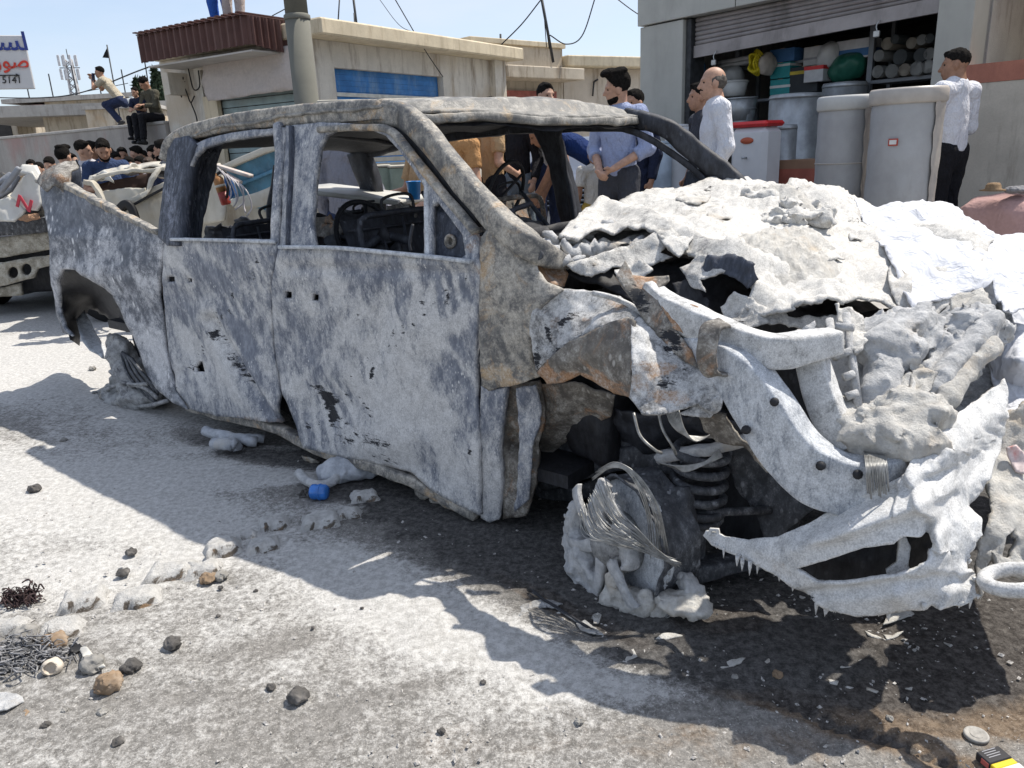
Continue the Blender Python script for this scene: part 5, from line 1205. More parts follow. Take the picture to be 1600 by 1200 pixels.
# roof rail from the rear corner over both doors, then the windscreen pillar down to the cowl
beam('roof_rail', [TS(258, 250, .03), TS(266, 228, .03), TS(284, 214, .035), TS(312, 204, .035), TS(370, 191, .035), TS(440, 183, .035), TS(520, 177, .035), TS(590, 175, .035), TS(630, 186, .03)], [(.06, .05), (.06, .065), (.06, .072), (.06, .075), (.06, .08), (.06, .085), (.06, .09), (.06, .09), (.05, .07)], M_PILLAR, truck, n=70, seg=18, pw=.5, crumple=.0022)
beam('windscreen_pillar', [TS(530, 173, .05), TS(600, 172, .04), TS(637, 186, .035), TS(668, 214, .03), TS(705, 260, .02), TS(745, 309, .01), TS(785, 350, .0), TS(822, 380, .0), T(850, 398, .05), T(880, 410, .14)], [(.04, .05), (.06, .085), (.06, .095), (.06, .095), (.06, .095), (.06, .095), (.066, .095), (.07, .09), (.07, .08), (.05, .05)], M_PILLAR, truck, n=80, seg=18, pw=.5, crumple=.0025, seed=3)
beam('groove_shade_filler', [TS(610, 196, .06), TS(645, 218, .055), TS(676, 252, .05), TS(712, 298, .045), TS(752, 344, .04)], [(.05, .06)], M_SOOT, truck, n=30, seg=8)  # added filler: its dark colour stands for the shaded groove beside the pillar
beam('door_frame_tube', [TS(500, 202, .0), TS(570, 199, .0), TS(608, 203, .0), TS(634, 229, .0), TS(668, 273, .0), TS(706, 318, .0), TS(744, 362, .0)], [(.035, .026)], M_PILLAR, truck, n=50, seg=12, pw=.6, crumple=.002, seed=6)
# roof skin: crowned sheet with the dented front edge
def roof():
 nu, nv = 70, 50; ctr = {}
 zr = lambda u: np.interp(u, [-2.2, -2.0, -1.75, -1.1, -.6, -.42], [1.44, 1.49, 1.515, 1.535, 1.535, 1.52])
 V = []
 for i in range(nu):
  s = i / (nu - 1)
  for j in range(nv):
   t = j / (nv - 1); v = .135 + 1.20 * t
   u = -2.16 + s * (1.66 + .30 * t + .10 * math.sin(t * math.pi))
   z = zr(u - .25 * t) + .045 * math.sin(t * math.pi) ** .6 - .035 * t - .02 * (s > .97)
   z -= .05 * max(0, (s - .94) / .06) * math.sin(t * math.pi)
   V.append((u, v, z))
 V = np.array(V); V[:, 2] += .012 * fbm(V, 3.2, 3) + .004 * fbm(V, 11, 2)
 F = []
 for i in range(nu - 1):
  for j in range(nv - 1):
   a = i * nv + j; F += [[a, a + nv, a + nv + 1], [a, a + nv + 1, a + 1]]
 F = np.array(F); N = vnormals(V, F)
 if N[:, 2].mean() < 0: F = F[:, ::-1]; N = -N
 W, G = shell(V, F, N, np.full(len(V), .012)); mesh('roof', W, G, M_ROOFM, truck, True)
 fr_ = V.reshape(nu, nv, 3)
 return fr_
RF = roof()
beam('windscreen_header', [RF[-2, 2] + [0, 0, -.03], RF[-2, 12] + [0, 0, -.03], RF[-2, 25] + [0, 0, -.03], RF[-2, 38] + [0, 0, -.03], RF[-2, 47] + [0, 0, -.03]], [(.075, .035)], M_ROOFM, truck, n=40, seg=12, crumple=.008, seed=8)
beam('header_inner', [RF[-5, 2] + [0, 0, -.06], RF[-5, 25] + [0, 0, -.07], RF[-5, 47] + [0, 0, -.06]], [(.10, .05)], M_INNER, truck, n=30, seg=10, crumple=.01, seed=9)
for i in (12, 28, 44):
 beam('roof_bow', [RF[i, 1] + [0, 0, -.03], RF[i, 25] + [0, 0, -.035], RF[i, 48] + [0, 0, -.03]], [(.07, .03)], M_SOOT, truck, n=24, seg=8, crumple=.006, seed=i)
# inner roof lining and near rail inner, sooty
V = RF[::3, ::3].reshape(-1, 3) - np.array([0, 0, .05]); nn_ = RF[::3, ::3].shape
F = [[i * nn_[1] + j, i * nn_[1] + j + 1, (i + 1) * nn_[1] + j + 1, (i + 1) * nn_[1] + j] for i in range(nn_[0] - 1) for j in range(nn_[1] - 1)]
mesh('roof_lining', V + .012 * np.c_[np.zeros((len(V), 2)), fbm(V, 6, 2)], F, M_SOOT, truck, True)
# far side of the cab
vF = 1.40
def far(u, z, lean=True): return np.array([u, vF - (.22 * max(0, z - .92) if lean else 0), z])
fr_end = RF[-2, 48]
beam('roof_rail', [RF[1, 48] + [0, 0.0, -.04], RF[20, 48] + [0, 0, -.04], RF[45, 48] + [0, 0, -.04], RF[66, 48] + [0, 0, -.05]], [(.06, .09)], M_INNER, truck, n=30, seg=10, crumple=.006, seed=12)
fp0 = RF[-4, 48] + np.array([0, .01, -.03])
beam('windscreen_pillar', [fp0, T(1040, 200, 1.31), T(1085, 236, 1.36), T(1128, 268, 1.40), T(1160, 300, 1.42)], [(.06, .08), (.06, .085), (.06, .09), (.06, .10), (.06, .10)], M_INNER, truck, n=40, seg=14, pw=.6, crumple=.008, seed=13)
bp0 = T(862, 196, 1.28); bp1 = T(890, 350, 1.40)
beam('door_pillar', [T(850, 190, 1.26), T(868, 240, 1.32), T(884, 300, 1.36), T(900, 380, 1.38)], [(.12, .07), (.10, .07), (.11, .07), (.13, .07)], M_INNER, truck, ref=(0, -1, 0), n=24, seg=14, crumple=.01, seed=14)
beam('door_frame_tube', [T(905, 380, 1.33), T(890, 300, 1.33), T(878, 240, 1.30), T(874, 205, 1.27), T(890, 196, 1.26), T(950, 196, 1.27), T(1010, 214, 1.30), T(1080, 262, 1.36), T(1120, 300, 1.38)], [(.03, .03)], M_INNER, truck, n=50, seg=10, crumple=.004, seed=15)
beam('rear_pillar', [RF[1, 47] + [0, 0, -.03], far(-2.10, 1.2), far(-2.14, .9)], [(.16, .08)], M_INNER, truck, ref=(0, -1, 0), n=16, seg=12, crumple=.008, seed=16)
# A-pillar foot at the far side: wide sooty gusset
patch('cowl_gusset', [(1065, 300, 1.38), (1072, 268, 1.38), (1105, 262, 1.38), (1150, 292, 1.40), (1160, 310, 1.42), (1100, 330, 1.40)], T, h=5, thick=.02, crumple=[(.01, 8, 'n')], mat=M_CPIL, parent=truck, rag=1, seed=22)
mb = MB(); mb.box(-2.05, -.05, vF - .03, vF + .03, .18, .88, .02); mb.build('far_doors', M_INNER, truck)
mb = MB(); mb.box(-2.16, -2.10, .12, 1.40, .25, .90, .02); mb.build('cab_back', M_INNER, truck)
mb = MB(); mb.box(-2.14, .2, .08, 1.38, .20, .25); mb.build('cab_floor', M_SOOT, truck)
# ---- cabin: seat frames, wheel, dash beam
def seat(u0, v0, w, hgt, name='seat_frame', rust=False):
 s = empty(name, (0, 0, 0)); s.parent = truck
 m = M_RUSTY if rust else M_INNER
 mb = MB()
 mb.tube([(u0, v0, .40), (u0 - .10, v0, .75), (u0 - .145, v0, hgt - .05), (u0 - .15, v0 + .015, hgt - .015), (u0 - .15, v0 + .05, hgt), (u0 - .15, v0 + w * .5, hgt + .004), (u0 - .15, v0 + w - .05, hgt), (u0 - .15, v0 + w - .015, hgt - .015), (u0 - .145, v0 + w, hgt - .05), (u0 - .10, v0 + w, .75), (u0, v0 + w, .40)], .013, 8)
 for k in range(5):
  z = .5 + (hgt - .56) * k / 4; mb.tube([(u0 - .02 - (z - .4) * .30, v0, z), (u0 - .01 - (z - .4) * .30, v0 + w, z)], .007, 5)
 for k in range(3):
  y = v0 + w * (k + 1) / 4; mb.tube([(u0 - .02, y, .44), (u0 - .15, y, hgt - .02)], .006, 5)
 mb.build('backrest_wire', m, s)
 patch_b = MB(); 
 V = []; n1, n2 = 12, 10
 for i in range(n1):
  for j in range(n2):
   z = .42 + (hgt - .02 - .42) * i / (n1 - 1); V.append((u0 - .05 - (z - .4) * .30, v0 + w * j / (n2 - 1), z))
 V = np.array(V); V += .018 * np.c_[fbm(V, 5, 3), np.zeros((len(V), 2))]
 mesh('backrest_panel', V, [[i * n2 + j, i * n2 + j + 1, (i + 1) * n2 + j + 1, (i + 1) * n2 + j] for i in range(n1 - 1) for j in range(n2 - 1)], m, s, True)
 MB().tube(crom([(u0 - .16, v0 + w * .33, hgt - .01), (u0 - .17, v0 + w * .33, hgt + .06), (u0 - .17, v0 + w * .64, hgt + .07), (u0 - .16, v0 + w * .68, hgt - .01)], 24), .007, 6).build('headrest_hoop', M_SOOT, s)
 MB().box(u0 - .02, u0 + .42, v0, v0 + w, .36, .42, .02).build('seat_pan', m, s)
 return s
p1 = T(545, 310, .75); 
def zat(px, py, v): return T(px, py, v)[2]
seat(-.72, .16, .50, zat(545, 330, .4)); seat(-.62, .82, .48, zat(610, 312, .95), rust=True)
seat(-1.62, .14, .58, zat(372, 342, .4)); seat(-1.62, .74, .58, zat(372, 335, .9))
MB().tube(crom([T(430, 378, .45), T(425, 330, .45), T(432, 292, .47), T(436, 260, .5)], 20), .03, 8).build('seat_belt_post', M_INNER, truck)
patch('seat_back_remnant', [(418, 330, .5), (424, 290, .5), (436, 284, .5), (440, 340, .5)], T, h=5, thick=.03, crumple=[(.02, 9, 'n')], mat=M_CRUSTD, parent=truck, rag=2, seed=24)
st_c = T(618, 360, .42)
sw = MB(); c_ = T(575, 372, .40); ring = []
for k in range(40):
 a = 6.283 * k / 40; ring.append(c_ + np.array([.06 * math.sin(a) * -1, .17 * math.cos(a), .16 * math.sin(a)]))
sw.tube(ring + [ring[0]], .012, 8); sw.tube([ring[8], c_, ring[24]], .010, 6); sw.build('steering_wheel', M_SOOT, truck)
ring = []; c_ = T(790, 300, 1.0)
mb = MB(); 
for k in range(30):
 a = 6.283 * k / 30; ring.append(c_ + np.array([.05 * math.sin(a), .13 * math.cos(a), .14 * math.sin(a)]))
mb.tube(ring + [ring[0]], .010, 6); mb.tube([ring[3], ring[18]], .007, 5); mb.build('seat_hoop', M_SOOT, truck)
beam('dash_beam', [(-.02, .06, .86), (.0, .7, .88), (.02, 1.36, .88)], [(.07, .07)], M_INNER, truck, n=24, seg=10, crumple=.02)
patch('bulkhead', [(770, 372, .10), (860, 350, .5), (1000, 330, .9), (1120, 300, 1.36), (1120, 600, 1.3), (950, 700, .5), (830, 640, .12)], T, h=16, thick=.01, crumple=[(.04, 4, 'n')], mat=M_SOOT, parent=truck, seed=26)
for (a, b_) in (([T(815, 300, .9), T(842, 335, .8), T(868, 368, .7)], .010), ([T(775, 360, .3), T(800, 330, .55), T(830, 318, .7)], .012), ([T(700, 402, .2), T(692, 372, .3), T(680, 340, .35), T(660, 300, .4)], .008), ([T(642, 392, .08), T(640, 380, .08), T(645, 350, .1)], .006), ([T(560, 395, .2), T(600, 370, .3), T(640, 376, .3)], .02)):
 MB().tube(crom(a, 16), b_, 6).build('loose_rod', M_INNER, truck)
patch('dash_skin', [(700, 405, .12), (735, 395, .15), (800, 330, .7), (850, 345, .8), (880, 372, .7), (830, 388, .2), (760, 402, .1)], T, inner=[(790, 372, .4)], h=8, thick=.01, crumple=[(.025, 6, 'n'), (.01, 18, 'n')], mat=M_SOOT, parent=truck, rag=2, seed=27)
rq = np.random.RandomState(9); mb = MB()
for k in range(70):
 p = np.array([rq.uniform(-1.95, -.2), rq.uniform(.2, 1.3), rq.uniform(.55, .98)]); pts = [p]
 for _ in range(3): p = p + rq.normal(size=3) * [.10, .10, .05]; p = np.clip(p, [-2, .17, .4], [-.1, 1.28, 1.0]); pts.append(p)
 mb.tube(crom(pts, 10), rq.uniform(.003, .010), 5)
mb.build('burnt_wiring', M_INNER, truck)['kind'] = 'stuff'
for k, (x, y, v_) in enumerate(((350, 362, .5), (395, 352, .6), (520, 350, .5), (560, 335, .7), (600, 345, .8), (630, 330, .6), (400, 366, .9), (540, 376, .3), (610, 380, .3))):
 patch('seat_remnant', [(x - 28, y + 22, v_), (x - 20, y - 8, v_ + .05), (x - 4, y - 16, v_), (x + 14, y - 6, v_ + .06), (x + 26, y + 8, v_), (x + 20, y + 26, v_)], T, h=5, thick=.012, crumple=[(.05, 6, 'r'), (.02, 18, 'r')], mat=(M_SOOT, M_INNER, M_RUSTY)[k % 3 if k % 4 else 0], parent=truck, rag=4, seed=500 + k)
# ---- sill below the doors, with torn strips
beam('sill', [TS(296, 634, .05), TS(345, 648, .05), TS(430, 668, .045), TS(500, 703, .04), TS(580, 727, .035), TS(650, 754, .03), TS(745, 804, .03)], [(.05, .045)], M_PILLAR, truck, n=50, seg=12, pw=.3, crumple=.005, seed=30)
for k, (px, py, dx, dy) in enumerate(((470, 712, 20, 14), (640, 752, 26, 26), (668, 772, 30, 34), (690, 790, 22, 18), (600, 742, 18, 10), (560, 730, 14, 9))):
 patch('torn_strip', [(px, py, .03), (px + dx * .5, py + 3, .02), (px + dx, py + dy * .55, .02), (px + dx * 1.4, py + dy * .9, .03), (px + dx * .9, py + dy * 1.1, .04), (px + dx * .35, py + dy * .8, .03)], T, h=3.5, thick=.006, crumple=[(.012, 16, 'n')], mat=M_PILLAR, parent=truck, rag=2, seed=31 + k)
# ---- crushed nose 
def TP(pts): return [T(*p) for p in pts]
def TO(x, y, d): return T(x, y, d - .09)
TO.eye = TEYE
def TPO(pts): return [TO(*p) for p in pts]
# dark mass of the engine under everything
solid('engine', [('box', (.62, .82, .52), (.36, .30, .22), None, .06), ('cap', (.35, .55, .72), (.95, .62, .68), .09, .08), ('cap', (.4, 1.05, .70), (1.0, 1.0, .66), .10, .08), ('box', (.85, .85, .42), (.10, .32, .24), None, .03), ('cap', (.3, .50, .34), (.8, .50, .32), .08, .07), ('box', (.2, .75, .55), (.10, .55, .30), None, .04)], .022, M_SOOT, truck, .05, ((.03, 6), (.012, 16)))
# rear part of the near wing and the door pillar strip below it
patch('wing_rear', [(748, 412, -.012), (752, 372, -.005), (770, 344, .0), (806, 350, .015), (846, 382, .05), (836, 394, .03), (840, 420, .0), (856, 440, -.01), (884, 452, .02), (862, 466, -.03), (838, 492, -.035), (826, 530, -.035), (830, 566, -.02), (842, 590, .0), (806, 602, -.01), (776, 606, .0), (764, 612, .0), (752, 604, -.005), (749, 500, -.012)], T,
      inner=[(800, 420, -.02), (800, 520, -.03), (810, 380, .0)], h=5, thick=.012, crumple=[(.010, 4, 'n'), (.004, 11, 'n')], mat=M_PILLAR, parent=truck, rag=1.4, seed=40,
      paint=[('ash', 850, 420, 20, 30, 0, .6), ('ash', 830, 385, 20, 14, 30, .5), ('ash', 780, 500, 25, 60, -20, .05), ('rust', 760, 420, 16, 60, 0, .2), ('char', 800, 520, 30, 30, 0, .12), ('char', 836, 548, 10, 40, 10, .5), ('rust', 790, 590, 40, 20, 0, .35)])
patch('pillar_strip', [(750, 604, .0), (764, 610, .0), (790, 606, .01), (786, 640, .01), (780, 700, .01), (784, 760, .012), (780, 812, .02), (765, 816, .01), (751, 808, .0)], T, h=4.5, thick=.03, crumple=[(.006, 7, 'n')], mat=M_SIDE, parent=truck, rag=1.2, seed=41, paint=[('ash', 768, 760, 20, 70, 0, .6)])
patch('hinge_pillar', [(786, 604, .05), (842, 596, .08), (850, 640, .10), (842, 700, .08), (836, 760, .06), (822, 806, .05), (786, 812, .04), (782, 700, .03)], T, inner=[(806, 690, .12), (828, 690, .06)], h=5, thick=.02, crumple=[(.008, 8, 'n')], mat=M_RUSTY, parent=truck, rag=1.4, seed=42, paint=[('char', 826, 640, 16, 16, 0, .4), ('ash', 800, 790, 20, 30, 0, .3)])
patch('pillar_flap', [(806, 606, .02), (838, 602, .03), (846, 650, .05), (832, 700, .03), (826, 780, .03), (806, 800, .03), (812, 700, .02)], T, h=5, thick=.008, crumple=[(.012, 9, 'n')], mat=M_SIDE, parent=truck, rag=1.8, seed=43)
patch('wing_return', [(834, 392, .03), (850, 382, .08), (872, 404, .12), (888, 428, .14), (882, 448, .10), (866, 446, .05), (846, 430, .02)], T, inner=[(862, 420, .12)], h=4, thick=.008, crumple=[(.006, 10, 'n')], mat=M_RUSTY, parent=truck, rag=.8, seed=44, paint=[('rust', 862, 424, 30, 30, 0, .35)])
MB().lathe([(.018, 0), (.018, .01), (.009, .012), (.009, 0)], 14, tuple(T(842, 398, .01)), ax=(.2, -1, .2)).build('wing_bolt', M_UNDER, truck)
# cowl and wreckage at the foot of the windscreen
patch('cowl_top', [(826, 392, .06), (846, 372, .12), (872, 374, .25), (905, 352, .50), (960, 326, .80), (1040, 306, 1.1), (1130, 290, 1.36), (1140, 320, 1.3), (1060, 350, .85), (1010, 385, .55), (960, 405, .35), (920, 415, .22), (884, 412, .12), (850, 410, .06)], T, inner=[(900, 385, .35), (1000, 340, .8)], h=6, thick=.01, crumple=[(.025, 5, 'n'), (.015, 14, 'r')], mat=M_CRUSTG, parent=truck, rag=2.5, seed=45, paint=[('char', 900, 395, 30, 12, 0, .5), ('char', 960, 370, 20, 12, 0, .4)])
for (p, r_) in (([(852, 372, .15), (900, 378, .25), (960, 384, .35), (1020, 372, .5)], .016), ([(864, 398, .12), (930, 390, .25), (1010, 384, .4)], .022), ([(880, 405, .12), (950, 408, .25), (1030, 400, .4)], .014), ([(900, 362, .3), (960, 352, .45), (1040, 350, .6)], .018)):
 MB().tube(crom(TP(p), 24) + .010 * rng.normal(size=(24, 3)), r_, 8).build('wiper_linkage', M_CRUSTG, truck)
patch('torn_cowl_sheet', [(884, 414, .10), (930, 398, .16), (1000, 372, .30), (1050, 360, .40), (1062, 372, .38), (1030, 395, .30), (1052, 402, .3), (1010, 412, .24), (960, 420, .17), (925, 432, .12), (898, 424, .10)], T, h=5, thick=.006, crumple=[(.020, 7, 'n'), (.010, 20, 'r')], mat=M_HOODM, parent=truck, rag=3.5, seed=46, paint=[('ash', 960, 400, 60, 20, -20, -.3), ('char', 930, 410, 30, 10, -20, .3)])
# hood: one big buckled sheet with the dried foam on it
hood_out = [(872, 384, .16), (892, 352, .40), (912, 336, .58), (960, 320, .85), (1010, 303, 1.05), (1060, 296, 1.20), (1110, 287, 1.36), (1180, 282, 1.46), (1270, 289, 1.52), (1330, 312, 1.54), (1372, 342, 1.50), (1440, 330, 1.55), (1500, 352, 1.5), (1548, 392, 1.25), (1530, 424, 1.0), (1488, 452, .82), (1440, 474, .72), (1425, 470, .68), (1412, 496, .56), (1380, 466, .54), (1340, 470, .42), (1290, 490, .28), (1235, 502, .22), (1190, 492, .20), (1172, 470, .20), (1180, 440, .24), (1140, 412, .26), (1100, 400, .28), (1072, 392, .31), (1055, 396, .31), (1040, 380, .34), (1010, 368, .35), (980, 362, .35), (960, 376, .30), (930, 370, .28), (905, 384, .20)]
hood_in = [(1000, 335, .75), (1100, 340, .80), (1200, 330, 1.0), (1300, 350, 1.1), (1400, 400, .95), (1250, 430, .48), (1180, 400, .44), (1330, 430, .62), (1470, 400, 1.05), (1100, 375, .42), (1050, 350, .54)]
def hood_post(X, V):
 m = np.clip((X[:, 0] - 1090) / 60, 0, 1) * np.clip((1400 - X[:, 0]) / 60, 0, 1)
 V[:, 2] += m * (.014 * fbm(V, 10, 3) + .005 * fbm(V, 30, 2, .5))
 # long folds in the buckled sheet
 g = lambda ax, ay, bx, by, w: np.exp(-((((X[:, 0] - ax) * (by - ay) - (X[:, 1] - ay) * (bx - ax)) / math.hypot(bx - ax, by - ay)) / w) ** 2)
 V[:, 2] += .035 * g(990, 345, 1200, 420, 9) * (X[:, 0] < 1230) + .03 * g(1230, 300, 1420, 360, 10) * (X[:, 0] > 1230) - .03 * g(1380, 350, 1430, 480, 7)
 return V
patch('hood', hood_out, T, inner=hood_in, h=4.2, thick=.010, crumple=[(.034, 2.6, 'n'), (.026, 4.5, 'r'), (.009, 12, 'r')], mat=M_HOODM, parent=truck, rag=3.0, seed=47, post=hood_post,
      paint=[('ash', 1240, 400, 120, 60, 10, .25), ('rust', 1330, 400, 40, 24, 30, .45), ('rust', 1160, 372, 40, 14, 20, .30), ('ash', 1040, 375, 40, 25, 30, -.15), ('char', 1340, 358, 28, 6, 20, .4), ('char', 1110, 300, 20, 6, 0, .3), ('ash', 1110, 390, 30, 12, 20, -.6), ('ash', 1420, 430, 60, 30, 0, .2)])
# foam crust lying on the hood
hctrl = hood_out + hood_in
def crust(name, outline, lift, inner=(), amp=.02, seed=0, mat=None, h=3.4, thick=.02):
 q = np.array([p[:2] for p in outline], float); vv = rbf(hctrl, q); outline = [(a[0], a[1], b) for a, b in zip(q, vv)]
 G = np.array([(x, y) for x in range(1000, 1520, 40) for y in range(285, 480, 25)], float); G = G[inpoly(G, outline)]; inner = [(a[0], a[1], b) for a, b in zip(G, rbf(hctrl, G))] if len(G) else []
 def post(X, V):
  B = np.array([p[:2] for p in outline], float); dm = np.full(len(X), 1e9)
  RB = resample(outline, 5)
  for i in range(0, len(RB), 100): dm = np.minimum(dm, np.linalg.norm(X[:, None] - RB[None, i:i + 100], axis=2).min(1))
  e = np.clip(dm / 38, 0, 1); e = e * e * (3 - 2 * e)
  V[:, 2] += -.016 + e * (lift + .012) + e * amp * (.7 * fbm(V, 17, 4, .55) + .7 * np.abs(fbm(V, 40, 2, .5)))
  return V
 return patch(name, outline, T, inner=inner, h=h, thick=thick, mat=mat or M_CRUST, parent=truck, rag=4, seed=47, crumple=[(.034, 2.6, 'n'), (.026, 4.5, 'r')], post=post)
crust('foam_crust', [(1110, 372, .56), (1160, 350, .75), (1230, 340, .95), (1290, 352, 1.0), (1320, 390, .86), (1330, 430, .66), (1300, 462, .52), (1250, 470, .44), (1200, 455, .42), (1170, 425, .44), (1130, 398, .46)], .030, [(1230, 400, .66)], .024, 48)
crust('foam_crust', [(1140, 292, 1.36), (1190, 286, 1.44), (1260, 296, 1.46), (1300, 322, 1.36), (1296, 350, 1.10), (1240, 348, 1.0), (1190, 330, 1.05), (1150, 318, 1.16)], .035, [(1220, 320, 1.2)], .025, 49)
crust('foam_crust', [(1000, 318, .88), (1060, 306, 1.1), (1130, 305, 1.2), (1150, 340, .9), (1100, 362, .62), (1040, 352, .6)], .012, [(1080, 330, .85)], .014, 50)
crust('foam_crust', [(1390, 420, .86), (1450, 404, 1.02), (1500, 414, .98), (1480, 444, .82), (1430, 462, .72), (1396, 450, .70)], .016, [], .016, 51)
for (x, y, v_, r_) in ((1196, 306, 1.2, .06), (1230, 318, 1.15, .05), (1170, 300, 1.28, .05), (1255, 335, 1.0, .05), (1215, 345, .9, .045)):
 c = T(x, y, v_); solid('foam_lump', [('ell', tuple(c), (r_ * 1.7, r_ * 1.4, r_ * .42)), ('ell', tuple(c + [r_, .02, -.01]), (r_, r_, r_ * .35))], .0085, M_HOODM, truck, .03, ((.022, 14), (.012, 36), (.005, 90)))
for i, (o_) in enumerate([[(1300, 480, .40), (1340, 500, .44), (1352, 540, .36), (1330, 560, .3), (1318, 520, .34)], [(1440, 480, .6), (1476, 500, .6), (1466, 540, .5), (1440, 556, .45), (1430, 516, .5)], [(1480, 470, .7), (1530, 460, .8), (1546, 500, .7), (1500, 520, .6)], [(1385, 600, .34), (1420, 590, .38), (1440, 625, .32), (1410, 640, .28)], [(1236, 520, .2), (1270, 510, .25), (1262, 540, .2), (1240, 546, .16)], [(1420, 560, .42), (1460, 590, .40), (1440, 640, .30), (1424, 610, .34)]]):
 patch('torn_sheet', [(a, b, c - .22) for a, b, c in o_], T, h=3.6, thick=.006, crumple=[(.03, 9, 'r'), (.012, 24, 'r')], mat=(M_HOODM, M_CRUSTG, M_CRUST)[i % 3], parent=truck, rag=3.5, seed=300 + i)
rq = np.random.RandomState(77); GQ = []
for k in range(9):
 cx_, cy_ = [(1180, 300), (1260, 312), (1090, 325), (1350, 372), (1450, 358), (1030, 335), (1300, 400), (1220, 350), (1140, 350), (1400, 400), (1480, 390)][k % 11]; cx_ += rq.uniform(-30, 30); cy_ += rq.uniform(-10, 14)
 a0_ = rq.rand() * 6.28; q = [(cx_ + rq.uniform(12, 38) * math.cos(a0_ + 6.28 * i / 7), cy_ + rq.uniform(5, 14) * math.sin(a0_ + 6.28 * i / 7)) for i in range(7)]; vv = rbf(hood_out + hood_in, np.array(q))
 patch('torn_sheet', [(a[0], a[1] - 3, b - .01) for a, b in zip(q, vv)], T, h=3.4, thick=.005, crumple=[(.022, 5, 'r'), (.006, 22, 'r')], mat=(M_HOODM, M_HOODM, M_CRUST)[k % 3], parent=truck, rag=3.5, seed=320 + k)
# hanging torn flaps along the hood's lower edge
FL = [('torn_sheet', [(1010, 352, .42), (1062, 348, .44), (1082, 368, .38), (1076, 392, .31), (1060, 402, .28), (1040, 386, .30)], M_HOODM, []),
      ('torn_sheet', [(1096, 398, .27), (1130, 402, .26), (1150, 418, .25), (1122, 430, .22), (1095, 440, .2), (1102, 456, .18), (1080, 448, .2), (1064, 420, .24)], M_HOODM, [('ash', 1110, 425, 40, 30, 0, -.35)]),
      ('bent_flap', [(1108, 400, .26), (1150, 398, .25), (1178, 412, .23), (1184, 436, .24), (1170, 452, .22), (1150, 434, .21), (1120, 424, .23), (1092, 436, .22)], M_CPIL, []),
      ('torn_sheet', [(1124, 478, .16), (1150, 456, .2), (1190, 478, .22), (1240, 496, .28), (1290, 498, .36), (1330, 486, .44), (1300, 510, .34), (1262, 520, .26), (1220, 506, .24), (1180, 512, .18), (1145, 520, .14)], M_HOODM, [('ash', 1180, 500, 50, 20, 0, -.3), ('char', 1150, 500, 20, 20, 0, .35)]),
      ('torn_sheet', [(1392, 410, .80), (1424, 426, .70), (1426, 462, .60), (1420, 488, .56), (1404, 480, .56), (1388, 440, .64)], M_HOODM, [('rust', 1410, 440, 20, 30, 0, .45)]),
      ('torn_sheet', [(1428, 466, .66), (1450, 476, .64), (1500, 452, .80), (1532, 424, .95), (1520, 446, .86), (1470, 486, .66), (1440, 492, .60)], M_HOODM, []),
      ('bent_flap', [(1050, 446, .2), (1080, 436, .22), (1110, 470, .2), (1100, 490, .16), (1066, 476, .16)], M_SOOT, []),
      ('torn_sheet', [(960, 420, .14), (1000, 410, .2), (1020, 424, .2), (1000, 436, .16), (968, 436, .12)], M_HOODM, [])]
for i, (nm, o_, m_, pt_) in enumerate(FL): patch(nm, o_, T, h=3.8, thick=.006, crumple=[(.018, 9, 'n'), (.007, 26, 'r')], mat=m_, parent=truck, rag=3, seed=60 + i, paint=pt_)
patch('engine_bay_liner', [(880, 420, .16), (960, 415, .3), (1060, 400, .45), (1180, 440, .5), (1300, 500, .6), (1420, 480, .8), (1420, 600, .7), (1330, 700, .45), (1200, 640, .35), (1100, 520, .25), (1000, 470, .16)], T, h=14, thick=.01, crumple=[(.05, 4, 'n')], mat=M_SOOT, parent=truck, seed=70)
# near wing: crumpled front part
patch('wing_top', [(826, 512, -.045), (834, 478, -.03), (858, 456, -.01), (884, 450, .02), (925, 456, .06), (970, 466, .06), (1004, 490, .02), (996, 506, -.03), (940, 512, -.06), (890, 536, -.06), (852, 566, -.065), (836, 580, -.05)], T, inner=[(880, 495, -.01), (920, 485, .02)], h=4, thick=.006, crumple=[(.012, 6, 'n'), (.006, 16, 'r')], mat=M_FEND, parent=truck, rag=1.6, seed=71, paint=[('char', 890, 498, 26, 8, -30, .55), ('char', 856, 520, 5, 20, -10, .55), ('char', 838, 560, 8, 20, 0, .6), ('ash', 900, 475, 50, 20, 0, .3), ('char', 875, 545, 18, 6, -30, .4), ('rust', 965, 475, 20, 10, 0, .4)])
patch('wing_side', [(838, 582, -.05), (852, 564, -.065), (890, 534, -.075), (940, 510, -.07), (980, 494, -.06), (992, 500, -.07), (990, 540, -.12), (986, 585, -.16), (988, 622, -.17), (962, 616, -.10), (930, 600, -.09), (905, 585, -.07), (880, 598, -.06), (856, 600, -.05)], T, inner=[(930, 550, -.10), (880, 570, -.09)], h=4, thick=.006, crumple=[(.008, 7, 'n')], mat=M_RUSTY, parent=truck, rag=1.2, seed=72, paint=[('rust', 915, 600, 50, 14, 20, .7), ('rust', 850, 588, 16, 12, 0, .7), ('ash', 940, 540, 40, 40, 0, -.15)])
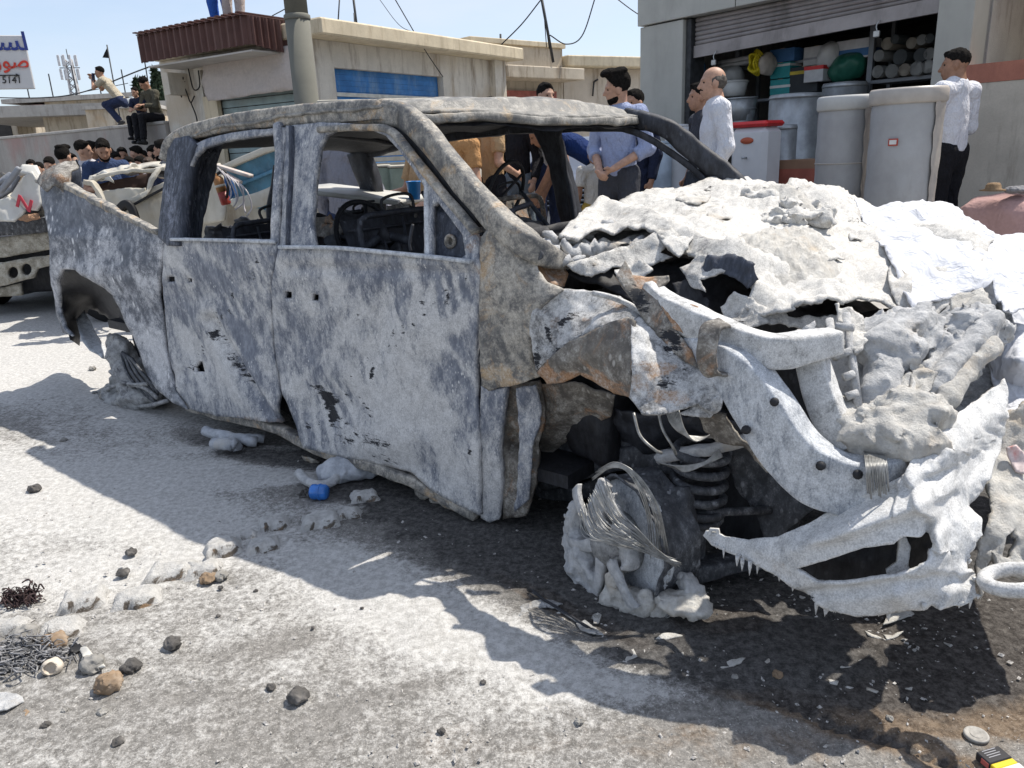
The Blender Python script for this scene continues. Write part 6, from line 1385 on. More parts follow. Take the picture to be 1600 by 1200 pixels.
patch('wing_front', [(986, 500, .02), (1002, 492, .06), (1040, 512, .06), (1078, 540, .05), (1108, 560, .02), (1122, 590, -.02), (1128, 622, -.05), (1116, 648, -.06), (1090, 632, -.08), (1062, 642, -.10), (1030, 648, -.13), (1002, 644, -.14), (986, 622, -.11), (988, 570, -.09)], TO, inner=[(1040, 580, -.05), (1010, 560, -.07), (1080, 600, -.05)], h=3.8, thick=.008, crumple=[(.014, 8, 'n'), (.006, 22, 'r')], mat=M_FEND, parent=truck, rag=2.2, seed=73, paint=[('char', 1050, 545, 22, 14, 20, .45), ('char', 1040, 600, 22, 12, 20, .45), ('rust', 1030, 575, 22, 14, 0, .75), ('rust', 1050, 622, 30, 12, 10, .8), ('rust', 1000, 600, 14, 14, 0, .6), ('char', 1070, 570, 8, 14, 0, .4), ('ash', 1005, 530, 12, 40, 0, .3)])
patch('wing_lip', [(1090, 632, -.07), (1116, 620, -.05), (1130, 608, -.03), (1126, 640, -.05), (1108, 654, -.06), (1060, 646, -.09)], TO, h=3.5, thick=.01, crumple=[(.01, 12, 'n')], mat=M_FEND, parent=truck, rag=2.5, seed=74)
beam('wing_edge', TPO([(925, 458, .08), (975, 472, .11), (1010, 494, .09), (1050, 520, .07), (1100, 560, .02)]), [(.016, .016)], M_BEAMW, truck, n=30, seg=8, pw=.7, crumple=.003)
patch('inner_wing', [(842, 600, .12), (900, 596, .12), (960, 618, .14), (955, 650, .18), (900, 676, .22), (850, 720, .26), (838, 760, .26), (842, 680, .16)], T, inner=[(880, 640, .12)], h=5, thick=.008, crumple=[(.014, 7, 'n'), (.006, 20, 'r')], mat=M_RUSTY, parent=truck, rag=1.5, seed=75, paint=[('ash', 900, 640, 60, 40, 0, .12)])
# stepped bracket standing up behind the wing
patch('bent_bracket', [(962, 432, .06), (970, 418, .08), (978, 406, .10), (988, 430, .10), (1012, 432, .12), (1044, 430, .14), (1046, 438, .14), (1030, 448, .10), (1028, 470, .06), (1048, 505, .03), (1076, 545, .0), (1090, 575, -.02), (1070, 566, .0), (1036, 536, .02), (1006, 500, .05), (986, 466, .06)], TO, h=3.6, thick=.012, crumple=[(.006, 9, 'n')], mat=M_RUSTY, parent=truck, rag=.8, seed=76, paint=[('char', 1000, 470, 14, 30, -30, .7), ('char', 1050, 530, 14, 30, -35, .7), ('rust', 1010, 440, 16, 10, 0, .6), ('ash', 972, 425, 10, 16, 0, .4)])
# radiator support: upper beam, strut, big curved rail, strap
beam('radiator_beam', TPO([(1012, 446, .11), (1040, 474, .09), (1080, 500, .06), (1130, 520, .03), (1175, 536, .01), (1215, 549, .0), (1260, 541, .05), (1306, 532, .11)]), [(.05, .035), (.06, .06), (.07, .085), (.06, .075), (.06, .07), (.07, .085), (.07, .075), (.07, .06)], M_BEAMW, truck, n=60, seg=18, pw=.25, crumple=.003, seed=77)
patch('rust_plate', [(1034, 478, .06), (1052, 470, .07), (1090, 478, .05), (1092, 500, .03), (1080, 528, .02), (1052, 512, .03)], TO, h=3.6, thick=.01, crumple=[(.006, 12, 'n')], mat=M_RUSTY, parent=truck, rag=1.2, seed=78, paint=[('rust', 1066, 492, 30, 24, 0, .8)])
beam('front_rail', TPO([(1070, 548, .07), (1115, 562, .02), (1155, 586, -.02), (1192, 636, -.04), (1226, 690, -.05), (1268, 735, -.05), (1320, 756, -.03), (1368, 754, .01), (1405, 738, .06)]), [(.06, .09), (.07, .115), (.075, .138), (.08, .148), (.08, .148), (.08, .148), (.08, .142), (.08, .135), (.08, .12)], M_RAIL, truck, n=80, seg=24, pw=.20, crumple=.003, seed=79)
beam('support_post', TPO([(1266, 552, .09), (1280, 606, .07), (1300, 660, .05), (1320, 704, .03)]), [(.075, .05), (.08, .06), (.08, .06), (.07, .05)], M_BEAMW, truck, ref=(0, -1, 0), n=40, seg=18, pw=.25, crumple=.002, seed=80)
beam('strap', TPO([(1132, 504, -.02), (1112, 512, -.05), (1106, 535, -.07), (1104, 560, -.075), (1112, 582, -.07), (1134, 584, -.05)]), [(.010, .062), (.010, .06), (.010, .055), (.010, .055), (.010, .05), (.010, .05)], M_RUSTY, truck, ref=(1, 0, 0), n=40, seg=8, pw=.4)
for (x, y, v_) in ((1165, 672, -.125), (1282, 728, -.125), (1340, 742, -.10), (1210, 628, -.12), (1302, 690, .02), (1296, 640, .03), (1312, 668, .02)):
 MB().lathe([(.001, .004), (.011, .003), (.012, -.01)], 10, tuple(T(x, y, v_ - .06)), ax=(.2, -1, .25)).build('rail_hole', M_SOOT, truck)
patch('shade_backdrop', [(1380, 500, .95), (1440, 470, 1.0), (1530, 440, 1.15), (1580, 480, 1.0), (1590, 600, .75), (1540, 690, .5), (1440, 740, .32), (1360, 720, .32), (1340, 620, .5)], T, h=8, thick=.02, crumple=[(.03, 6, 'n'), (.02, 14, 'r')], mat=M_CRUSTD, parent=truck, rag=2, seed=82, paint=[('char', 1460, 540, 80, 60, 0, .35), ('char', 1400, 600, 60, 60, 0, .4)])  # added dark backdrop, coloured as the shade in gaps between the lamp lumps
# ladder bracket and melted lamp wreckage
mb = MB()
for (a, b_) in (((1322, 490, .15), (1342, 640, .0)), ((1296, 500, .15), (1306, 560, .05)), ((1306, 510, .1), (1334, 512, .1)), ((1308, 556, .06), (1330, 548, .08)), ((1318, 590, .02), (1334, 584, .04)), ((1322, 620, .0), (1340, 614, .02))):
 mb.tube([tuple(T(*a)), tuple(T(*b_))], .011, 8)
mb.build('ladder_bracket', M_CRUSTG, truck)
def lump(name, pr, mat, amp=.016, sc=12, vox=.009, k=.022, par=truck):
 prims = []
 T = lambda x, y, d: TF.hy(x, y, d - (.20 if 1310 < x < 1560 and 470 < y < 725 and par is truck else 0))
 for p in pr:
  if p[0] == 'c': prims.append(('cap', tuple(T(*p[1])), tuple(T(*p[2])), p[3], p[4]))
  else: prims.append(('ell', tuple(T(*p[1])), p[2]))
 return solid(name, prims, vox, mat, par, k, ((amp, sc), (amp * .42, sc * 3), (amp * .26, sc * 9)))
lump('air_box', [('c', (1320, 545, .45), (1420, 520, .55), .06, .08), ('c', (1330, 560, .42), (1345, 620, .36), .065, .06), ('e', (1380, 560, .5), (.09, .10, .07))], M_CRUSTG)
lump('lamp_remnant', [('c', (1366, 540, .36), (1440, 500, .55), .045, .05), ('c', (1380, 570, .34), (1372, 640, .26), .05, .045), ('e', (1400, 545, .40), (.08, .06, .05))], M_CRUSTG)
lump('grille_bar', [('c', (1548, 500, .62), (1470, 590, .40), .030, .028), ('c', (1470, 590, .40), (1400, 660, .26), .028, .034)], M_CRUSTG, .010)
lump('grille_bar', [('c', (1545, 540, .56), (1480, 620, .36), .026, .026), ('c', (1480, 620, .36), (1420, 680, .24), .026, .03)], M_CRUST, .010)
lump('grille_bar', [('c', (1530, 480, .70), (1450, 556, .50), .034, .03), ('c', (1450, 556, .50), (1390, 620, .36), .03, .03)], M_CRUST, .010)
lump('melted_heap', [('e', (1350, 655, .22), (.10, .08, .05)), ('e', (1410, 650, .26), (.10, .09, .06)), ('e', (1380, 690, .18), (.12, .08, .06)), ('e', (1430, 690, .20), (.08, .07, .06)), ('c', (1340, 680, .16), (1450, 660, .26), .05, .05)], M_CRUST, .026, 11)
lump('melted_heap', [('e', (1470, 560, .55), (.10, .10, .08)), ('e', (1510, 520, .65), (.10, .10, .07)), ('e', (1440, 610, .42), (.08, .08, .06))], M_CRUSTG, .024, 11)
# bumper with its fog lamp hole, crusted in powder
bump_out = [(1098, 836, -.02), (1104, 828, -.02), (1132, 838, -.04), (1170, 842, -.06), (1215, 838, -.08), (1262, 820, -.085), (1320, 790, -.07), (1386, 756, -.03), (1412, 744, .0), (1432, 704, .05), (1466, 668, .14), (1520, 628, .30), (1572, 592, .46), (1580, 620, .44), (1570, 668, .36), (1560, 712, .28), (1544, 756, .20), (1520, 790, .12), (1534, 806, .09), (1542, 828, .07), (1522, 850, .03), (1512, 872, .02), (1520, 900, .01), (1530, 934, -.02), (1500, 946, -.05), (1450, 950, -.08), (1400, 956, -.10), (1340, 962, -.12), (1290, 950, -.12), (1256, 932, -.12), (1216, 902, -.11), (1160, 874, -.085), (1112, 852, -.04)]
bump_hole = [(1246, 888), (1290, 876), (1350, 856), (1398, 850), (1412, 838), (1440, 838), (1458, 848), (1448, 876), (1420, 896), (1380, 904), (1320, 914), (1276, 908)]
def bump_post(X, V):
 m = np.clip((X[:, 0] - 1380) / 60, 0, 1); V += (m * .006)[:, None] * np.c_[fbm(V, 18, 3), fbm(V, 18, 3, seed=4), fbm(V, 30, 3)]
 g = lambda ax, ay, bx, by, w: np.exp(-((((X[:, 0] - ax) * (by - ay) - (X[:, 1] - ay) * (bx - ax)) / math.hypot(bx - ax, by - ay)) / w) ** 2)
 r_ = np.clip((X[:, 0] - 1230) / 60, 0, 1); up_ = np.clip((880 - X[:, 1]) / 40, 0, 1)
 V[:, 1] += -.030 * g(1200, 868, 1420, 790, 14) * r_ * up_ + .030 * g(1230, 838, 1420, 762, 12) * r_ * up_ - .035 * g(1440, 742, 1560, 640, 16) * (X[:, 0] > 1400) + .040 * g(1470, 800, 1560, 690, 14) * (X[:, 0] > 1440) - .03 * g(1420, 720, 1470, 850, 12) * (X[:, 1] < 860) + .022 * g(1260, 930, 1500, 905, 9) * (X[:, 1] > 880) - .02 * g(1480, 940, 1540, 830, 8) * (X[:, 0] > 1440)
 return V
patch('bumper', bump_out, TO, holes=[bump_hole], inner=[(1330, 820, -.12), (1440, 770, -.05), (1490, 700, .08), (1480, 800, .0), (1400, 930, -.15), (1300, 930, -.14), (1180, 858, -.10), (1240, 860, -.13), (1470, 890, -.08), (1350, 840, -.125), (1500, 660, .16)], h=4, thick=.010, crumple=[(.007, 3.5, 'n'), (.0025, 12, 'n')], mat=M_BUMP, parent=truck, rag=1.5, seed=90, hrag=.8, post=bump_post,
      paint=[('rust', 1222, 890, 22, 12, 20, .75), ('rust', 1200, 870, 18, 8, 20, .4), ('ash', 1250, 850, 40, 20, 0, -.25), ('char', 1266, 937, 10, 5, 20, .8), ('ash', 1460, 780, 60, 80, 0, .25)])
patch('bumper_inner', [(1240, 880, .02), (1320, 850, .04), (1460, 830, .08), (1480, 880, .08), (1400, 920, .04), (1280, 925, .02)], TO, h=6, thick=.01, crumple=[(.02, 8, 'n')], mat=M_SOOT, parent=truck, rag=1, seed=91)
patch('lamp_divider', [(1408, 842, -.06), (1416, 836, -.05), (1424, 856, -.05), (1420, 884, -.06), (1424, 898, -.06), (1386, 900, -.08), (1384, 892, -.08), (1402, 880, -.07)], TO, h=3.5, thick=.012, crumple=[(.005, 14, 'n')], mat=M_BUMP, parent=truck, rag=.8, seed=92)
lump('melted_heap', [('e', (1330, 886, .0), (.05, .04, .03)), ('e', (1352, 880, .02), (.04, .04, .035)), ('c', (1320, 900, .0), (1380, 892, .02), .018, .02)], M_CRUSTD, .016, 18, .008, .02)
patch('bumper_clip', [(1106, 836, -.03), (1108, 826, -.03), (1122, 827, -.03), (1124, 836, -.03)], TO, holes=[[(1111, 834), (1112, 830), (1119, 831), (1119, 834)]], h=2.5, thick=.008, mat=M_BUMP, parent=truck, seed=93)
# drips hanging from the lower edge
rd = np.random.RandomState(5); dm_ = MB()
low = np.array(bump_out[21:33]); 
for k in range(20):
 f = rd.rand() * (len(low) - 1); i = int(f); q = low[i] + (low[min(i + 1, len(low) - 1)] - low[i]) * (f - i)
 p = TO(q[0], q[1] - 3, q[2] + .004); L_ = .008 + .022 * rd.rand() ** 2; dm_.lathe([(.004 + .003 * rd.rand(), .004), (.0035, -.3 * L_), (.002, -.7 * L_), (.0008, -L_)], 6, tuple(p))
for (x, y) in ((1152, 876), (1160, 880), (1172, 884), (1276, 945), (1290, 950), (1300, 952), (1303, 952), (1306, 954), (1374, 955), (1388, 955), (1444, 950)):
 p = TO(x, y - 4, -.10); L_ = .014 + .026 * rd.rand() ** 2; dm_.lathe([(.006, .006), (.005, -.3 * L_), (.0025, -.7 * L_), (.0008, -L_)], 6, tuple(p))
dm_.build('foam_drips', M_BUMP, truck)['kind'] = 'stuff'
# right end of the bumper: upright and loop
patch('bumper_end', [(1546, 700, .30), (1572, 650, .40), (1610, 620, .46), (1640, 700, .40), (1640, 860, .16), (1600, 900, .06), (1560, 890, .04), (1548, 862, .06), (1530, 940, -.0), (1524, 900, .02), (1530, 850, .06), (1548, 800, .12), (1542, 750, .2)], T, holes=[[(1566, 870), (1566, 840), (1582, 828), (1588, 850), (1580, 872)]], inner=[(1600, 760, .26), (1580, 700, .36)], h=4.5, thick=.018, crumple=[(.020, 7, 'n'), (.010, 20, 'n')], mat=M_CRUST, parent=truck, rag=2.5, seed=94, hrag=1)
ring = []
for k in range(33):
 a = 6.283 * k / 32; x, y = 1588 + 50 * math.cos(a), 906 + 17 * math.sin(a); ring.append(TO(x, y, .0 + .05 * math.sin(-a)))
MB().tube(ring, .017, 10).build('tow_loop', M_BUMP, truck)
# ---- front wheel: brake disc, broken rim, cords
WC = T(982, 842, -.06); ph = R(20); WN = np.array([-math.sin(ph), -math.cos(ph), .06]); WN /= np.linalg.norm(WN)
wh = empty('front_wheel', (0, 0, 0)); wh.parent = truck
WZ = WN; WX = np.cross([0, 0, 1.], WZ); WX /= np.linalg.norm(WX); WY = np.cross(WZ, WX)
def W(r, a, z): return WC + WX * r * math.cos(a) + WY * r * math.sin(a) + WZ * z
MB().lathe([(.05, .02), (.15, .022), (.192, .020), (.196, .012), (.196, -.008), (.192, -.016), (.05, -.018)], 48, tuple(WC), ax=WZ).build('brake_disc', M_RAIL, wh)
ms = MB()
for k in range(40):
 a = 6.283 * k / 40; ms.tube([tuple(W(.1955, a, .007)), tuple(W(.1955, a + .07, .007))], .0048, 5)
ms.build('disc_vents', M_CRUSTG, wh)
MB().lathe([(.10, .02), (.098, .06), (.06, .085), (.055, .11), (.001, .115)], 28, tuple(WC), ax=WZ).build('hub', M_CRUSTD, wh)
# broken rim: arc of the outer flange and a couple of spokes
def arc_sheet(name, a0, a1, prof, mat, n=40, wob=.006):
 V = []; 
 for i in range(n):
  a = a0 + (a1 - a0) * i / (n - 1)
  for (r_, z_) in prof: V.append(W(r_ + wob * math.sin(5 * a) + wob * math.sin(11 * a + z_ * 30), a, z_))
 m = len(prof); V = np.array(V); F = []
 for i in range(n - 1):
  for j in range(m - 1): a = i * m + j; F += [[a, a + m, a + m + 1], [a, a + m + 1, a + 1]]
 F = np.array(F); N = vnormals(V, F); W_, G = shell(V, F, N, np.full(len(V), .008)); return mesh(name, W_, G, mat, wh, True)
arc_sheet('rim_barrel', R(-150), R(118), [(.212, -.10), (.20, -.085), (.198, -.02), (.202, .03), (.21, .04)], M_UNDER)
for a in (R(95), R(140), R(200), R(262), R(318)):
 P_ = [W(.05, a, .10), W(.11, a + .05, .105), W(.17, a, .10), W(.205, a - .03, .09)]
 beam('spoke', P_, [(.045, .022), (.035, .02), (.04, .02), (.05, .02)], M_CRUSTG, wh, ref=tuple(WZ), n=20, seg=10, crumple=.006, seed=int(a * 10))
def lumpw(name, pr, mat, amp=.016, sc=12, vox=.0085, k=.03):
 return lump(name, pr, mat, amp, sc, vox, k, wh)
def arcw(a0, a1, r, z, ra, rb, n=6):
 q = [W(r, R(a0 + (a1 - a0) * k / n), z) for k in range(n + 1)]; return [('cap', tuple(q[k]), tuple(q[k + 1]), ra + (rb - ra) * k / n, ra + (rb - ra) * (k + 1) / n) for k in range(n)]
solid('melted_tyre', arcw(168, 262, .205, .06, .026, .050) + arcw(200, 250, .15, .08, .03, .04, 3) + [('cap', tuple(W(.19, R(225), .08)), tuple(W(.13, R(215), .09)), .04, .03)], .0085, M_CRUSTG, wh, .03, ((.014, 15), (.007, 45), (.004, 110)))
solid('melted_tyre', arcw(258, 318, .20, .05, .045, .032) + [('cap', tuple(W(.17, R(285), .08)), tuple(W(.10, R(300), .09)), .045, .03)], .0085, M_CRUST, wh, .03, ((.016, 15), (.008, 45), (.004, 110)))
lumpw('melted_tyre', [('e', (1065, 944, -.14), (.09, .06, .030)), ('c', (1030, 955, -.15), (1090, 940, -.12), .028, .026)], M_CRUST, .014, 16)
lumpw('melted_tyre', [('c', (958, 780, -.14), (972, 830, -.15), .018, .022), ('c', (972, 830, -.15), (985, 880, -.15), .022, .026), ('e', (940, 770, -.12), (.03, .03, .05))], M_CRUSTG, .014, 18)
lumpw('melted_tyre', [('c', (1070, 905, -.08), (1082, 930, -.1), .022, .03), ('e', (1078, 915, -.08), (.03, .03, .04))], M_CRUSTG, .014, 18)
rc = np.random.RandomState(11)
mb = MB()
for k in range(30):                                 # sheaf sweeping from the left edge down to the right
 f = k / 29; x0 = 903 + 40 * f + rc.normal() * 2.5; y0 = 800 - 54 * f + rc.normal() * 4; dv = -.20 + rc.normal() * .004
 pts = [T(x0, y0, -.19), T(918 + 50 * f + rc.normal() * 2, 838 - 40 * f + rc.normal() * 2, dv - .01), T(965 + 36 * f + rc.normal() * 2, 852 - 20 * f + rc.normal() * 2, dv - .02), T(1020 + 10 * f + rc.normal() * 2, 866 - 4 * f + rc.normal() * 3, -.20), T(1058 + rc.normal() * 3, 882 + rc.normal() * 3, -.17)]
 mb.tube(crom(pts, 22), .0016, 4)
for k in range(15):                                 # sheaf over the top and down the right face
 f = k / 14; pts = [T(925 + 10 * f, 752 - 18 * f + rc.normal() * 2, -.16), T(955 + 8 * f, 730 - 6 * f + rc.normal(), -.17), T(985 + 14 * f + rc.normal(), 742 + 2 * f, -.17), T(1010 + 22 * f + rc.normal(), 800 - 8 * f, -.17), T(1018 + 26 * f + rc.normal(), 866 + rc.normal() * 4, -.15)]
 mb.tube(crom(pts, 24), .0015, 4)
for k in range(16):
 f = k / 15; pts = [T(950 + 5 * f + rc.normal() * 4, 955 + 8 * f, -.17), T(985 + rc.normal() * 4, 962 + 6 * f, -.18), T(1030 + rc.normal() * 4, 964 + 2 * f, -.16), T(1050, 955, -.15)]
 mb.tube(crom(pts, 14), .0016, 4)
mb.build('tyre_cords', M_STRAND, wh)['kind'] = 'stuff'
# ---- front suspension
sp = []; a0, a1 = T(1098, 690, .12), T(1088, 800, .10)
for k in range(150):
 t = k / 149; a = t * 6.283 * 5.2; c = a0 + (a1 - a0) * t; sp.append(c + np.array([.078 * math.cos(a), .078 * math.sin(a), 0]))
MB().tube(sp, .014, 8).build('coil_spring', M_UNDER, truck)
MB().lathe([(.085, .0), (.088, -.015), (.06, -.02), (.034, -.04), (.034, -.24), (.04, -.25)], 22, tuple(T(1087, 802, .10))).build('strut', M_UNDER, truck)
beam('upper_arm', TP([(1028, 716, .06), (1070, 706, .07), (1120, 698, .08), (1182, 686, .14)]), [(.05, .035), (.05, .03), (.05, .03), (.05, .035)], M_CRUSTG, truck, n=24, seg=10, crumple=.008)
MB().tube(TP([(1046, 803, .04), (1100, 801, .07), (1205, 797, .20)]), .013, 10).build('tie_rod', M_UNDER, truck)
MB().tube(TP([(1046, 806, .02), (1052, 806, .02)]), .028, 12).build('tie_rod_end', M_UNDER, truck)
MB().tube(TP([(1060, 806, .02), (1060, 850, .02)]), .014, 10).build('ball_stud', M_UNDER, truck)
beam('lower_arm', TP([(1050, 885, .02), (1090, 890, .06), (1140, 880, .14), (1210, 868, .24)]), [(.08, .05), (.09, .06), (.08, .05), (.08, .05)], M_UNDER, truck, n=24, seg=12, crumple=.006)
beam('knuckle', TP([(1062, 760, .02), (1070, 820, .0), (1064, 890, .0)]), [(.06, .05), (.07, .06), (.08, .05)], M_UNDER, truck, ref=(0, -1, 0), n=20, seg=12, crumple=.010)
beam('frame_horn', TP([(822, 756, .30), (880, 738, .28), (940, 722, .28), (1010, 712, .28), (1080, 730, .30)]), [(.06, .09)], M_UNDER, truck, n=30, seg=12, crumple=.006)
beam('cross_member', TP([(842, 772, .34), (900, 768, .34), (960, 750, .34)]), [(.05, .06)], M_UNDER, truck, n=16, seg=10, crumple=.008)
patch('skid_plate', [(1130, 700, .18), (1180, 690, .2), (1250, 700, .22), (1290, 780, .2), (1230, 828, .18), (1200, 860, .16), (1180, 800, .2), (1150, 760, .2)], T, h=6, thick=.01, crumple=[(.012, 7, 'n')], mat=M_UNDER, parent=truck, rag=1.5, seed=95)
patch('fender_liner', [(960, 640, .20), (1040, 645, .12), (1120, 650, .10), (1180, 680, .14), (1130, 690, .2), (1050, 700, .24), (980, 710, .30)], T, h=6, thick=.008, crumple=[(.02, 7, 'n'), (.01, 20, 'r')], mat=M_INNER, parent=truck, rag=2, seed=96)
patch('rail_gusset', [(1090, 640, -.02), (1130, 652, -.02), (1200, 740, .0), (1160, 700, .02), (1120, 690, .03), (1100, 668, .02)], TO, h=4.5, thick=.008, crumple=[(.012, 9, 'n')], mat=M_RUSTY, parent=truck, rag=2, seed=97)
patch('wheel_well', [(836, 700, .5), (960, 640, .45), (1120, 640, .4), (1260, 700, .4), (1240, 860, .35), (1100, 870, .4), (960, 800, .45), (840, 790, .5)], T, h=18, thick=.01, crumple=[(.04, 4, 'n')], mat=M_SOOT, parent=truck, seed=98)
wr = MB()
for pts in ([(990, 645, -.08), (1000, 680, -.10), (1022, 702, -.10), (1034, 708, -.08)], [(1028, 642, -.09), (1036, 672, -.10), (1050, 696, -.10), (1056, 710, -.08)]):
 wr.tube(crom(TP(pts), 18), .0045, 6)
for k in range(9):
 y = 640 + k; wr.tube(crom(TP([(1040 + k * 2.5, 640, -.07), (1050 + k * 2.5, 664 + k, -.08), (1072 + k * 2, 680 + k * 1.2, -.07), (1118, 684 - k * 1.2, -.02)]), 16), .0026, 5)
for k in range(12):
 wr.tube(crom(TP([(1026 + k * 2, 722 + k * .6, .0), (1060 + k, 728 + k * .8, -.02), (1100, 722 + k * .4, .0), (1124 + k * .5, 702 + k, .04)]), 16), .0026, 5)
for k in range(16):
 x = 1350 + k * 2.2; wr.tube(crom(TP([(x, 705 + .4 * k, -.09), (x + 3, 730, -.185 + .003 * k), (x + 6 + rc.normal() * 2, 770 + rc.normal() * 6, -.185 + .003 * k)]), 12), .0018, 4)
wr.build('loose_wires', M_STRAND, truck)['kind'] = 'stuff'
for (x0, y0, x1, y1) in ((1030, 745, 1032, 770), (1036, 765, 1052, 768)):
 MB().tube(TP([(x0, y0, .0), ((x0 + x1) / 2 + 4, (y0 + y1) / 2, .0), (x1, y1, .0)]), .006, 6).build('brake_pipe', M_UNDER, truck)
# ---- white sheeting thrown over the far front corner
def TW(px, py, d): return TF.wld(T(px, py, d))
TW.eye = EYE
def sheet_post(X, V):
 V = V + .022 * np.c_[fbm(V, 5, 3, ridged=True), fbm(V, 5, 3, ridged=True, seed=3), fbm(V, 5, 3, ridged=True, seed=6)]
 return V
ws = patch('white_sheet', [(1330, 352, 1.56), (1362, 336, 1.66), (1400, 322, 1.74), (1440, 320, 1.78), (1466, 334, 1.78), (1478, 354, 1.72), (1520, 366, 1.75), (1600, 374, 1.78), (1680, 392, 1.75), (1720, 420, 1.70), (1720, 860, 1.2), (1640, 830, 1.0), (1600, 720, .95), (1572, 600, .86), (1545, 520, .90), (1530, 470, .98), (1530, 426, 1.08), (1552, 396, 1.28), (1500, 380, 1.48), (1430, 372, 1.5), (1380, 366, 1.52)], TW, inner=[(1590, 420, 1.4), (1580, 480, 1.15), (1600, 560, 1.02), (1620, 480, 1.3)], h=5, thick=.006, crumple=[(.02, 4, 'r'), (.008, 14, 'n')], mat=M_SHEET, rag=1.5, seed=99, post=sheet_post)
ws2 = patch('white_sheet', [(1540, 560, .86), (1600, 540, .9), (1690, 560, .9), (1700, 840, .26), (1640, 860, .18), (1600, 800, .24), (1584, 730, .34), (1570, 680, .44), (1556, 620, .62)], TW, inner=[(1620, 700, .42)], h=5, thick=.006, crumple=[(.035, 5, 'r'), (.010, 14, 'n')], mat=M_SHEET, rag=1.5, seed=101); tag(ws2, 'lower fold of white sheeting hanging behind the bumper end at right edge', 'sheet')
hz = np.array([(1330, 322), (1362, 330), (1440, 318), (1500, 340), (1552, 378), (1610, 376), (1620, 480), (1570, 500), (1545, 450), (1500, 462), (1450, 482), (1424, 500), (1408, 478), (1396, 430), (1372, 388), (1345, 352)], float)
ws3 = patch('white_sheet', [(a[0], a[1], min(b, 1.62) - .03) for a, b in zip(hz, rbf(hood_out + hood_in, hz))], TW, inner=[(1450, 400, 1.0), (1500, 420, .95)], h=5, thick=.006, crumple=[(.040, 3.4, 'r'), (.016, 9, 'r')], mat=M_SHEET, rag=2, seed=102); tag(ws3, 'white sheet lying over the far half of the hood, dark gap beneath', 'sheet')
tag(ws, 'big white sheet draped over the far front corner of the burnt pickup', 'sheet')
bag = patch('white_bag', [(1536, 520, .80), (1570, 505, .85), (1640, 520, .85), (1660, 620, .70), (1600, 640, .66), (1560, 600, .72), (1540, 560, .78)], TW, inner=[(1590, 565, .62)], h=5, thick=.006, crumple=[(.02, 7, 'r'), (.006, 20, 'n')], mat=M_SHEET, rag=1.5, seed=100); tag(bag, 'crumpled white plastic bag below the white sheet at right edge', 'bag')
# ================================================================== WRECKS BEHIND, at left
def mpW(Y, O, skew=0.0):
 """sheet standing at distance Y, running back by skew per pixel, in the frame of an unrotated root at O"""
 O = np.array(O, float)
 f = lambda px, py, d: aty(px, py, Y + d + skew * (px - 200)) - O
 f.eye = EYE - O; return f
M_WHITEP = m_plain('dented white paint', (.52, .51, .47), .45, .08, 4, 0, .4, dirt=(.28, .24, .19), dirt_amt=.6)
M_CREAMP = m_plain('dented cream paint', (.47, .44, .37), .5, .1, 5, 0, .35, dirt=(.25, .20, .14), dirt_amt=.8)
M_RUSTD = m_burnt('old rusty steel', base=(.07, .06, .05), mid=(.19, .165, .13), ash=(.40, .37, .31), rust=(.22, .14, .09), ash_b=.0, rust_b=.05, char_b=-.1, streak=(1, 1, 1))
M_BEIGE = m_burnt('sooty beige paint', base=(.20, .18, .14), mid=(.36, .33, .27), ash=(.50, .48, .42), rust=(.2, .15, .1), ash_b=.05, rust_b=-.05, char_b=-.04, streak=(1, 1, 1))
M_BLK = m_plain('black rubber', (.018, .018, .019), .7); M_BLUEP = m_plain('scraped blue paint', (.06, .17, .26), .5, .25, 8, .2, dirt=(.20, .24, .26), dirt_amt=.7); M_DARKC = m_plain('dark cabin', (.04, .022, .016), .9)
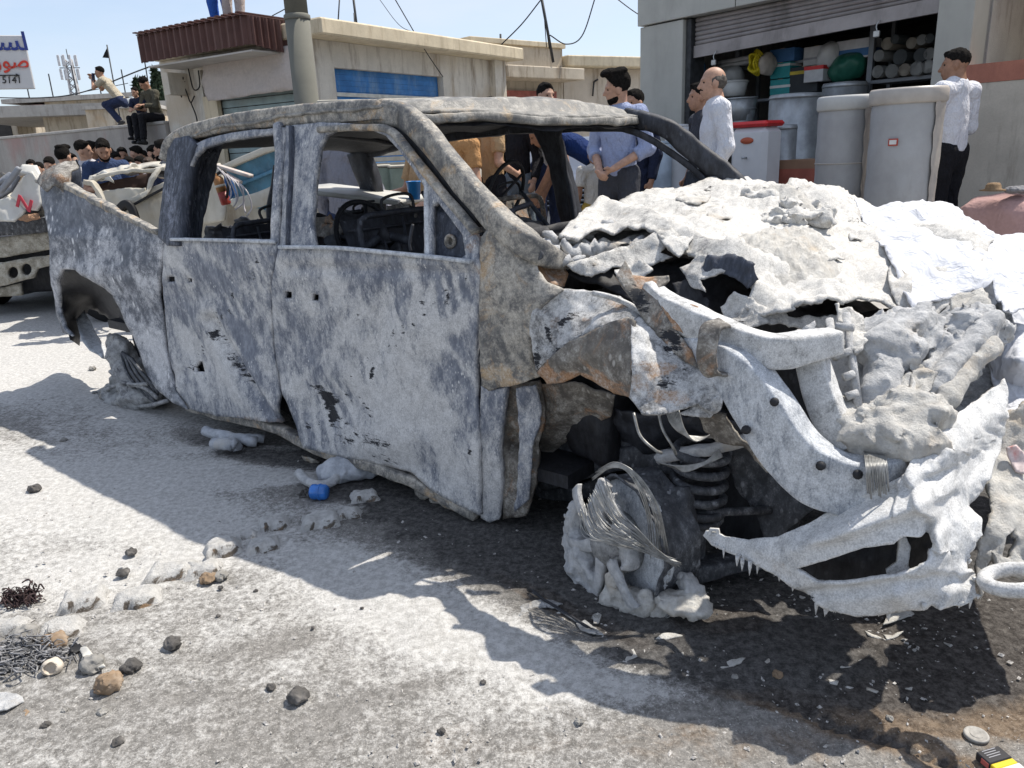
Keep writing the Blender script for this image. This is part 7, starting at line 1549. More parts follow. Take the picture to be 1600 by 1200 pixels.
# a) beige wrecked car with a crushed door frame: a body at least as deep as it is long
def cream_car():
 Y = 6.6; g_ = aty(240, 470, Y); O = (g_[0], g_[1], 0); c = empty('wrecked_car', O, 0, 'crushed cream pickup with torn door frame and long load bed behind the burnt truck', 'wrecked car'); m = mpW(Y, O)
 patch('bed_panel', [(168, 352, .0), (200, 322, .0), (258, 292, .05), (330, 320, .1), (420, 300, .15), (470, 298, .2), (500, 305, .2), (500, 420, .2), (300, 440, .1), (262, 440, .0), (250, 398, .0), (234, 362, .0), (206, 370, .02)], m, h=6, thick=.04, crumple=[(.03, 3, 'n')], mat=M_CREAMP, parent=c, rag=1, seed=110)
 patch('bed_rail', [(166, 330, -.02), (202, 310, -.03), (258, 283, -.02), (262, 292, -.02), (204, 322, -.03), (168, 345, -.02)], m, h=5, thick=.05, crumple=[(.012, 5, 'n')], mat=M_CREAMP, parent=c, rag=.8, seed=111)
 beam('bed_trim', [m(170, 345, -.06), m(205, 322, -.07), m(262, 291, -.06)], [(.02, .02)], M_BLK, c, n=16, seg=8)
 # bent door frame and window opening
 for nm, pts, w in (('door_frame', [(134, 284, -.1), (150, 290, -.1), (168, 330, -.1), (186, 342, -.06)], .075), ('door_frame', [(140, 284, -.05), (180, 270, .0), (238, 266, .1), (256, 262, .15)], .07), ('door_frame', [(258, 258, .1), (244, 270, .0), (232, 296, -.05), (222, 306, -.06)], .07), ('door_frame', [(146, 278, .25), (190, 268, .3), (254, 263, .4)], .05)):
  beam(nm, [m(*p) for p in pts], [(w * .8, w * .45)], M_CREAMP, c, n=26, seg=14, pw=.25, crumple=.014, seed=int(w * 900))
 patch('window_band', [(146, 288, .18), (238, 270, .3), (232, 290, .25), (180, 300, .2), (152, 306, .15)], m, h=6, thick=.01, crumple=[(.02, 5, 'n')], mat=M_DARKC, parent=c, seed=112)
 patch('crushed_sheet', [(150, 300, .05), (186, 296, .0), (228, 294, .0), (222, 312, .0), (190, 318, -.03), (176, 336, -.02), (160, 322, .0)], m, h=4, thick=.01, crumple=[(.03, 6, 'r')], mat=M_CREAMP, parent=c, rag=1.5, seed=113)
 patch('roof_sheet', [(136, 282, .1), (190, 266, .2), (258, 258, .3), (262, 252, .5), (190, 260, .5), (140, 274, .4)], m, h=5, thick=.012, crumple=[(.03, 5, 'n')], mat=M_CREAMP, parent=c, rag=1.2, seed=114)
 beam('arch_flare', [m(182, 332, -.1), m(196, 318, -.12), (m(206, 326, -.12)), m(214, 348, -.12), m(222, 372, -.1)], [(.05, .06)], M_BLK, c, n=26, seg=10)
 patch('wheel_well', [(228, 410, .05), (240, 372, .05), (262, 350, .05), (300, 360, .06), (320, 420, .06), (270, 440, .05)], m, h=8, thick=.01, mat=M_BLK, parent=c, seed=115)
 beam('arch_edge', [m(226, 410, -.05), m(236, 380, -.05), m(252, 358, -.05), m(270, 348, -.05)], [(.03, .03)], M_CREAMP, c, n=16, seg=8)
 solid('body_core', [('box', (.55, 1.05, .52), (1.5, .72, .30), None, .08), ('box', (-.55, 1.0, .85), (.45, .60, .20), None, .1)], .05, M_DARKC, c, .1, ((.04, 3),))
 for (x, y) in ((-.6, .5), (1.6, .5), (-.6, 1.6), (1.6, 1.6)): MB().lathe([(.18, -.1), (.3, -.09), (.31, 0), (.3, .09), (.18, .1)], 24, (x, y, .29), ax=(0, 1, 0)).build('wheel', M_BLK, c)
cream_car()
# b) open load bed with a blue inner side, its extinguisher and loose battens
def blue_bed():
 Y = 6.2; g_ = aty(400, 420, Y); O = (g_[0], g_[1], 0); c = empty('wrecked_truck_bed', O, 0, 'open wrecked load bed with a scraped blue inner panel, seen through the rear window', 'wrecked truck'); m = mpW(Y, O)
 patch('side_panel', [(352, 262, .5), (388, 246, .3), (432, 231, .1), (448, 234, .1), (456, 300, .2), (420, 330, .4), (360, 312, .6)], m, h=6, thick=.03, crumple=[(.02, 3, 'n')], mat=M_BLUEP, parent=c, rag=.6, seed=120)
 beam('top_rail', [m(352, 262, .47), m(388, 246, .27), m(432, 230, .07), m(452, 234, .07)], [(.05, .05)], M_CREAMP, c, n=20, seg=10)
 beam('panel_rib', [m(372, 290, .45), m(440, 262, .1)], [(.03, .03)], M_BLUEP, c, n=8, seg=8)
 patch('torn_fender', [(352, 312, .1), (384, 305, .1), (412, 296, .1), (436, 285, .1), (438, 312, .1), (400, 326, .1), (368, 326, .1)], m, h=5, thick=.02, crumple=[(.03, 5, 'n'), (.012, 14, 'r')], mat=M_CREAMP, parent=c, rag=1.5, seed=121)
 patch('pale_panel', [(318, 260, .35), (340, 255, .3), (352, 300, .3), (350, 345, .3), (312, 352, .35)], m, h=6, thick=.03, crumple=[(.02, 4, 'n')], mat=M_CREAMP, parent=c, rag=.8, seed=122)
 solid('bed_core', [('box', (.3, 1.0, .45), (.9, .6, .12), None, .03), ('box', (.3, 1.0, .30), (.5, .3, .28), None, .03)], .04, M_RUSTD, c, .05)
blue_bed()
def extinguisher():
 Y = 5.6; a, b = aty(339, 275, Y), aty(354, 320, Y); e = empty('fire_extinguisher', b, 0, 'rusty red fire extinguisher leaning among the wrecks, seen through the rear window', 'extinguisher'); d = a - b; L_ = np.linalg.norm(d); ax = d / L_
 rr = 7.5 * Y / FPX
 MB().lathe([(rr * .8, 0), (rr, .01), (rr, L_ * .45)], 20, (0, 0, 0), ax=ax).build('lower_body', m_plain('extinguisher red', (.28, .035, .025), .4, .3, 14, dirt=(.12, .05, .03)), e)
 MB().lathe([(rr, L_ * .452), (rr, L_ * .9), (rr * .6, L_ * .98), (rr * .3, L_), (rr * .3, L_ * 1.08), (.001, L_ * 1.09)], 20, (0, 0, 0), ax=ax).build('upper_body', m_plain('extinguisher rust', (.30, .14, .05), .5, .3, 14), e)
 MB().lathe([(rr * 1.02, L_ * .62), (rr * 1.02, L_ * .70)], 20, (0, 0, 0), ax=ax).build('label_band', M_CREAMP, e)
 p = ax * L_ * 1.05; MB().tube(crom([p, p + [.05, 0, .02], p + [.08, -.02, -.05], p + [.06, -.03, -.16]], 16), .010, 6).build('hose', M_BLK, e)
extinguisher()
def batten(p0, p1, Y0, Y1, w, label, mat):
 a, b = aty(*p0, Y0), aty(*p1, Y1); o = beam('wooden_batten', [a, (a + b) / 2, b], [(w, w * .5)], mat, None, n=6, seg=8, pw=.25); tag(o, label, 'batten', 'pale battens across the wrecks')
M_BATT = m_plain('pale batten', (.50, .45, .40), .7, .1, 10, dirt=(.40, .16, .14), dirt_amt=.6)
batten((330, 256), (392, 275), 5.7, 5.5, .045, 'upper pale batten with red tape, above the extinguisher', M_BATT)
batten((345, 268), (375, 285), 5.65, 5.5, .04, 'shorter lower pale batten beside the extinguisher', M_BATT)
tp = MB(); rr_ = np.random.RandomState(4)
for k in range(6):
 a = aty(340 + 7 * k, 262 + 5 * k, 5.5); tp.tube(crom([a, a + [.05, -.02, -.06], a + [.02 + .05 * rr_.rand(), .0, -.16], a + [.10 * rr_.rand(), -.02, -.22]], 10), .006, 4)
tag(tp.build('plastic_ribbon', m_plain('plastic ribbon', (.45, .42, .42), .5)), 'pale plastic ribbons hanging from the battens', 'ribbon')
bl = patch('blue_bag', [(350, 272, 0), (360, 275, 0), (366, 305, 0), (358, 312, 0), (352, 298, 0)], mpW(5.75, (0, 0, 0)), h=3, thick=.05, crumple=[(.02, 8, 'n')], mat=m_plain('blue nylon', (.02, .10, .28), .5), rag=1, seed=125); tag(bl, 'crumpled blue bag behind the extinguisher', 'bag')
# c) white plank seen through the front door window and a blue cup standing on it
a, b = aty(488, 293, 4.9), aty(648, 313, 4.7); o = beam('white_board', [a, (a + b) / 2, b], [(.5, .03)], M_WHITEP, None, n=8, seg=10, pw=.2); tag(o, 'long white board lying on the wrecks behind the cab', 'board')
cp = aty(648, 312, 4.65); o = empty('blue_cup', cp, 0, 'bright blue plastic cup standing behind the far door', 'cup'); mcup = m_plain('bright blue plastic', (.03, .22, .60), .35)
MB().lathe([(.032, 0), (.042, .10), (.046, .10), (.046, .106), (.040, .106), (.030, .005)], 18).build('cup_wall', mcup, o)
# crates and a slatted shop front far behind the cab window
def crates():
 Y = 8.6
 for i, (x, y0, y1, w) in enumerate(((592, 262, 300, 40), (630, 262, 300, 34), (612, 226, 260, 0))):
  if w == 0: continue
  p = aty(x, y1, Y); h = aty(x, y0, Y)[2] - p[2]; c = empty('pale_crate', p, R(20), ('left' if i == 0 else 'right') + ' pale green block behind the cab, by the grey shirted man', 'crate', 'pale green blocks behind the cab')
  ww = w * Y / FPX; MB().box(-ww / 2, ww / 2, 0, .3, 0, h, .01).build('crate_body', m_plain('pale green block', (.25, .30, .24), .8), c); MB().box(-ww / 2 - .01, ww / 2 + .01, -.01, .31, h + .002, h + .03, .008).build('crate_rim', M_CREAMP, c)
  MB().box(-ww * .4, ww * .4, .05, .25, -p[2] + .0, -.002).build('crate_stand', M_RUSTD, c)
 Y = 9.0; p = aty(585, 262, Y); c = empty('slatted_stall', (p[0], p[1], 0), R(18), 'cream slatted shutter stall behind the grey shirted man', 'stall'); z0, z1 = aty(585, 262, Y)[2], aty(585, 205, Y)[2] + .35
 me = None
 for k in range(12):
  z = z0 + (z1 - z0) * k / 12
  if me is None: q = MB().box(-.55, .75, -.02, .02, 0, (z1 - z0) / 12 * .8, .006).build('slat', M_CREAMP, c); me = q.data
  else: q = link('slat', me, c)
  q.location = (0, .006 * (k % 2), z)
 MB().box(-.6, .8, .03, .5, 0, z0 - .01).build('counter', M_RUSTD, c); MB().box(-.62, .82, -.08, .5, z0 - .06, z0 - .005, .01).build('ledge', M_CREAMP, c)
crates()
# grille of a white car behind the windscreen
def white_car():
 Y = 8.6; g_ = aty(888, 330, Y); c = empty('parked_car', (g_[0], g_[1], PAVE), R(-100), 'white parked car whose grille shows through the far passenger window', 'car')
 solid('body', [('box', (-1.6, 0, .55), (1.65, .78, .26), None, .12), ('box', (-1.9, 0, .95), (1.0, .66, .28), None, .2)], .04, m_plain('white car paint', (.6, .6, .62), .3, .03, 3), c, .10)
 for k in range(4): MB().box(.05, .085, -.5, .5, .50 + .05 * k, .525 + .05 * k, .006).build('grille_bar', m_plain('chrome', (.5, .52, .55), .2, .05, 5, .9), c)
 MB().box(.03, .06, -.52, .52, .46, .70).build('grille_back', M_BLK, c)
 MB().box(.06, .085, -.22, .22, .30, .40, .005).build('number_plate', M_LABEL, c)
 for s in (-1, 1): MB().box(.0, .07, s * .66 - .12, s * .66 + .12, .58, .70, .03).build('headlight', m_plain('lamp glass', (.4, .42, .45), .15), c)
 for x in (-.55, -2.6):
  for s in (-1, 1): MB().lathe([(.18, -.1), (.30, -.09), (.31, 0), (.30, .09), (.18, .1)], 24, (x, s * .72, .31), ax=(0, 1, 0)).build('wheel', M_BLK, c)
white_car()
# d) rusty flatbed at the far left with a twin-holed bumper
def flatbed():
 Y = 7.4; g_ = aty(40, 470, Y); O = (g_[0], g_[1], 0); c = empty('rusty_flatbed', O, 0, 'sooty beige flatbed rear with a twin holed bumper at left edge', 'wrecked truck'); m = mpW(Y, O)
 patch('deck_edge', [(-60, 346, .0), (0, 346, .0), (40, 343, 0), (76, 340, 0), (80, 362, 0), (40, 366, 0), (0, 368, 0), (-60, 370, .0)], m, h=6, thick=.10, crumple=[(.012, 5, 'n')], mat=M_UNDER, parent=c, rag=1.2, seed=130)
 patch('tail_beam', [(-60, 372, .05), (4, 370, .05), (78, 362, .05), (82, 390, .05), (6, 402, .05), (-60, 404, .05)], m, h=6, thick=.06, crumple=[(.012, 5, 'n')], mat=M_BEIGE, parent=c, rag=1, seed=131)
 hole = lambda x, y, r: [(x + r * math.cos(t), y + r * 1.08 * math.sin(t)) for t in np.linspace(0, 6.283, 15)[:-1]]
 patch('bumper', [(-60, 412, .0), (4, 410, .0), (50, 402, .0), (90, 398, .0), (92, 412, .0), (58, 420, .0), (54, 434, .0), (0, 448, .0), (-60, 450, .0)], m, holes=[hole(20, 426, 8.5), hole(41, 421, 8.5)], h=5, thick=.04, crumple=[(.006, 6, 'n')], mat=M_BEIGE, parent=c, rag=.6, seed=132, hrag=.1)
 patch('valance', [(-60, 446, .05), (0, 450, .05), (32, 442, .05), (34, 462, .05), (0, 464, .05), (-60, 466, .05)], m, h=6, thick=.04, crumple=[(.006, 6, 'n')], mat=M_BEIGE, parent=c, rag=.8, seed=133)
 solid('chassis', [('box', (-.4, 1.5, .62), (.9, 1.3, .10), None, .03), ('box', (-.3, 1.3, .40), (.7, 1.1, .2), None, .04)], .05, M_SOOT, c, .05, ((.03, 4),))
 for (x, y) in ((.15, .9), (-.9, .9), (.15, 2.4)): MB().lathe([(.18, -.1), (.33, -.09), (.34, 0), (.33, .09), (.18, .1)], 24, (x, y, .33), ax=(1, 0, 0)).build('wheel', M_BLK, c)
 patch('cloth_scrap', [(22, 342, -.1), (30, 336, -.1), (58, 333, -.1), (62, 342, -.1), (40, 346, -.12)], m, h=3, thick=.02, crumple=[(.02, 10, 'n')], mat=m_cloth('tan rag', (.42, .26, .17)), parent=c, rag=1, seed=134)
flatbed()
# e) torn white panels with a red letter N
def van():
 Y = 6.9; g_ = aty(30, 400, Y); O = (g_[0], g_[1], 0); c = empty('van_wreck', O, 0, 'torn white van panels with a red letter N, heaped on the flatbed at left', 'wrecked van'); m = mpW(Y, O)
 patch('lettered_panel', [(16, 306, .0), (36, 276, .05), (48, 268, .05), (60, 284, .05), (63, 318, .0), (56, 330, .0), (40, 327, .0)], m, h=4, thick=.03, crumple=[(.008, 5, 'n')], mat=M_WHITEP, parent=c, rag=.5, seed=140)
 patch('white_panel', [(-40, 320, .1), (-10, 318, .1), (14, 308, .1), (34, 322, .08), (40, 330, .05), (22, 346, .0), (-40, 348, .1)], m, h=4, thick=.02, crumple=[(.025, 5, 'r'), (.01, 14, 'n')], mat=M_WHITEP, parent=c, rag=1.2, seed=141)
 patch('box_lid', [(26, 268, .15), (34, 256, .2), (58, 258, .2), (66, 276, .15), (62, 284, .1), (46, 272, .1)], m, h=4, thick=.04, crumple=[(.01, 6, 'n')], mat=M_WHITEP, parent=c, rag=.6, seed=142)
 patch('window_frame', [(-30, 290, .2), (0, 278, .2), (14, 268, .2), (26, 274, .15), (14, 296, .1), (0, 306, .1), (-30, 320, .1)], m, holes=[[(-20, 298), (2, 284), (12, 280), (8, 292), (-14, 308)]], h=4, thick=.04, crumple=[(.01, 6, 'n')], mat=m_plain('grey trim', (.22, .23, .25), .5), parent=c, rag=.6, seed=143)
 patch('glass_shards', [(-22, 298, .22), (2, 284, .22), (12, 279, .22), (8, 293, .2), (-14, 309, .2)], m, h=5, thick=.01, mat=m_plain('dusty glass', (.30, .34, .38), .15), parent=c, seed=144)
 beam('roof_rail', [m(0, 300, -.02), m(20, 276, -.03), m(30, 262, -.02)], [(.05, .04)], m_plain('grey trim', (.22, .23, .25), .5), c, n=12, seg=8)
 red = m_plain('red letter', (.42, .04, .06), .5); pN = m(19.5, 332.5, -.035)
 o = letters('N', .15, 'lettering', red, c, tuple(m(23, 321, -.03)), (R(90), R(26), R(-4)), .004, 1.3, bold=.02)
 solid('panel_stack', [('box', (-.25, .95, .95), (.34, .34, .06), None, .03), ('box', (.0, .9, 1.03), (.2, .3, .03), None, .02)], .04, M_RUSTD, c, .05)
van()
rq = np.random.RandomState(31)
for k in range(16):
 cx_, cy_ = ((rq.uniform(135, 262), rq.uniform(262, 345)) if k < 9 else (rq.uniform(-5, 62), rq.uniform(268, 340))); n_ = 6; a0_ = rq.rand() * 6.28; Yk = 6.85 if k < 9 else 7.3
 pts = [(cx_ + rq.uniform(8, 26) * math.cos(a0_ + 6.28 * i / n_), cy_ + rq.uniform(5, 14) * math.sin(a0_ + 6.28 * i / n_), rq.uniform(-.1, .25)) for i in range(n_)]
 o = patch('torn_panel', pts, mpW(Yk, (0, 0, 0)), h=3.5, thick=.008, crumple=[(.03, 6, 'r'), (.012, 16, 'r')], mat=(M_WHITEP, M_CREAMP, M_RUSTD, M_DARKMETAL)[k % 4], rag=2, seed=400 + k)
 o.parent = bpy.data.objects['wrecked_car' if k < 9 else 'van_wreck']; o.matrix_parent_inverse = Matrix.Translation(o.parent.location).inverted()
# pale debris at the tail of the pickup
# ================================================================== ON THE ROAD
M_STONE = [m_plain('brown stone', (.24, .17, .11), .85, .3, 14, bump=.5, bsc=50, dirt=(.42, .38, .33)), m_plain('dark stone', (.085, .08, .075), .85, .3, 14, bump=.5, bsc=50, dirt=(.3, .28, .26)), m_plain('grey stone', (.26, .25, .23), .85, .3, 14, bump=.5, bsc=50, dirt=(.45, .43, .40))]
def rock(px, py, wpx, label, mat, flat=.62, name='stone', seed=0, grp=None, conc=None):
 g_ = gnd(px, py); d = np.linalg.norm(g_ - EYE); rad = wpx / 2 * d / FPX
 pr = [('ell', (0, 0, rad * flat * .75), (rad, rad * .85, rad * flat)), ('ell', (rad * .3, rad * .1, rad * flat * .8), (rad * .6, rad * .6, rad * flat * .7))]
 o = solid(name, pr, rad / 9, mat, None, rad * .3, ((rad * .22, 1.6 / rad), (rad * .09, 4.5 / rad)), conc or ())
 o.location = (g_[0], g_[1], .002); o.rotation_euler = (0, 0, seed * 1.3); return tag(o, label, 'stone', grp)
rock(172, 1078, 36, 'round brown stone nearest the lower left corner debris', M_STONE[0], .72, seed=1)
rock(147, 1048, 32, 'grey brown stone below the white shard', M_STONE[2], .75, seed=2)
rock(206, 1048, 26, 'dark rough stone right of the round brown stone', M_STONE[1], .6, seed=3)
rock(271, 1012, 24, 'dark stone alone in the pale road left of centre', M_STONE[1], .7, seed=4)
rock(466, 1094, 30, 'dark stone with rusty end left of the shadow tip', M_STONE[1], .62, seed=5)
rock(86, 1012, 34, 'sandy brown stone beside the burnt tangle', M_STONE[0], .6, seed=6)
rock(42, 1002, 34, 'grey olive stone behind the burnt tangle', M_STONE[2], .7, seed=7)
def bowl():
 g_ = gnd(85, 1052); o = solid('broken_shell', [('ell', (0, 0, .022), (.030, .026, .022))], .003, m_plain('cream shell', (.52, .46, .38), .7, .15, 20, dirt=(.35, .28, .2)), None, .006, ((.003, 40),), [('ell', (.002, -.016, .028), (.018, .017, .016))]); o.location = (g_[0], g_[1], .0); tag(o, 'cream broken shell with a brown hollow beside the tangle', 'shard')
bowl()
for i, (px, py, w, lab, m_) in enumerate([(205, 866, 16, 'small dark pebble in the pale drift at left', 1), (193, 899, 18, 'dark chip just above the pale block pair', 1), (424, 1077, 14, 'small black pebble beside the rusty ended stone', 1), (400, 925, 7, 'tiny black pebble right of the block row', 1), (345, 920, 8, 'tiny dark chip under the middle blocks', 1), (341, 964, 6, 'tiny black pebble in the open road', 1), (489, 983, 6, 'tiny black pebble left of the shadow', 1), (566, 952, 6, 'tiny pebble at the shadow edge', 1), (72, 1136, 12, 'small dark pebble at lower left', 1), (102, 1112, 9, 'small grey pebble near the lower left corner', 2), (160, 1116, 14, 'pale pebble below the round brown stone', 2), (185, 1163, 16, 'flat dark pebble at bottom left', 1), (55, 768, 18, 'flat dark flake at the left in the open road', 1), (100, 690, 10, 'small pebble near the shadow at left', 2), (145, 578, 10, 'pebble behind the rear wheel on the road', 2), (932, 968, 14, 'white crumb left of the front wheel base', 2), (1215, 1058, 16, 'tan chip in the shade before the bumper', 0), (690, 1145, 12, 'dark pebble at bottom centre', 1), (905, 1130, 14, 'grey pebble in the pale road at bottom', 2), (755, 1068, 9, 'small dark pebble below the shadow arm', 1), (1148, 1060, 10, 'crumb in the shade', 2), (1390, 1125, 10, 'small pebble right of the seam', 2)]):
 rock(px, py, w, lab, M_STONE[m_], .5, 'pebble', i)
# row of pale kerb lumps set across the road
M_BLOCK = m_ash('powdered block', (.62, .61, .585), (.44, .43, .41), (.40, .36, .30), (.13, .11, .09), -.02, -.06, .9, 1.4)
def block_(px, py, wpx, hpx, ang, label, seed, sc=1.0):
 g_ = gnd(px, py); d = np.linalg.norm(g_ - EYE); w = wpx * d / FPX * .5; h = hpx * d / FPX * .52
 V = []; rr = np.random.RandomState(seed); n = 13
 for i in range(n):
  for j in range(n):
   x, y = 2 * i / (n - 1) - 1, 2 * j / (n - 1) - 1; e = max(abs(x), abs(y)); top = 1 if e < .62 else max(0, (1 - e) / .38) ** .55
   V.append((x * w * (1 - .05 * top), y * w * .75, h * top - .006 * (e > .99)))
 V = np.array(V); q = V / max(w, 1e-3); V[:, 2] += h * .30 * fbm(q, 1.5, 3, seed=seed) * (V[:, 2] > h * .15); V[:, :2] += w * .17 * np.c_[fbm(q, 1.3, 2, seed=seed + 2), fbm(q, 1.3, 2, seed=seed + 5)]
 F = [[i * n + j, (i + 1) * n + j, (i + 1) * n + j + 1, i * n + j + 1] for i in range(n - 1) for j in range(n - 1)]
 at = {'ash': np.zeros(len(V)), 'char': np.where((V[:, 1] < -w * .50) & (V[:, 0] > -w * .6), .42, 0.) , 'rust': np.where(V[:, 1] < -w * .50, .45, 0.) * (.5 + fbm(q, 2.2, 2, seed=seed + 9))}  # front side darker and browner than the top
 o = mesh('kerb_block', V, F, M_BLOCK, None, True, at); o.location = (g_[0], g_[1], .001); o.rotation_euler = (0, 0, R(ang)); tag(o, label, 'kerb block', 'powdered kerb blocks across the road')
for i, (px, py, w, h, a, lab) in enumerate([(412, 856, 48, 24, 20, 'kerb block just at the edge of the cab shadow'), (385, 838, 30, 14, 20, 'small kerb block behind the one at the shadow edge'), (348, 860, 52, 26, 20, 'kerb block with a brown broken side left of the shadow edge'), (318, 892, 48, 22, 18, 'kerb block above the loose brown crumbs'), (266, 895, 64, 22, 12, 'long pale kerb block in the middle of the row'), (216, 938, 62, 26, 18, 'kerb block with brown front right of the lowest pair'), (130, 942, 60, 26, 18, 'kerb block left in the lower pair of the row'), (98, 988, 56, 26, 18, 'kerb block nearest the burnt tangle'), (15, 984, 46, 22, 10, 'grey kerb block at the left edge'), (428, 822, 46, 24, 14, 'shaded kerb block left, by the cab shadow'), (500, 818, 60, 26, 14, 'shaded kerb block in the middle below the blue cap'), (545, 806, 38, 22, 14, 'shaded kerb block right beside the middle one'), (570, 778, 44, 18, 14, 'flat shaded kerb block right of the blue cap')]):
 block_(px, py, w, h, a, lab, i + 1)
rock(326, 908, 26, 'brown crumb fallen from the kerb block', M_STONE[0], .4, 'crumb', 31); rock(345, 904, 22, 'pale crumb beside the brown crumb', M_STONE[2], .45, 'crumb', 32)
# burnt tangle at lower left
def tangle(px, py, rad, n, label, seed, mat, thin=.0018, hgt=.05):
 g_ = gnd(px, py); rr = np.random.RandomState(seed); m = MB()
 for k in range(n):
  a = rr.rand() * 6.28; r0 = rad * rr.rand() ** .6; p = np.array([r0 * math.cos(a) * 1.3, r0 * math.sin(a) * .8, .004 + hgt * .5 * rr.rand()]); pts = [p]
  for _ in range(4): p = p + rr.normal(size=3) * [rad * .22, rad * .16, hgt * .25]; p[2] = min(max(.003, p[2]), hgt); pts.append(p)
  m.tube(crom(pts, 9), thin * (.6 + rr.rand()), 4)
 o = m.build('burnt_tangle', mat); o.location = (g_[0], g_[1], 0); tag(o, label, 'debris'); return o
M_TANG = m_plain('burnt fibres', (.20, .20, .205), .8, .6, 40)
tangle(20, 1034, .105, 300, 'tangle of grey burnt wires in the lower left corner', 3, M_TANG)
tangle(34, 940, .045, 120, 'dark charred scrap at the left end of the block row', 5, m_plain('charred scrap', (.045, .028, .028), .8, .5, 30))
def shard(pts, Y_or_g, label, name='powder_flake', cat='flake', h=.012, mat=None, seed=0, grp=None, amp=.006):
 def mp(px, py, d): return gnd(px, py, max(d, .004))
 mp.eye = EYE
 o = patch(name, [(x, y, h * (.3 + .7 * ((i * 37) % 10) / 10)) for i, (x, y) in enumerate(pts)], mp, h=2.5, thick=.004, crumple=[(amp, 18, 'n')], mat=mat or M_CRUSTG, rag=.8, seed=seed); tag(o, label, cat, grp); return o
sh1 = shard([(122, 1012), (136, 1010), (150, 1026), (160, 1030), (164, 1040), (140, 1046), (126, 1040), (130, 1026)], 0, 'white bent shard beside the tangle', 'white_shard', 'shard', .035, M_WHITEP, 201)
sh2 = shard([(108, 1010), (124, 1004), (130, 1012), (118, 1022), (110, 1018)], 0, 'dark folded scrap left of the white shard', 'dark_scrap', 'scrap', .03, M_BLK, 202)
sh3 = shard([(-20, 1085), (10, 1080), (35, 1088), (38, 1096), (10, 1108), (-20, 1112)], 0, 'grey powdered sheet scrap at the left edge', 'sheet_scrap', 'scrap', .02, M_CRUSTG, 203)
shard([(30, 1116), (40, 1108), (46, 1112), (40, 1120)], 0, 'rusty chip near the lower left corner', 'rusty_chip', 'chip', .01, M_STONE[0], 204)
for i, (pts, lab) in enumerate([([(1024, 998), (1034, 990), (1052, 988), (1070, 986), (1066, 993), (1042, 999)], 'long white powder flake just right of the wheel'), ([(1100, 1046), (1122, 1036), (1140, 1032), (1164, 1030), (1158, 1036), (1130, 1044), (1108, 1050)], 'thin white flake trailing leftwards in the shade'), ([(1192, 1032), (1204, 1026), (1216, 1026), (1212, 1032), (1198, 1036)], 'short white flake in the middle of the shade'), ([(1298, 1040), (1312, 1034), (1330, 1036), (1346, 1032), (1330, 1042), (1312, 1044)], 'white curled flake below the bumper lamp hole'), ([(1352, 986), (1362, 990), (1378, 996), (1372, 998), (1356, 992)], 'narrow flake under the bumper lip'), ([(1380, 990), (1394, 992), (1412, 986), (1404, 994), (1386, 998)], 'forked flake right under the bumper lip'), ([(1252, 1055), (1266, 1058), (1264, 1062), (1252, 1060)], 'small flake left in the row of crumbs'), ([(1294, 1062), (1310, 1064), (1308, 1070), (1296, 1068)], 'small flake in the middle of the crumbs'), ([(1354, 1074), (1372, 1078), (1370, 1082), (1354, 1078)], 'small flake right in the row of crumbs'), ([(1414, 1076), (1426, 1074), (1424, 1078)], 'tiny flake at the right of the shade'), ([(1475, 1002), (1488, 1006), (1484, 1009)], 'thin flake near the shadow corner'), ([(968, 1016), (990, 1012), (996, 1026), (976, 1034), (964, 1028)], 'pale lumpy flake at the lit patch by the wheel'), ([(1390, 955), (1420, 948), (1428, 958), (1400, 970), (1380, 976)], 'pale wisp of foam below the bumper corner')]):
 shard(pts, 0, lab, h=.010, mat=M_CRUST, seed=210 + i, grp='powder flakes in the shade of the bumper')
# scatter of crumbs nobody could count
def crumbs():
 rr = np.random.RandomState(21); V = []; F = []
 base = np.array([(1, 0, 0), (-1, 0, 0), (0, 1, 0), (0, -1, 0), (0, 0, 1), (0, 0, -1)], float); fc = [(0, 2, 4), (2, 1, 4), (1, 3, 4), (3, 0, 4), (2, 0, 5), (1, 2, 5), (3, 1, 5), (0, 3, 5)]
 for k in range(3000):
  t = rr.rand()
  if t < .5: px, py = rr.uniform(-40, 1640), 560 + 660 * rr.rand() ** .8
  elif t < .8: px, py = rr.normal(1120, 170), rr.normal(1010, 50)
  else: px, py = rr.normal(120, 120), rr.normal(1010, 70)
  if py < 560 or py > 1230: continue
  g_ = gnd(px, py); s = .0016 + .0045 * rr.rand() ** 3; b = len(V); Rr = rr.normal(size=(3, 3)) * .35 + np.eye(3)
  for v in base: V.append(tuple((Rr @ v) * s * [1.2, 1.2, .7] + g_ + [0, 0, s * .4]))
  F += [[b + i for i in f] for f in fc]
 o = MB().add(V, F).build('road_grit', m_plain('mixed grit', (.36, .345, .325), .9, .5, 160)); o['kind'] = 'stuff'; o['label'] = 'loose grit and crumbs scattered over the road'
crumbs()
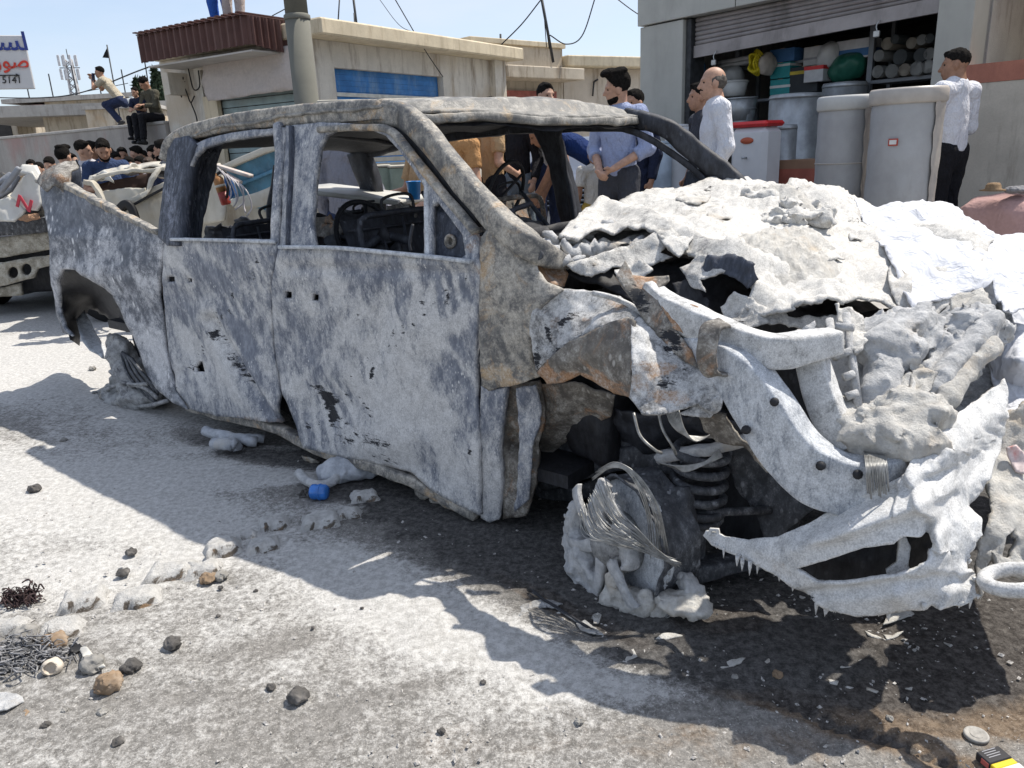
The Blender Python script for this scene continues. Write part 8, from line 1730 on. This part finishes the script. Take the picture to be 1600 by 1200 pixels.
# things under the sill
def bin_bag():
 g_ = gnd(540, 748); pr = [('ell', (0, 0, .05), (.12, .09, .055)), ('ell', (.10, .02, .045), (.07, .06, .05)), ('ell', (-.05, -.02, .03), (.07, .06, .035))]
 o = solid('white_bag', pr, .009, m_ash('grey foam', (.55, .57, .60), (.36, .38, .41), (.5, .48, .44)), None, .03, ((.012, 14), (.005, 36))); o.location = g_; tag(o, 'grey white foam covered bag lying under the door sill', 'bag')
 tb = MB(); tb.tube(crom([gnd(466, 738, .05), gnd(480, 752, .03), gnd(500, 758, .03), gnd(520, 752, .04), gnd(528, 742, .05)], 24), .020, 12); o2 = tb.build('hose_end', M_CRUSTG); tag(o2, 'curled grey hose end left of the foam covered bag', 'hose')
 p = gnd(502, 780); c = empty('blue_bottle', p, R(20), 'clear blue bottle end lying under the door', 'bottle'); mt = m_plain('clear blue plastic', (.03, .16, .50), .12, .25, 14, 0, .6)
 MB().lathe([(.001, -.03), (.026, -.03), (.032, -.022), (.033, .0), (.031, .012), (.033, .022), (.032, .034), (.027, .040), (.001, .034)], 24, (0, 0, .033), ax=(-.9, .5, .0)).build('bottle_body', mt, c)
 MB().lathe([(.034, -.004), (.0355, .0), (.034, .004)], 24, (0, 0, .033), ax=(-.9, .5, .0)).build('bottle_rib', mt, c)
 o = tangle(478, 776, .03, 26, 'dirty scrap left of the blue bottle', 8, m_plain('dirty scrap', (.09, .085, .08), .8, .4, 20), .004, .03)
 g_ = gnd(360, 692); m = MB()
 for (a, b_, r_) in (((322, 674), (400, 690), .026), ((336, 692), (372, 698), .030), ((345, 684), (410, 684), .022)):
  m.tube(crom([gnd(*a, .04), gnd((a[0] + b_[0]) / 2, (a[1] + b_[1]) / 2, .05), gnd(*b_, .035)], 10) + .004 * rng.normal(size=(10, 3)), r_, 12)
 o = m.build('burnt_pipes', m_ash('grey foam', (.55, .57, .60), (.36, .38, .41), (.5, .48, .44))); tag(o, 'powder covered pipe stubs under the rear door', 'pipes')
bin_bag()
# wires and strips in the lit patch by the wheel
def strip(pts, w, label, mat, cat='strip', name='metal_strip'):
 m = MB(); m.tube(crom([gnd(x, y, z) for x, y, z in pts], 24), w, 6); o = m.build(name, mat); tag(o, label, cat)
strip([(828, 918, .02), (846, 934, .015), (872, 950, .012), (900, 968, .01), (925, 984, .012)], .0045, 'charred strip curving through the lit patch left of the wheel', M_SOOT)
strip([(832, 926, .012), (860, 944, .01), (892, 966, .008), (930, 988, .006)], .003, 'thin wire beside the charred strip', M_UNDER, 'wire', 'thin_wire')
shard([(800, 952), (832, 940), (850, 934), (872, 942), (880, 944), (868, 950), (840, 950), (812, 960)], 0, 'grey dusty leaf of sheet metal in the lit patch', 'sheet_scrap', 'scrap', .012, M_CRUSTD, 230)
shard([(900, 974), (914, 968), (936, 984), (944, 992), (926, 990), (908, 984)], 0, 'grey crumbly scrap where the strip ends', 'crumbly_scrap', 'scrap', .015, M_CRUSTD, 231)
shard([(926, 962), (934, 956), (940, 960), (936, 974), (928, 972)], 0, 'small white crumb beside the melted tyre', 'white_crumb', 'crumb', .02, M_CRUST, 232)
# bottle cap disc and the cigarette packet
g_ = gnd(1525, 1151); dk_ = empty('metal_disc', (g_[0], g_[1], .006), 0, 'flat grey metal cap lying on the road at lower right', 'cap')
MB().lathe([(.027, -.005), (.027, .0), (.025, .003), (.022, .0015), (.001, .0015)], 28).build('cap_face', m_plain('dusty cap', (.30, .29, .27), .7, .2, 60, .2), dk_)
MB().lathe([(.012, .0012), (.013, .003), (.014, .0012)], 24).build('cap_ring', m_plain('dusty cap', (.30, .29, .27), .7), dk_)
def packet():
 a, b = gnd(1531, 1186, .022), gnd(1578, 1172, .022); c = empty('cigarette_packet', gnd(1556, 1194), math.atan2((b - a)[1], (b - a)[0]), 'flattened black, yellow and white card packet at the bottom right corner', 'packet')
 W_, D_, H_ = .062, .088, .020
 m_ = m_plain('packet black', (.02, .02, .024), .45); MB().box(-W_ / 2, W_ / 2, -D_ * .12, D_ * .30, 0, H_, .002).build('lid', m_, c)
 MB().box(-W_ / 2 + .001, W_ / 2 - .001, -D_ * .30, -D_ * .123, 0, H_ - .001, .002).build('yellow_band', m_plain('packet yellow', (.62, .46, .02), .45), c)
 MB().box(-W_ / 2, W_ / 2, -D_ * .75, -D_ * .303, 0, H_, .002).build('packet_body', M_LABEL, c)
 MB().box(-W_ / 2 - .001, -W_ / 2 + .012, -D_ * .10, D_ * .12, .004, H_ - .003).build('red_mark', m_plain('packet red', (.5, .12, .10), .5), c)
 for k in range(4): MB().box(-W_ * .3, W_ * (.28 - .07 * (k % 2)), D_ * (.24 - .07 * k), D_ * (.262 - .07 * k), H_ - .001, H_ + .0006).build('print_line', m_plain('packet grey', (.30, .30, .32), .5), c)
packet()
shard([(1412, 690), (1, 1)], 0, 'x') if False else None
sc = patch('red_printed_scrap', [(1576, 700, .30), (1590, 694, .32), (1604, 712, .32), (1604, 740, .28), (1588, 735, .28), (1578, 720, .3)], TW, h=3.5, thick=.004, crumple=[(.01, 12, 'n')], mat=m_plain('red printed plastic', (.60, .50, .48), .5, .3, 30, dirt=(.55, .08, .05), dirt_amt=.9), rag=.8, seed=240); tag(sc, 'white plastic scrap with red print at the right edge', 'scrap')
# ================================================================== PEOPLE
# figure frame: x to the figure's right, y forward, z up; sizes for 1.72 m, scaled to each height
BASE = dict(pel=(0, 0, .95), chest=(0, .01, 1.25), neck=(0, -.005, 1.46), head=(0, .03, 1.60),
   sR=(.18, -.01, 1.40), sL=(-.18, -.01, 1.40), eR=(.225, -.03, 1.12), eL=(-.225, -.03, 1.12), wR=(.235, .05, .88), wL=(-.235, .05, .88),
   hR=(.09, 0, .93), hL=(-.09, 0, .93), kR=(.105, .02, .50), kL=(-.105, .02, .50), aR=(.11, -.02, .09), aL=(-.11, -.02, .09))
def unit(v): v = np.asarray(v, float); return v / (np.linalg.norm(v) + 1e-9)
def person(label, loc, face, h=1.72, pose=None, look=0.0, nod=0.0, skin=0, hair='short', hcol=None, beard=False, moust=False, shirt=None, sleeve='long', trousers=None, build=1.0, vox=.011, legs=True, group=None, belt=None, fist=(), collar=False, lowmesh=False):
 """face: heading in degrees from +x; look: head turned from the body (deg, + = to the figure's left); nod: down"""
 J = {k: np.array(v, float) for k, v in BASE.items()}
 for k, v in (pose or {}).items(): J[k] = np.array(v, float)
 f = np.array([-math.sin(R(look)) * math.cos(R(nod)), math.cos(R(look)) * math.cos(R(nod)), -math.sin(R(nod))])
 sp_ = unit(J['neck'] - J['chest']); upv = unit(J['head'] - J['neck']); upv = unit(upv - f * (upv @ f)); rt = np.cross(f, upv)
 Rm = np.stack([rt, f, upv], 1)                          # columns: right, forward, up
 hc = J['head']; g = build
 def hp(x, y, z): return hc + Rm @ np.array([x, y, z])
 flatax = unit(np.cross(unit(J['sR'] - J['sL']), unit(J['neck'] - J['pel'])))
 tor = {'flat': (flatax, 1.5)}
 mid = (J['pel'] + J['chest']) / 2
 def limb(a, b, ra, rb, **o): return ('cap', J[a], J[b], ra * g, rb * g, o)
 body = [('ell', hp(0, -.012, .03), (.073, .092, .088), Rm), ('ell', hp(0, .022, -.035), (.060, .068, .082), Rm), ('ell', hp(0, .052, -.085), (.034, .030, .028), Rm),
   ('cap', hp(0, .082, .012), hp(0, .108, -.030), .010, .0135), ('cap', hp(-.036, .076, .026), hp(.036, .076, .026), .011, .011),
   ('ell', hp(.076, -.008, -.012), (.012, .022, .034), Rm), ('ell', hp(-.076, -.008, -.012), (.012, .022, .034), Rm),
   ('ell', hp(0, .083, -.062), (.024, .011, .010), Rm),
   ('cap', hp(0, -.02, -.05), J['neck'] + np.array([0, -.01, -.03]), .054 * g, .060 * g)]
 body += [('cap', J['chest'], J['neck'] - (J['neck'] - J['chest']) * .35, .135 * g, .12 * g, tor), ('cap', J['pel'], J['chest'], .125 * g, .135 * g, tor)]
 for s in 'RL':
  body += [limb('s' + s, 'e' + s, .050, .040), limb('e' + s, 'w' + s, .040, .027), limb('h' + s, 'k' + s, .078, .055), limb('k' + s, 'a' + s, .052, .038)]
  # hand: palm, four fingers of unequal length, thumb
  d = unit(J['w' + s] - J['e' + s]); inw = np.array([-1. if s == 'R' else 1., 0, 0]); fwd_ = np.array([0, 1., 0])
  sp1 = unit(fwd_ - d * (fwd_ @ d)) if abs(d[1]) < .8 else unit(np.array([0, 0, 1.]) - d * d[2]); nrm = unit(np.cross(d, sp1)); 
  if nrm @ inw < 0: nrm = -nrm
  w0 = J['w' + s]; pc = w0 + d * .05; cl = 1.0 if s in fist else .42
  body.append(('cap', w0 + d * .005, w0 + d * .085, .028, .036, {'flat': (nrm, 1.9)}))
  for i, ln in enumerate((.066, .076, .070, .052)):
   b0_ = w0 + d * .085 + sp1 * (.030 - .020 * i); b1_ = b0_ + unit(d + nrm * cl * .5) * ln * .55; b2_ = b1_ + unit(d * (1 - .7 * cl) + nrm * cl * 1.3) * ln * .5
   body += [('cap', b0_, b1_, .0095, .0088), ('cap', b1_, b2_, .0088, .0075)]
  t0_ = w0 + d * .025 + sp1 * .028; t1_ = t0_ + unit(d * .7 + sp1 * .6 + nrm * .3) * .042; body += [('cap', t0_, t1_, .0125, .0105), ('cap', t1_, t1_ + unit(d + nrm * .4) * .03, .0105, .008)]
 r = empty('person', loc, R(face) - math.pi / 2, label, 'person', group); sc = h / 1.72; r.scale = (sc, sc, sc)
 cuts = [('ell', hp(.033, .088, .006), (.017, .013, .012), Rm), ('ell', hp(-.033, .088, .006), (.017, .013, .012), Rm)]
 top = [p for p in body]
 o = solid('body', top, vox, SKIN[skin], r, .018, (), cuts)
 # eyes: dark slits in the sockets
 em = MB()
 for s in (-1, 1):
  M_ = Rm; em.lathe([(.001, .007), (.004, .006), (.007, .003), (.008, -.004)], 10, tuple(hp(s * .032, .0745, .006)), ax=tuple(f))
 em.build('eyes', m_plain('dark eye', (.02, .016, .014), .25), r)
 # hair
 if hair:
  hm = hcol or HAIR; v2 = max(.008, vox * .8)
  if hair == 'bald':
   hpz = [('ell', hp(0, -.022, .012), (.0795, .090, .078), Rm, {'planes': [(hp(0, 0, .072), unit(upv + .25 * f)), (hp(0, .022, 0), f), (hp(0, 0, -.065), -upv)]})]
  elif hair == 'tall':
   hpz = [('ell', hp(0, -.015, .045), (.082, .103, .098), Rm, {'planes': [(hp(0, .045, .055), unit(f * .85 - upv * .75)), (hp(0, -.02, -.06), -upv)]}), ('ell', hp(0, .045, .128), (.060, .060, .034), Rm), ('ell', hp(.01, .085, .122), (.045, .035, .026), Rm), ('ell', hp(0, -.03, .125), (.062, .07, .030), Rm)]
  else:
   hpz = [('ell', hp(0, -.018, .050), (.0775, .098, .087), Rm, {'planes': [(hp(0, .050, .050), unit(f * .85 - upv * .7)), (hp(0, -.02, -.055), -upv)]}), ('ell', hp(.012, .050, .102), (.040, .034, .018), Rm)]
  solid('hair', hpz, v2, hm, r, .012, ((.005, 38), (.004, 90)))
 if beard:
  solid('beard', [('ell', hp(0, .030, -.060), (.064, .066, .062), Rm, {'planes': [(hp(0, .0, -.042), unit(upv + f * .35)), (hp(0, -.005, 0), -f)]}), ('ell', hp(0, .062, -.095), (.034, .026, .026), Rm)], max(.008, vox * .8), hcol or HAIR, r, .008, ((.004, 70),), [('ell', hp(0, .10, -.062), (.020, .012, .008), Rm)])
 if moust:
  solid('moustache', [('cap', hp(-.026, .080, -.052), hp(0, .092, -.044), .007, .009), ('cap', hp(.026, .080, -.052), hp(0, .092, -.044), .007, .009)], .006, HAIR, r, .006)
 # clothes follow the body a little outside it
 e = .014
 if shirt:
  P_ = [('cap', J['chest'], J['neck'] - (J['neck'] - J['chest']) * .34, (.135 * g + e), (.112 * g + e), tor), ('cap', J['pel'] - unit(J['chest'] - J['pel']) * .03, J['chest'], .138 * g + e, .135 * g + e, dict(tor, cut0=1))]
  P_ += [('cap', J['neck'] - (J['neck'] - J['chest']) * .30, J['sR'], .066 * g, .058 * g + e), ('cap', J['neck'] - (J['neck'] - J['chest']) * .30, J['sL'], .066 * g, .058 * g + e)]
  for s in 'RL':
   a, b, c = J['s' + s], J['e' + s], J['w' + s]
   if sleeve == 'long': P_ += [('cap', a, b, .054 * g + e, .046 * g + e), ('cap', b, b + (c - b) * .93, .046 * g + e, .034 * g + e * .8, {'cut': 1})]
   elif sleeve == 'rolled': P_ += [('cap', a, b, .054 * g + e, .048 * g + e), ('cap', b, b + (c - b) * .35, .047 * g + e, .044 * g + e, {'cut': 1})]
   else: P_ += [('cap', a, a + (b - a) * .68, .054 * g + e, .054 * g + e, {'cut': 1})]
  if collar: P_ += [('cap', J['neck'] + np.array([0, -.005, -.035]), J['neck'] + np.array([0, .0, .012]), .068 * g, .066 * g, {'cut': 1})]
  solid('shirt', P_, vox, shirt, r, .022, ((.0070, 5), (.0035, 12)))
 if trousers:
  P_ = [('cap', J['pel'] + np.array([0, 0, .01]), J['pel'] - unit(J['chest'] - J['pel']) * .05, .128 * g + e, .130 * g + e, tor)]
  for s in 'RL':
   P_ += [('cap', J['h' + s], J['k' + s], .084 * g + e, .060 * g + e), ('cap', J['k' + s], J['a' + s] + (J['k' + s] - J['a' + s]) * .04, .060 * g + e, .050 * g + e, {'cut': 1})]
  solid('trousers', P_, vox, trousers, r, .03, ((.008, 6), (.004, 15)))
  if belt:
   pass
  sh_ = []
  for s in 'RL':
   a = J['a' + s]; kd = unit(J['k' + s] - a); fd = unit(np.array([0, 1., 0]) - kd * kd[1]) if abs(kd[1]) < .9 else np.array([0, 0, 1.])
   dn = -kd
   sh_.append((('cap', a + dn * .05 - fd * .05, a + dn * .06 + fd * .13, .040, .034), ('cap', a, a + dn * .04, .045, .042)))
  for q in sh_: solid('shoe', list(q), .012, SHOE, r, .015)
 return r
def place(px, py, Y, zg):
 """feet point and body height for a head top at a pixel and distance"""
 t = aty(px, py, Y); return (t[0], t[1], zg), t[2] - zg
BLUES = m_cloth('light blue shirt', (.30, .345, .50)); WHITES = m_cloth('white shirt', (.62, .63, .67)); NAVY = m_cloth('navy cloth', (.018, .024, .05)); DGREY = m_cloth('dark grey cloth', (.055, .058, .07)); BLACKC = m_cloth('black cloth', (.014, .014, .017))
TAN = m_cloth('tan cloth', (.40, .27, .15)); ORANGE = m_cloth('orange cloth', (.42, .23, .10)); JEANS = m_cloth('grey jeans', (.13, .16, .19)); DJEANS = m_cloth('dark jeans', (.025, .035, .075)); RBLUE = m_cloth('royal blue cloth', (.02, .06, .30)); GREYS = m_cloth('grey shirt', (.22, .22, .25)); BEIGE = m_cloth('beige shirt', (.42, .37, .28)); OLIVE = m_cloth('olive knit', (.085, .08, .06)); PLAID = m_cloth('pale plaid', (.36, .31, .29)); YELL = m_cloth('ochre shorts', (.42, .28, .06)); WT = m_cloth('off white tee', (.55, .52, .47)); DBLUE = m_cloth('deep blue cloth', (.012, .03, .11)); TBLUE = m_cloth('slate blue tee', (.035, .055, .115)); BBLUE = m_cloth('bright blue tracksuit', (.03, .10, .40)); LAV = m_cloth('pale shirt', (.45, .44, .46))
CL = dict(eR=(.25, -.02, 1.13), eL=(-.25, -.02, 1.13), wR=(.065, .20, .965), wL=(-.060, .195, .985))     # hands joined before the belt
l, h_ = place(967, 113, 6.3, PAVE); person('bearded young man in light blue shirt with hands clasped, behind the windscreen', l, -128, h_, CL, look=-58, nod=8, skin=1, hair='tall', beard=True, shirt=BLUES, sleeve='rolled', trousers=DGREY, vox=.0095, collar=True, fist='RL')
l, h_ = place(994, 141, 7.1, PAVE); person('dark haired man in navy standing just behind the bearded man', l, -140, h_, skin=0, shirt=NAVY, trousers=NAVY)
l, h_ = place(1120, 104, 6.1, PAVE); person('balding elderly man with moustache in a white long sleeved shirt', l, 176, h_, dict(eR=(.23, -.05, 1.12), eL=(-.23, -.05, 1.12), wR=(.22, .06, .90), wL=(-.22, .06, .90)), look=4, skin=1, hair='bald', hcol=HAIRG, moust=True, shirt=WHITES, trousers=DGREY, vox=.0095, build=1.06, collar=True)
l, h_ = place(1098, 130, 6.8, PAVE); person('man in dark grey tee half hidden behind the elderly man', l, 185, h_, skin=0, shirt=DGREY, sleeve='short', trousers=DGREY)
l, h_ = place(1500, 77, 6.75, PAVE); person('man in white shirt and black trousers facing the shop at right', l, 118, h_, dict(eR=(.25, .0, 1.12), wR=(.16, .24, 1.06), eL=(-.24, .02, 1.12), wL=(-.12, .26, 1.04), kR=(.10, .03, .5), kL=(-.10, .0, .5)), look=38, nod=2, skin=2, shirt=WHITES, trousers=BLACKC, vox=.0095, build=1.17, collar=True)
# seen through the cab
WALK = dict(kR=(.10, .13, .52), aR=(.10, .10, .09), kL=(-.10, -.02, .5), aL=(-.10, -.24, .14), wL=(-.27, .16, .93), wR=(.25, -.08, .90))
l, h_ = place(806, 160, 7.7, PAVE); person('boy in black jacket and grey jeans walking past, seen through the windscreen', l, -120, h_ * 1.0, WALK, skin=1, shirt=BLACKC, trousers=JEANS, build=.92)
l, h_ = place(764, 154, 7.2, PAVE); person('man in tan tee with a bracelet seen through the windscreen', l, 25, h_, dict(wR=(.10, .22, 1.0), wL=(-.22, .12, .95)), nod=10, skin=1, shirt=TAN, sleeve='short', trousers=BLACKC)
l, h_ = place(706, 168, 7.0, .0); person('man in orange tee behind the near windscreen pillar', l, 60, h_, skin=1, shirt=ORANGE, sleeve='short', trousers=DJEANS)
l, h_ = place(850, 131, 8.0, PAVE); person('dark haired man in white tee and navy trousers, head above the roof', l, -60, h_, dict(wR=(.27, .04, .95), eR=(.26, .0, 1.15)), skin=1, shirt=WT, sleeve='short', trousers=DJEANS)
BEND = dict(pel=(0, -.10, .93), chest=(0, .22, 1.13), neck=(0, .42, 1.22), head=(0, .54, 1.25), sR=(.18, .37, 1.20), sL=(-.18, .37, 1.20), eR=(.22, .42, .92), eL=(-.22, .42, .92), wR=(.16, .52, .70), wL=(-.16, .55, .72))
p_ = aty(935, 300, 7.4); person('man in deep blue shirt bending forward beside the small child', (p_[0], p_[1], PAVE), 172, 1.72, BEND, nod=35, skin=2, shirt=DBLUE, sleeve='short', trousers=BLACKC)
l, h_ = place(929, 226, 6.7, PAVE); person('small brown haired child in white tee and ochre shorts', l, 100, h_, nod=10, skin=2, hcol=HAIRB, shirt=WT, sleeve='short', trousers=YELL, build=.95, pose=dict(head=(0, .03, 1.585)))
l, h_ = place(527, 172, 5.9, .0); person('man in grey shirt with his back turned, seen through the front door window', l, 62, h_, dict(eR=(.26, .05, 1.12), wR=(.30, .14, .90)), skin=1, shirt=GREYS, trousers=DJEANS, build=1.02)
l, h_ = place(655, 182, 6.2, .0); pp = person('man holding a sheet of paper behind the front pillar', l, -150, h_, dict(eR=(.25, .05, 1.14), wR=(.16, .27, 1.12), wL=(-.2, .2, 1.0)), skin=1, shirt=TAN, sleeve='short', trousers=DJEANS)
l, h_ = place(350, 231, 7.6, .0); person('person in royal blue leaning over the wrecks, seen through the rear window', (l[0], l[1], 0), 12, 1.66, BEND, nod=30, skin=0, shirt=RBLUE, sleeve='long', trousers=DJEANS)
# crowd left
CR = [(59, 254, 11.5, 'small boy half hidden at the left end of the crowd', 'short', None, RBLUE, 0, 0), (76, 246, 11.2, 'boy in blue at the left of the crowd looking down', 'short', None, RBLUE, 0, 20),
      (95, 230, 9.6, 'man with long dark hair seen from behind in the crowd', 'tall', None, LAV, 175, 0), (129, 220, 10.6, 'man in pale collar seen in profile left of the blue tee', 'short', None, LAV, 90, 5),
      (142, 221, 11.4, 'man in dark clothes hidden behind the profile head', 'short', None, NAVY, 100, 0), (180, 238, 11.0, 'boy with dark hair right behind the blue tee shoulder', 'short', None, DGREY, 40, 15),
      (170, 231, 12.0, 'man at the back just right of the bearded man', 'short', None, NAVY, 30, 10), (201, 246, 9.9, 'kid with black hair in front of the yard wall', 'short', None, NAVY, 20, 10),
      (211, 229, 11.2, 'man behind the kids with dark hair below the seated child', 'short', None, NAVY, -30, 10), (217, 245, 10.2, 'kid in the middle of three children right of the blue tee', 'short', None, GREYS, -10, 10),
      (231, 247, 9.8, 'kid with brown hair rightmost of the three children', 'short', HAIRB, NAVY, 0, 12), (238, 228, 11.0, 'tall dark haired man below the feet of the seated man', 'short', None, BLACKC, -20, 20),
      (112, 240, 11.8, 'youth in pale tee between the long haired man and the profile', 'short', None, WT, 60, 5), (190, 231, 12.4, 'man at the very back above the kid with black hair', 'short', None, GREYS, 20, 5), (246, 238, 10.4, 'boy just left of the bearded profile at the right end', 'short', None, TBLUE, 30, 10), (222, 236, 12.2, 'youth behind the three children under the seated child', 'short', None, BEIGE, 0, 5), (48, 250, 12.2, 'youth in tan at the far left end of the crowd', 'short', None, TAN, 20, 5)]
for (px, py, Y, lab, hr, hc_, shc, lk, nd) in CR:
 l, h_ = place(px, py, Y, 0); person(lab, l, -75 if lk < 150 else 90, h_, skin=(px // 3) % 3, hair=hr, hcol=hc_, shirt=shc, sleeve='short', trousers=DJEANS, look=(lk if lk < 150 else 0) - 10, nod=nd, vox=.015, group='onlookers along the yard wall')
l, h_ = place(158, 217, 9.4, 0); person('bearded man in slate blue tee looking down at his phone', l, -62, h_, dict(eR=(.25, .02, 1.14), eL=(-.25, .02, 1.14), wR=(.07, .26, 1.16), wL=(-.07, .26, 1.15), head=(0, .06, 1.59)), nod=28, skin=0, beard=True, shirt=TBLUE, sleeve='short', trousers=DJEANS, vox=.012, build=1.08, group='onlookers along the yard wall')
l, h_ = place(254, 219, 9.2, 0); person('bearded man in profile at the right end of the crowd', l, 175, h_, skin=0, beard=True, shirt=NAVY, sleeve='short', trousers=DJEANS, vox=.013, group='onlookers along the yard wall')
# on the yard wall
w1 = on_wall(183); SQ = dict(pel=(0, -.20, .56), chest=(0, .0, .85), neck=(0, .11, 1.02), head=(0, .165, 1.155), sR=(.17, .07, .97), sL=(-.17, .07, .97), eR=(.20, .27, .82), eL=(-.20, .27, .82), wR=(.05, .35, 1.03), wL=(-.05, .33, 1.01), hR=(.09, -.19, .54), hL=(-.09, -.19, .54), kR=(.12, .15, .43), kL=(-.12, .11, .46), aR=(.10, -.04, .09), aL=(-.10, -.14, .09))
ht = aty(155, 104, w1[1])[2] - w1[2]
sq = person('man in beige tee crouching on the yard wall filming with a phone', w1, 182, 1.72 * ht / 1.28, SQ, nod=0, skin=0, shirt=BEIGE, sleeve='short', trousers=DJEANS, vox=.012)
ph = MB().box(-.04, .04, -.006, .006, -.075, .075, .005).build('phone', m_plain('phone black', (.02, .025, .06), .3)); q_ = aty(146, 122, w1[1] - .05); ph.location = q_; ph.rotation_euler = (R(6), 0, R(85)); tag(ph, 'phone held up by the crouching man', 'phone')
w2 = on_wall(238); SIT = dict(pel=(0, 0, .10), chest=(0, .06, .42), neck=(0, .12, .61), head=(0, .18, .735), sR=(.17, .09, .55), sL=(-.17, .09, .55), eR=(.21, .18, .30), eL=(-.21, .18, .30), wR=(.07, .36, .30), wL=(-.07, .34, .32), hR=(.09, .02, .09), hL=(-.09, .02, .09), kR=(.11, .44, .11), kL=(-.11, .46, .09), aR=(.10, .47, -.33), aL=(-.10, .50, -.35))
ht = aty(243, 121, w2[1])[2] - w2[2]
person('man in olive knit sitting on the yard wall with legs hanging down', (w2[0] + .12, w2[1] - .02, w2[2]), -118, 1.72 * ht / .86, SIT, look=-30, nod=35, skin=0, shirt=OLIVE, sleeve='long', trousers=BLACKC, vox=.012)
ht = aty(230, 135, w2[1] - .1)[2] - w2[2]
pc_ = on_wall(229); person('child in dark top sitting on the yard wall beside the man in olive', (pc_[0], pc_[1] - .05, pc_[2]), -100, 1.72 * ht / .86, SIT, nod=8, skin=1, shirt=NAVY, sleeve='short', trousers=BLACKC, vox=.012, build=.9)
# two on the canopy roof
rz = zc + .03; pr1 = aty(346, 29, A.wld((cx0 + .55, 0, 0))[1] + .9); 
def on_roof(px, py): 
 r_ = ray(px, py); t_ = (rz - EYE[2]) / r_[2]; return EYE + r_ * t_
for (px, Yd, lab, top_, bot_, fc) in ((347, 12.3, 'person in bright blue tracksuit standing on the canopy roof, cut by top edge', BBLUE, BBLUE, -100), (367, 12.0, 'person in pale plaid standing on the canopy roof, cut by top edge', PLAID, PLAID, 70)):
 p_ = aty(px, 30, Yd); person(lab, (p_[0], p_[1], rz + .0), fc, 1.7, skin=0, shirt=top_, trousers=bot_, vox=.014, group=None)
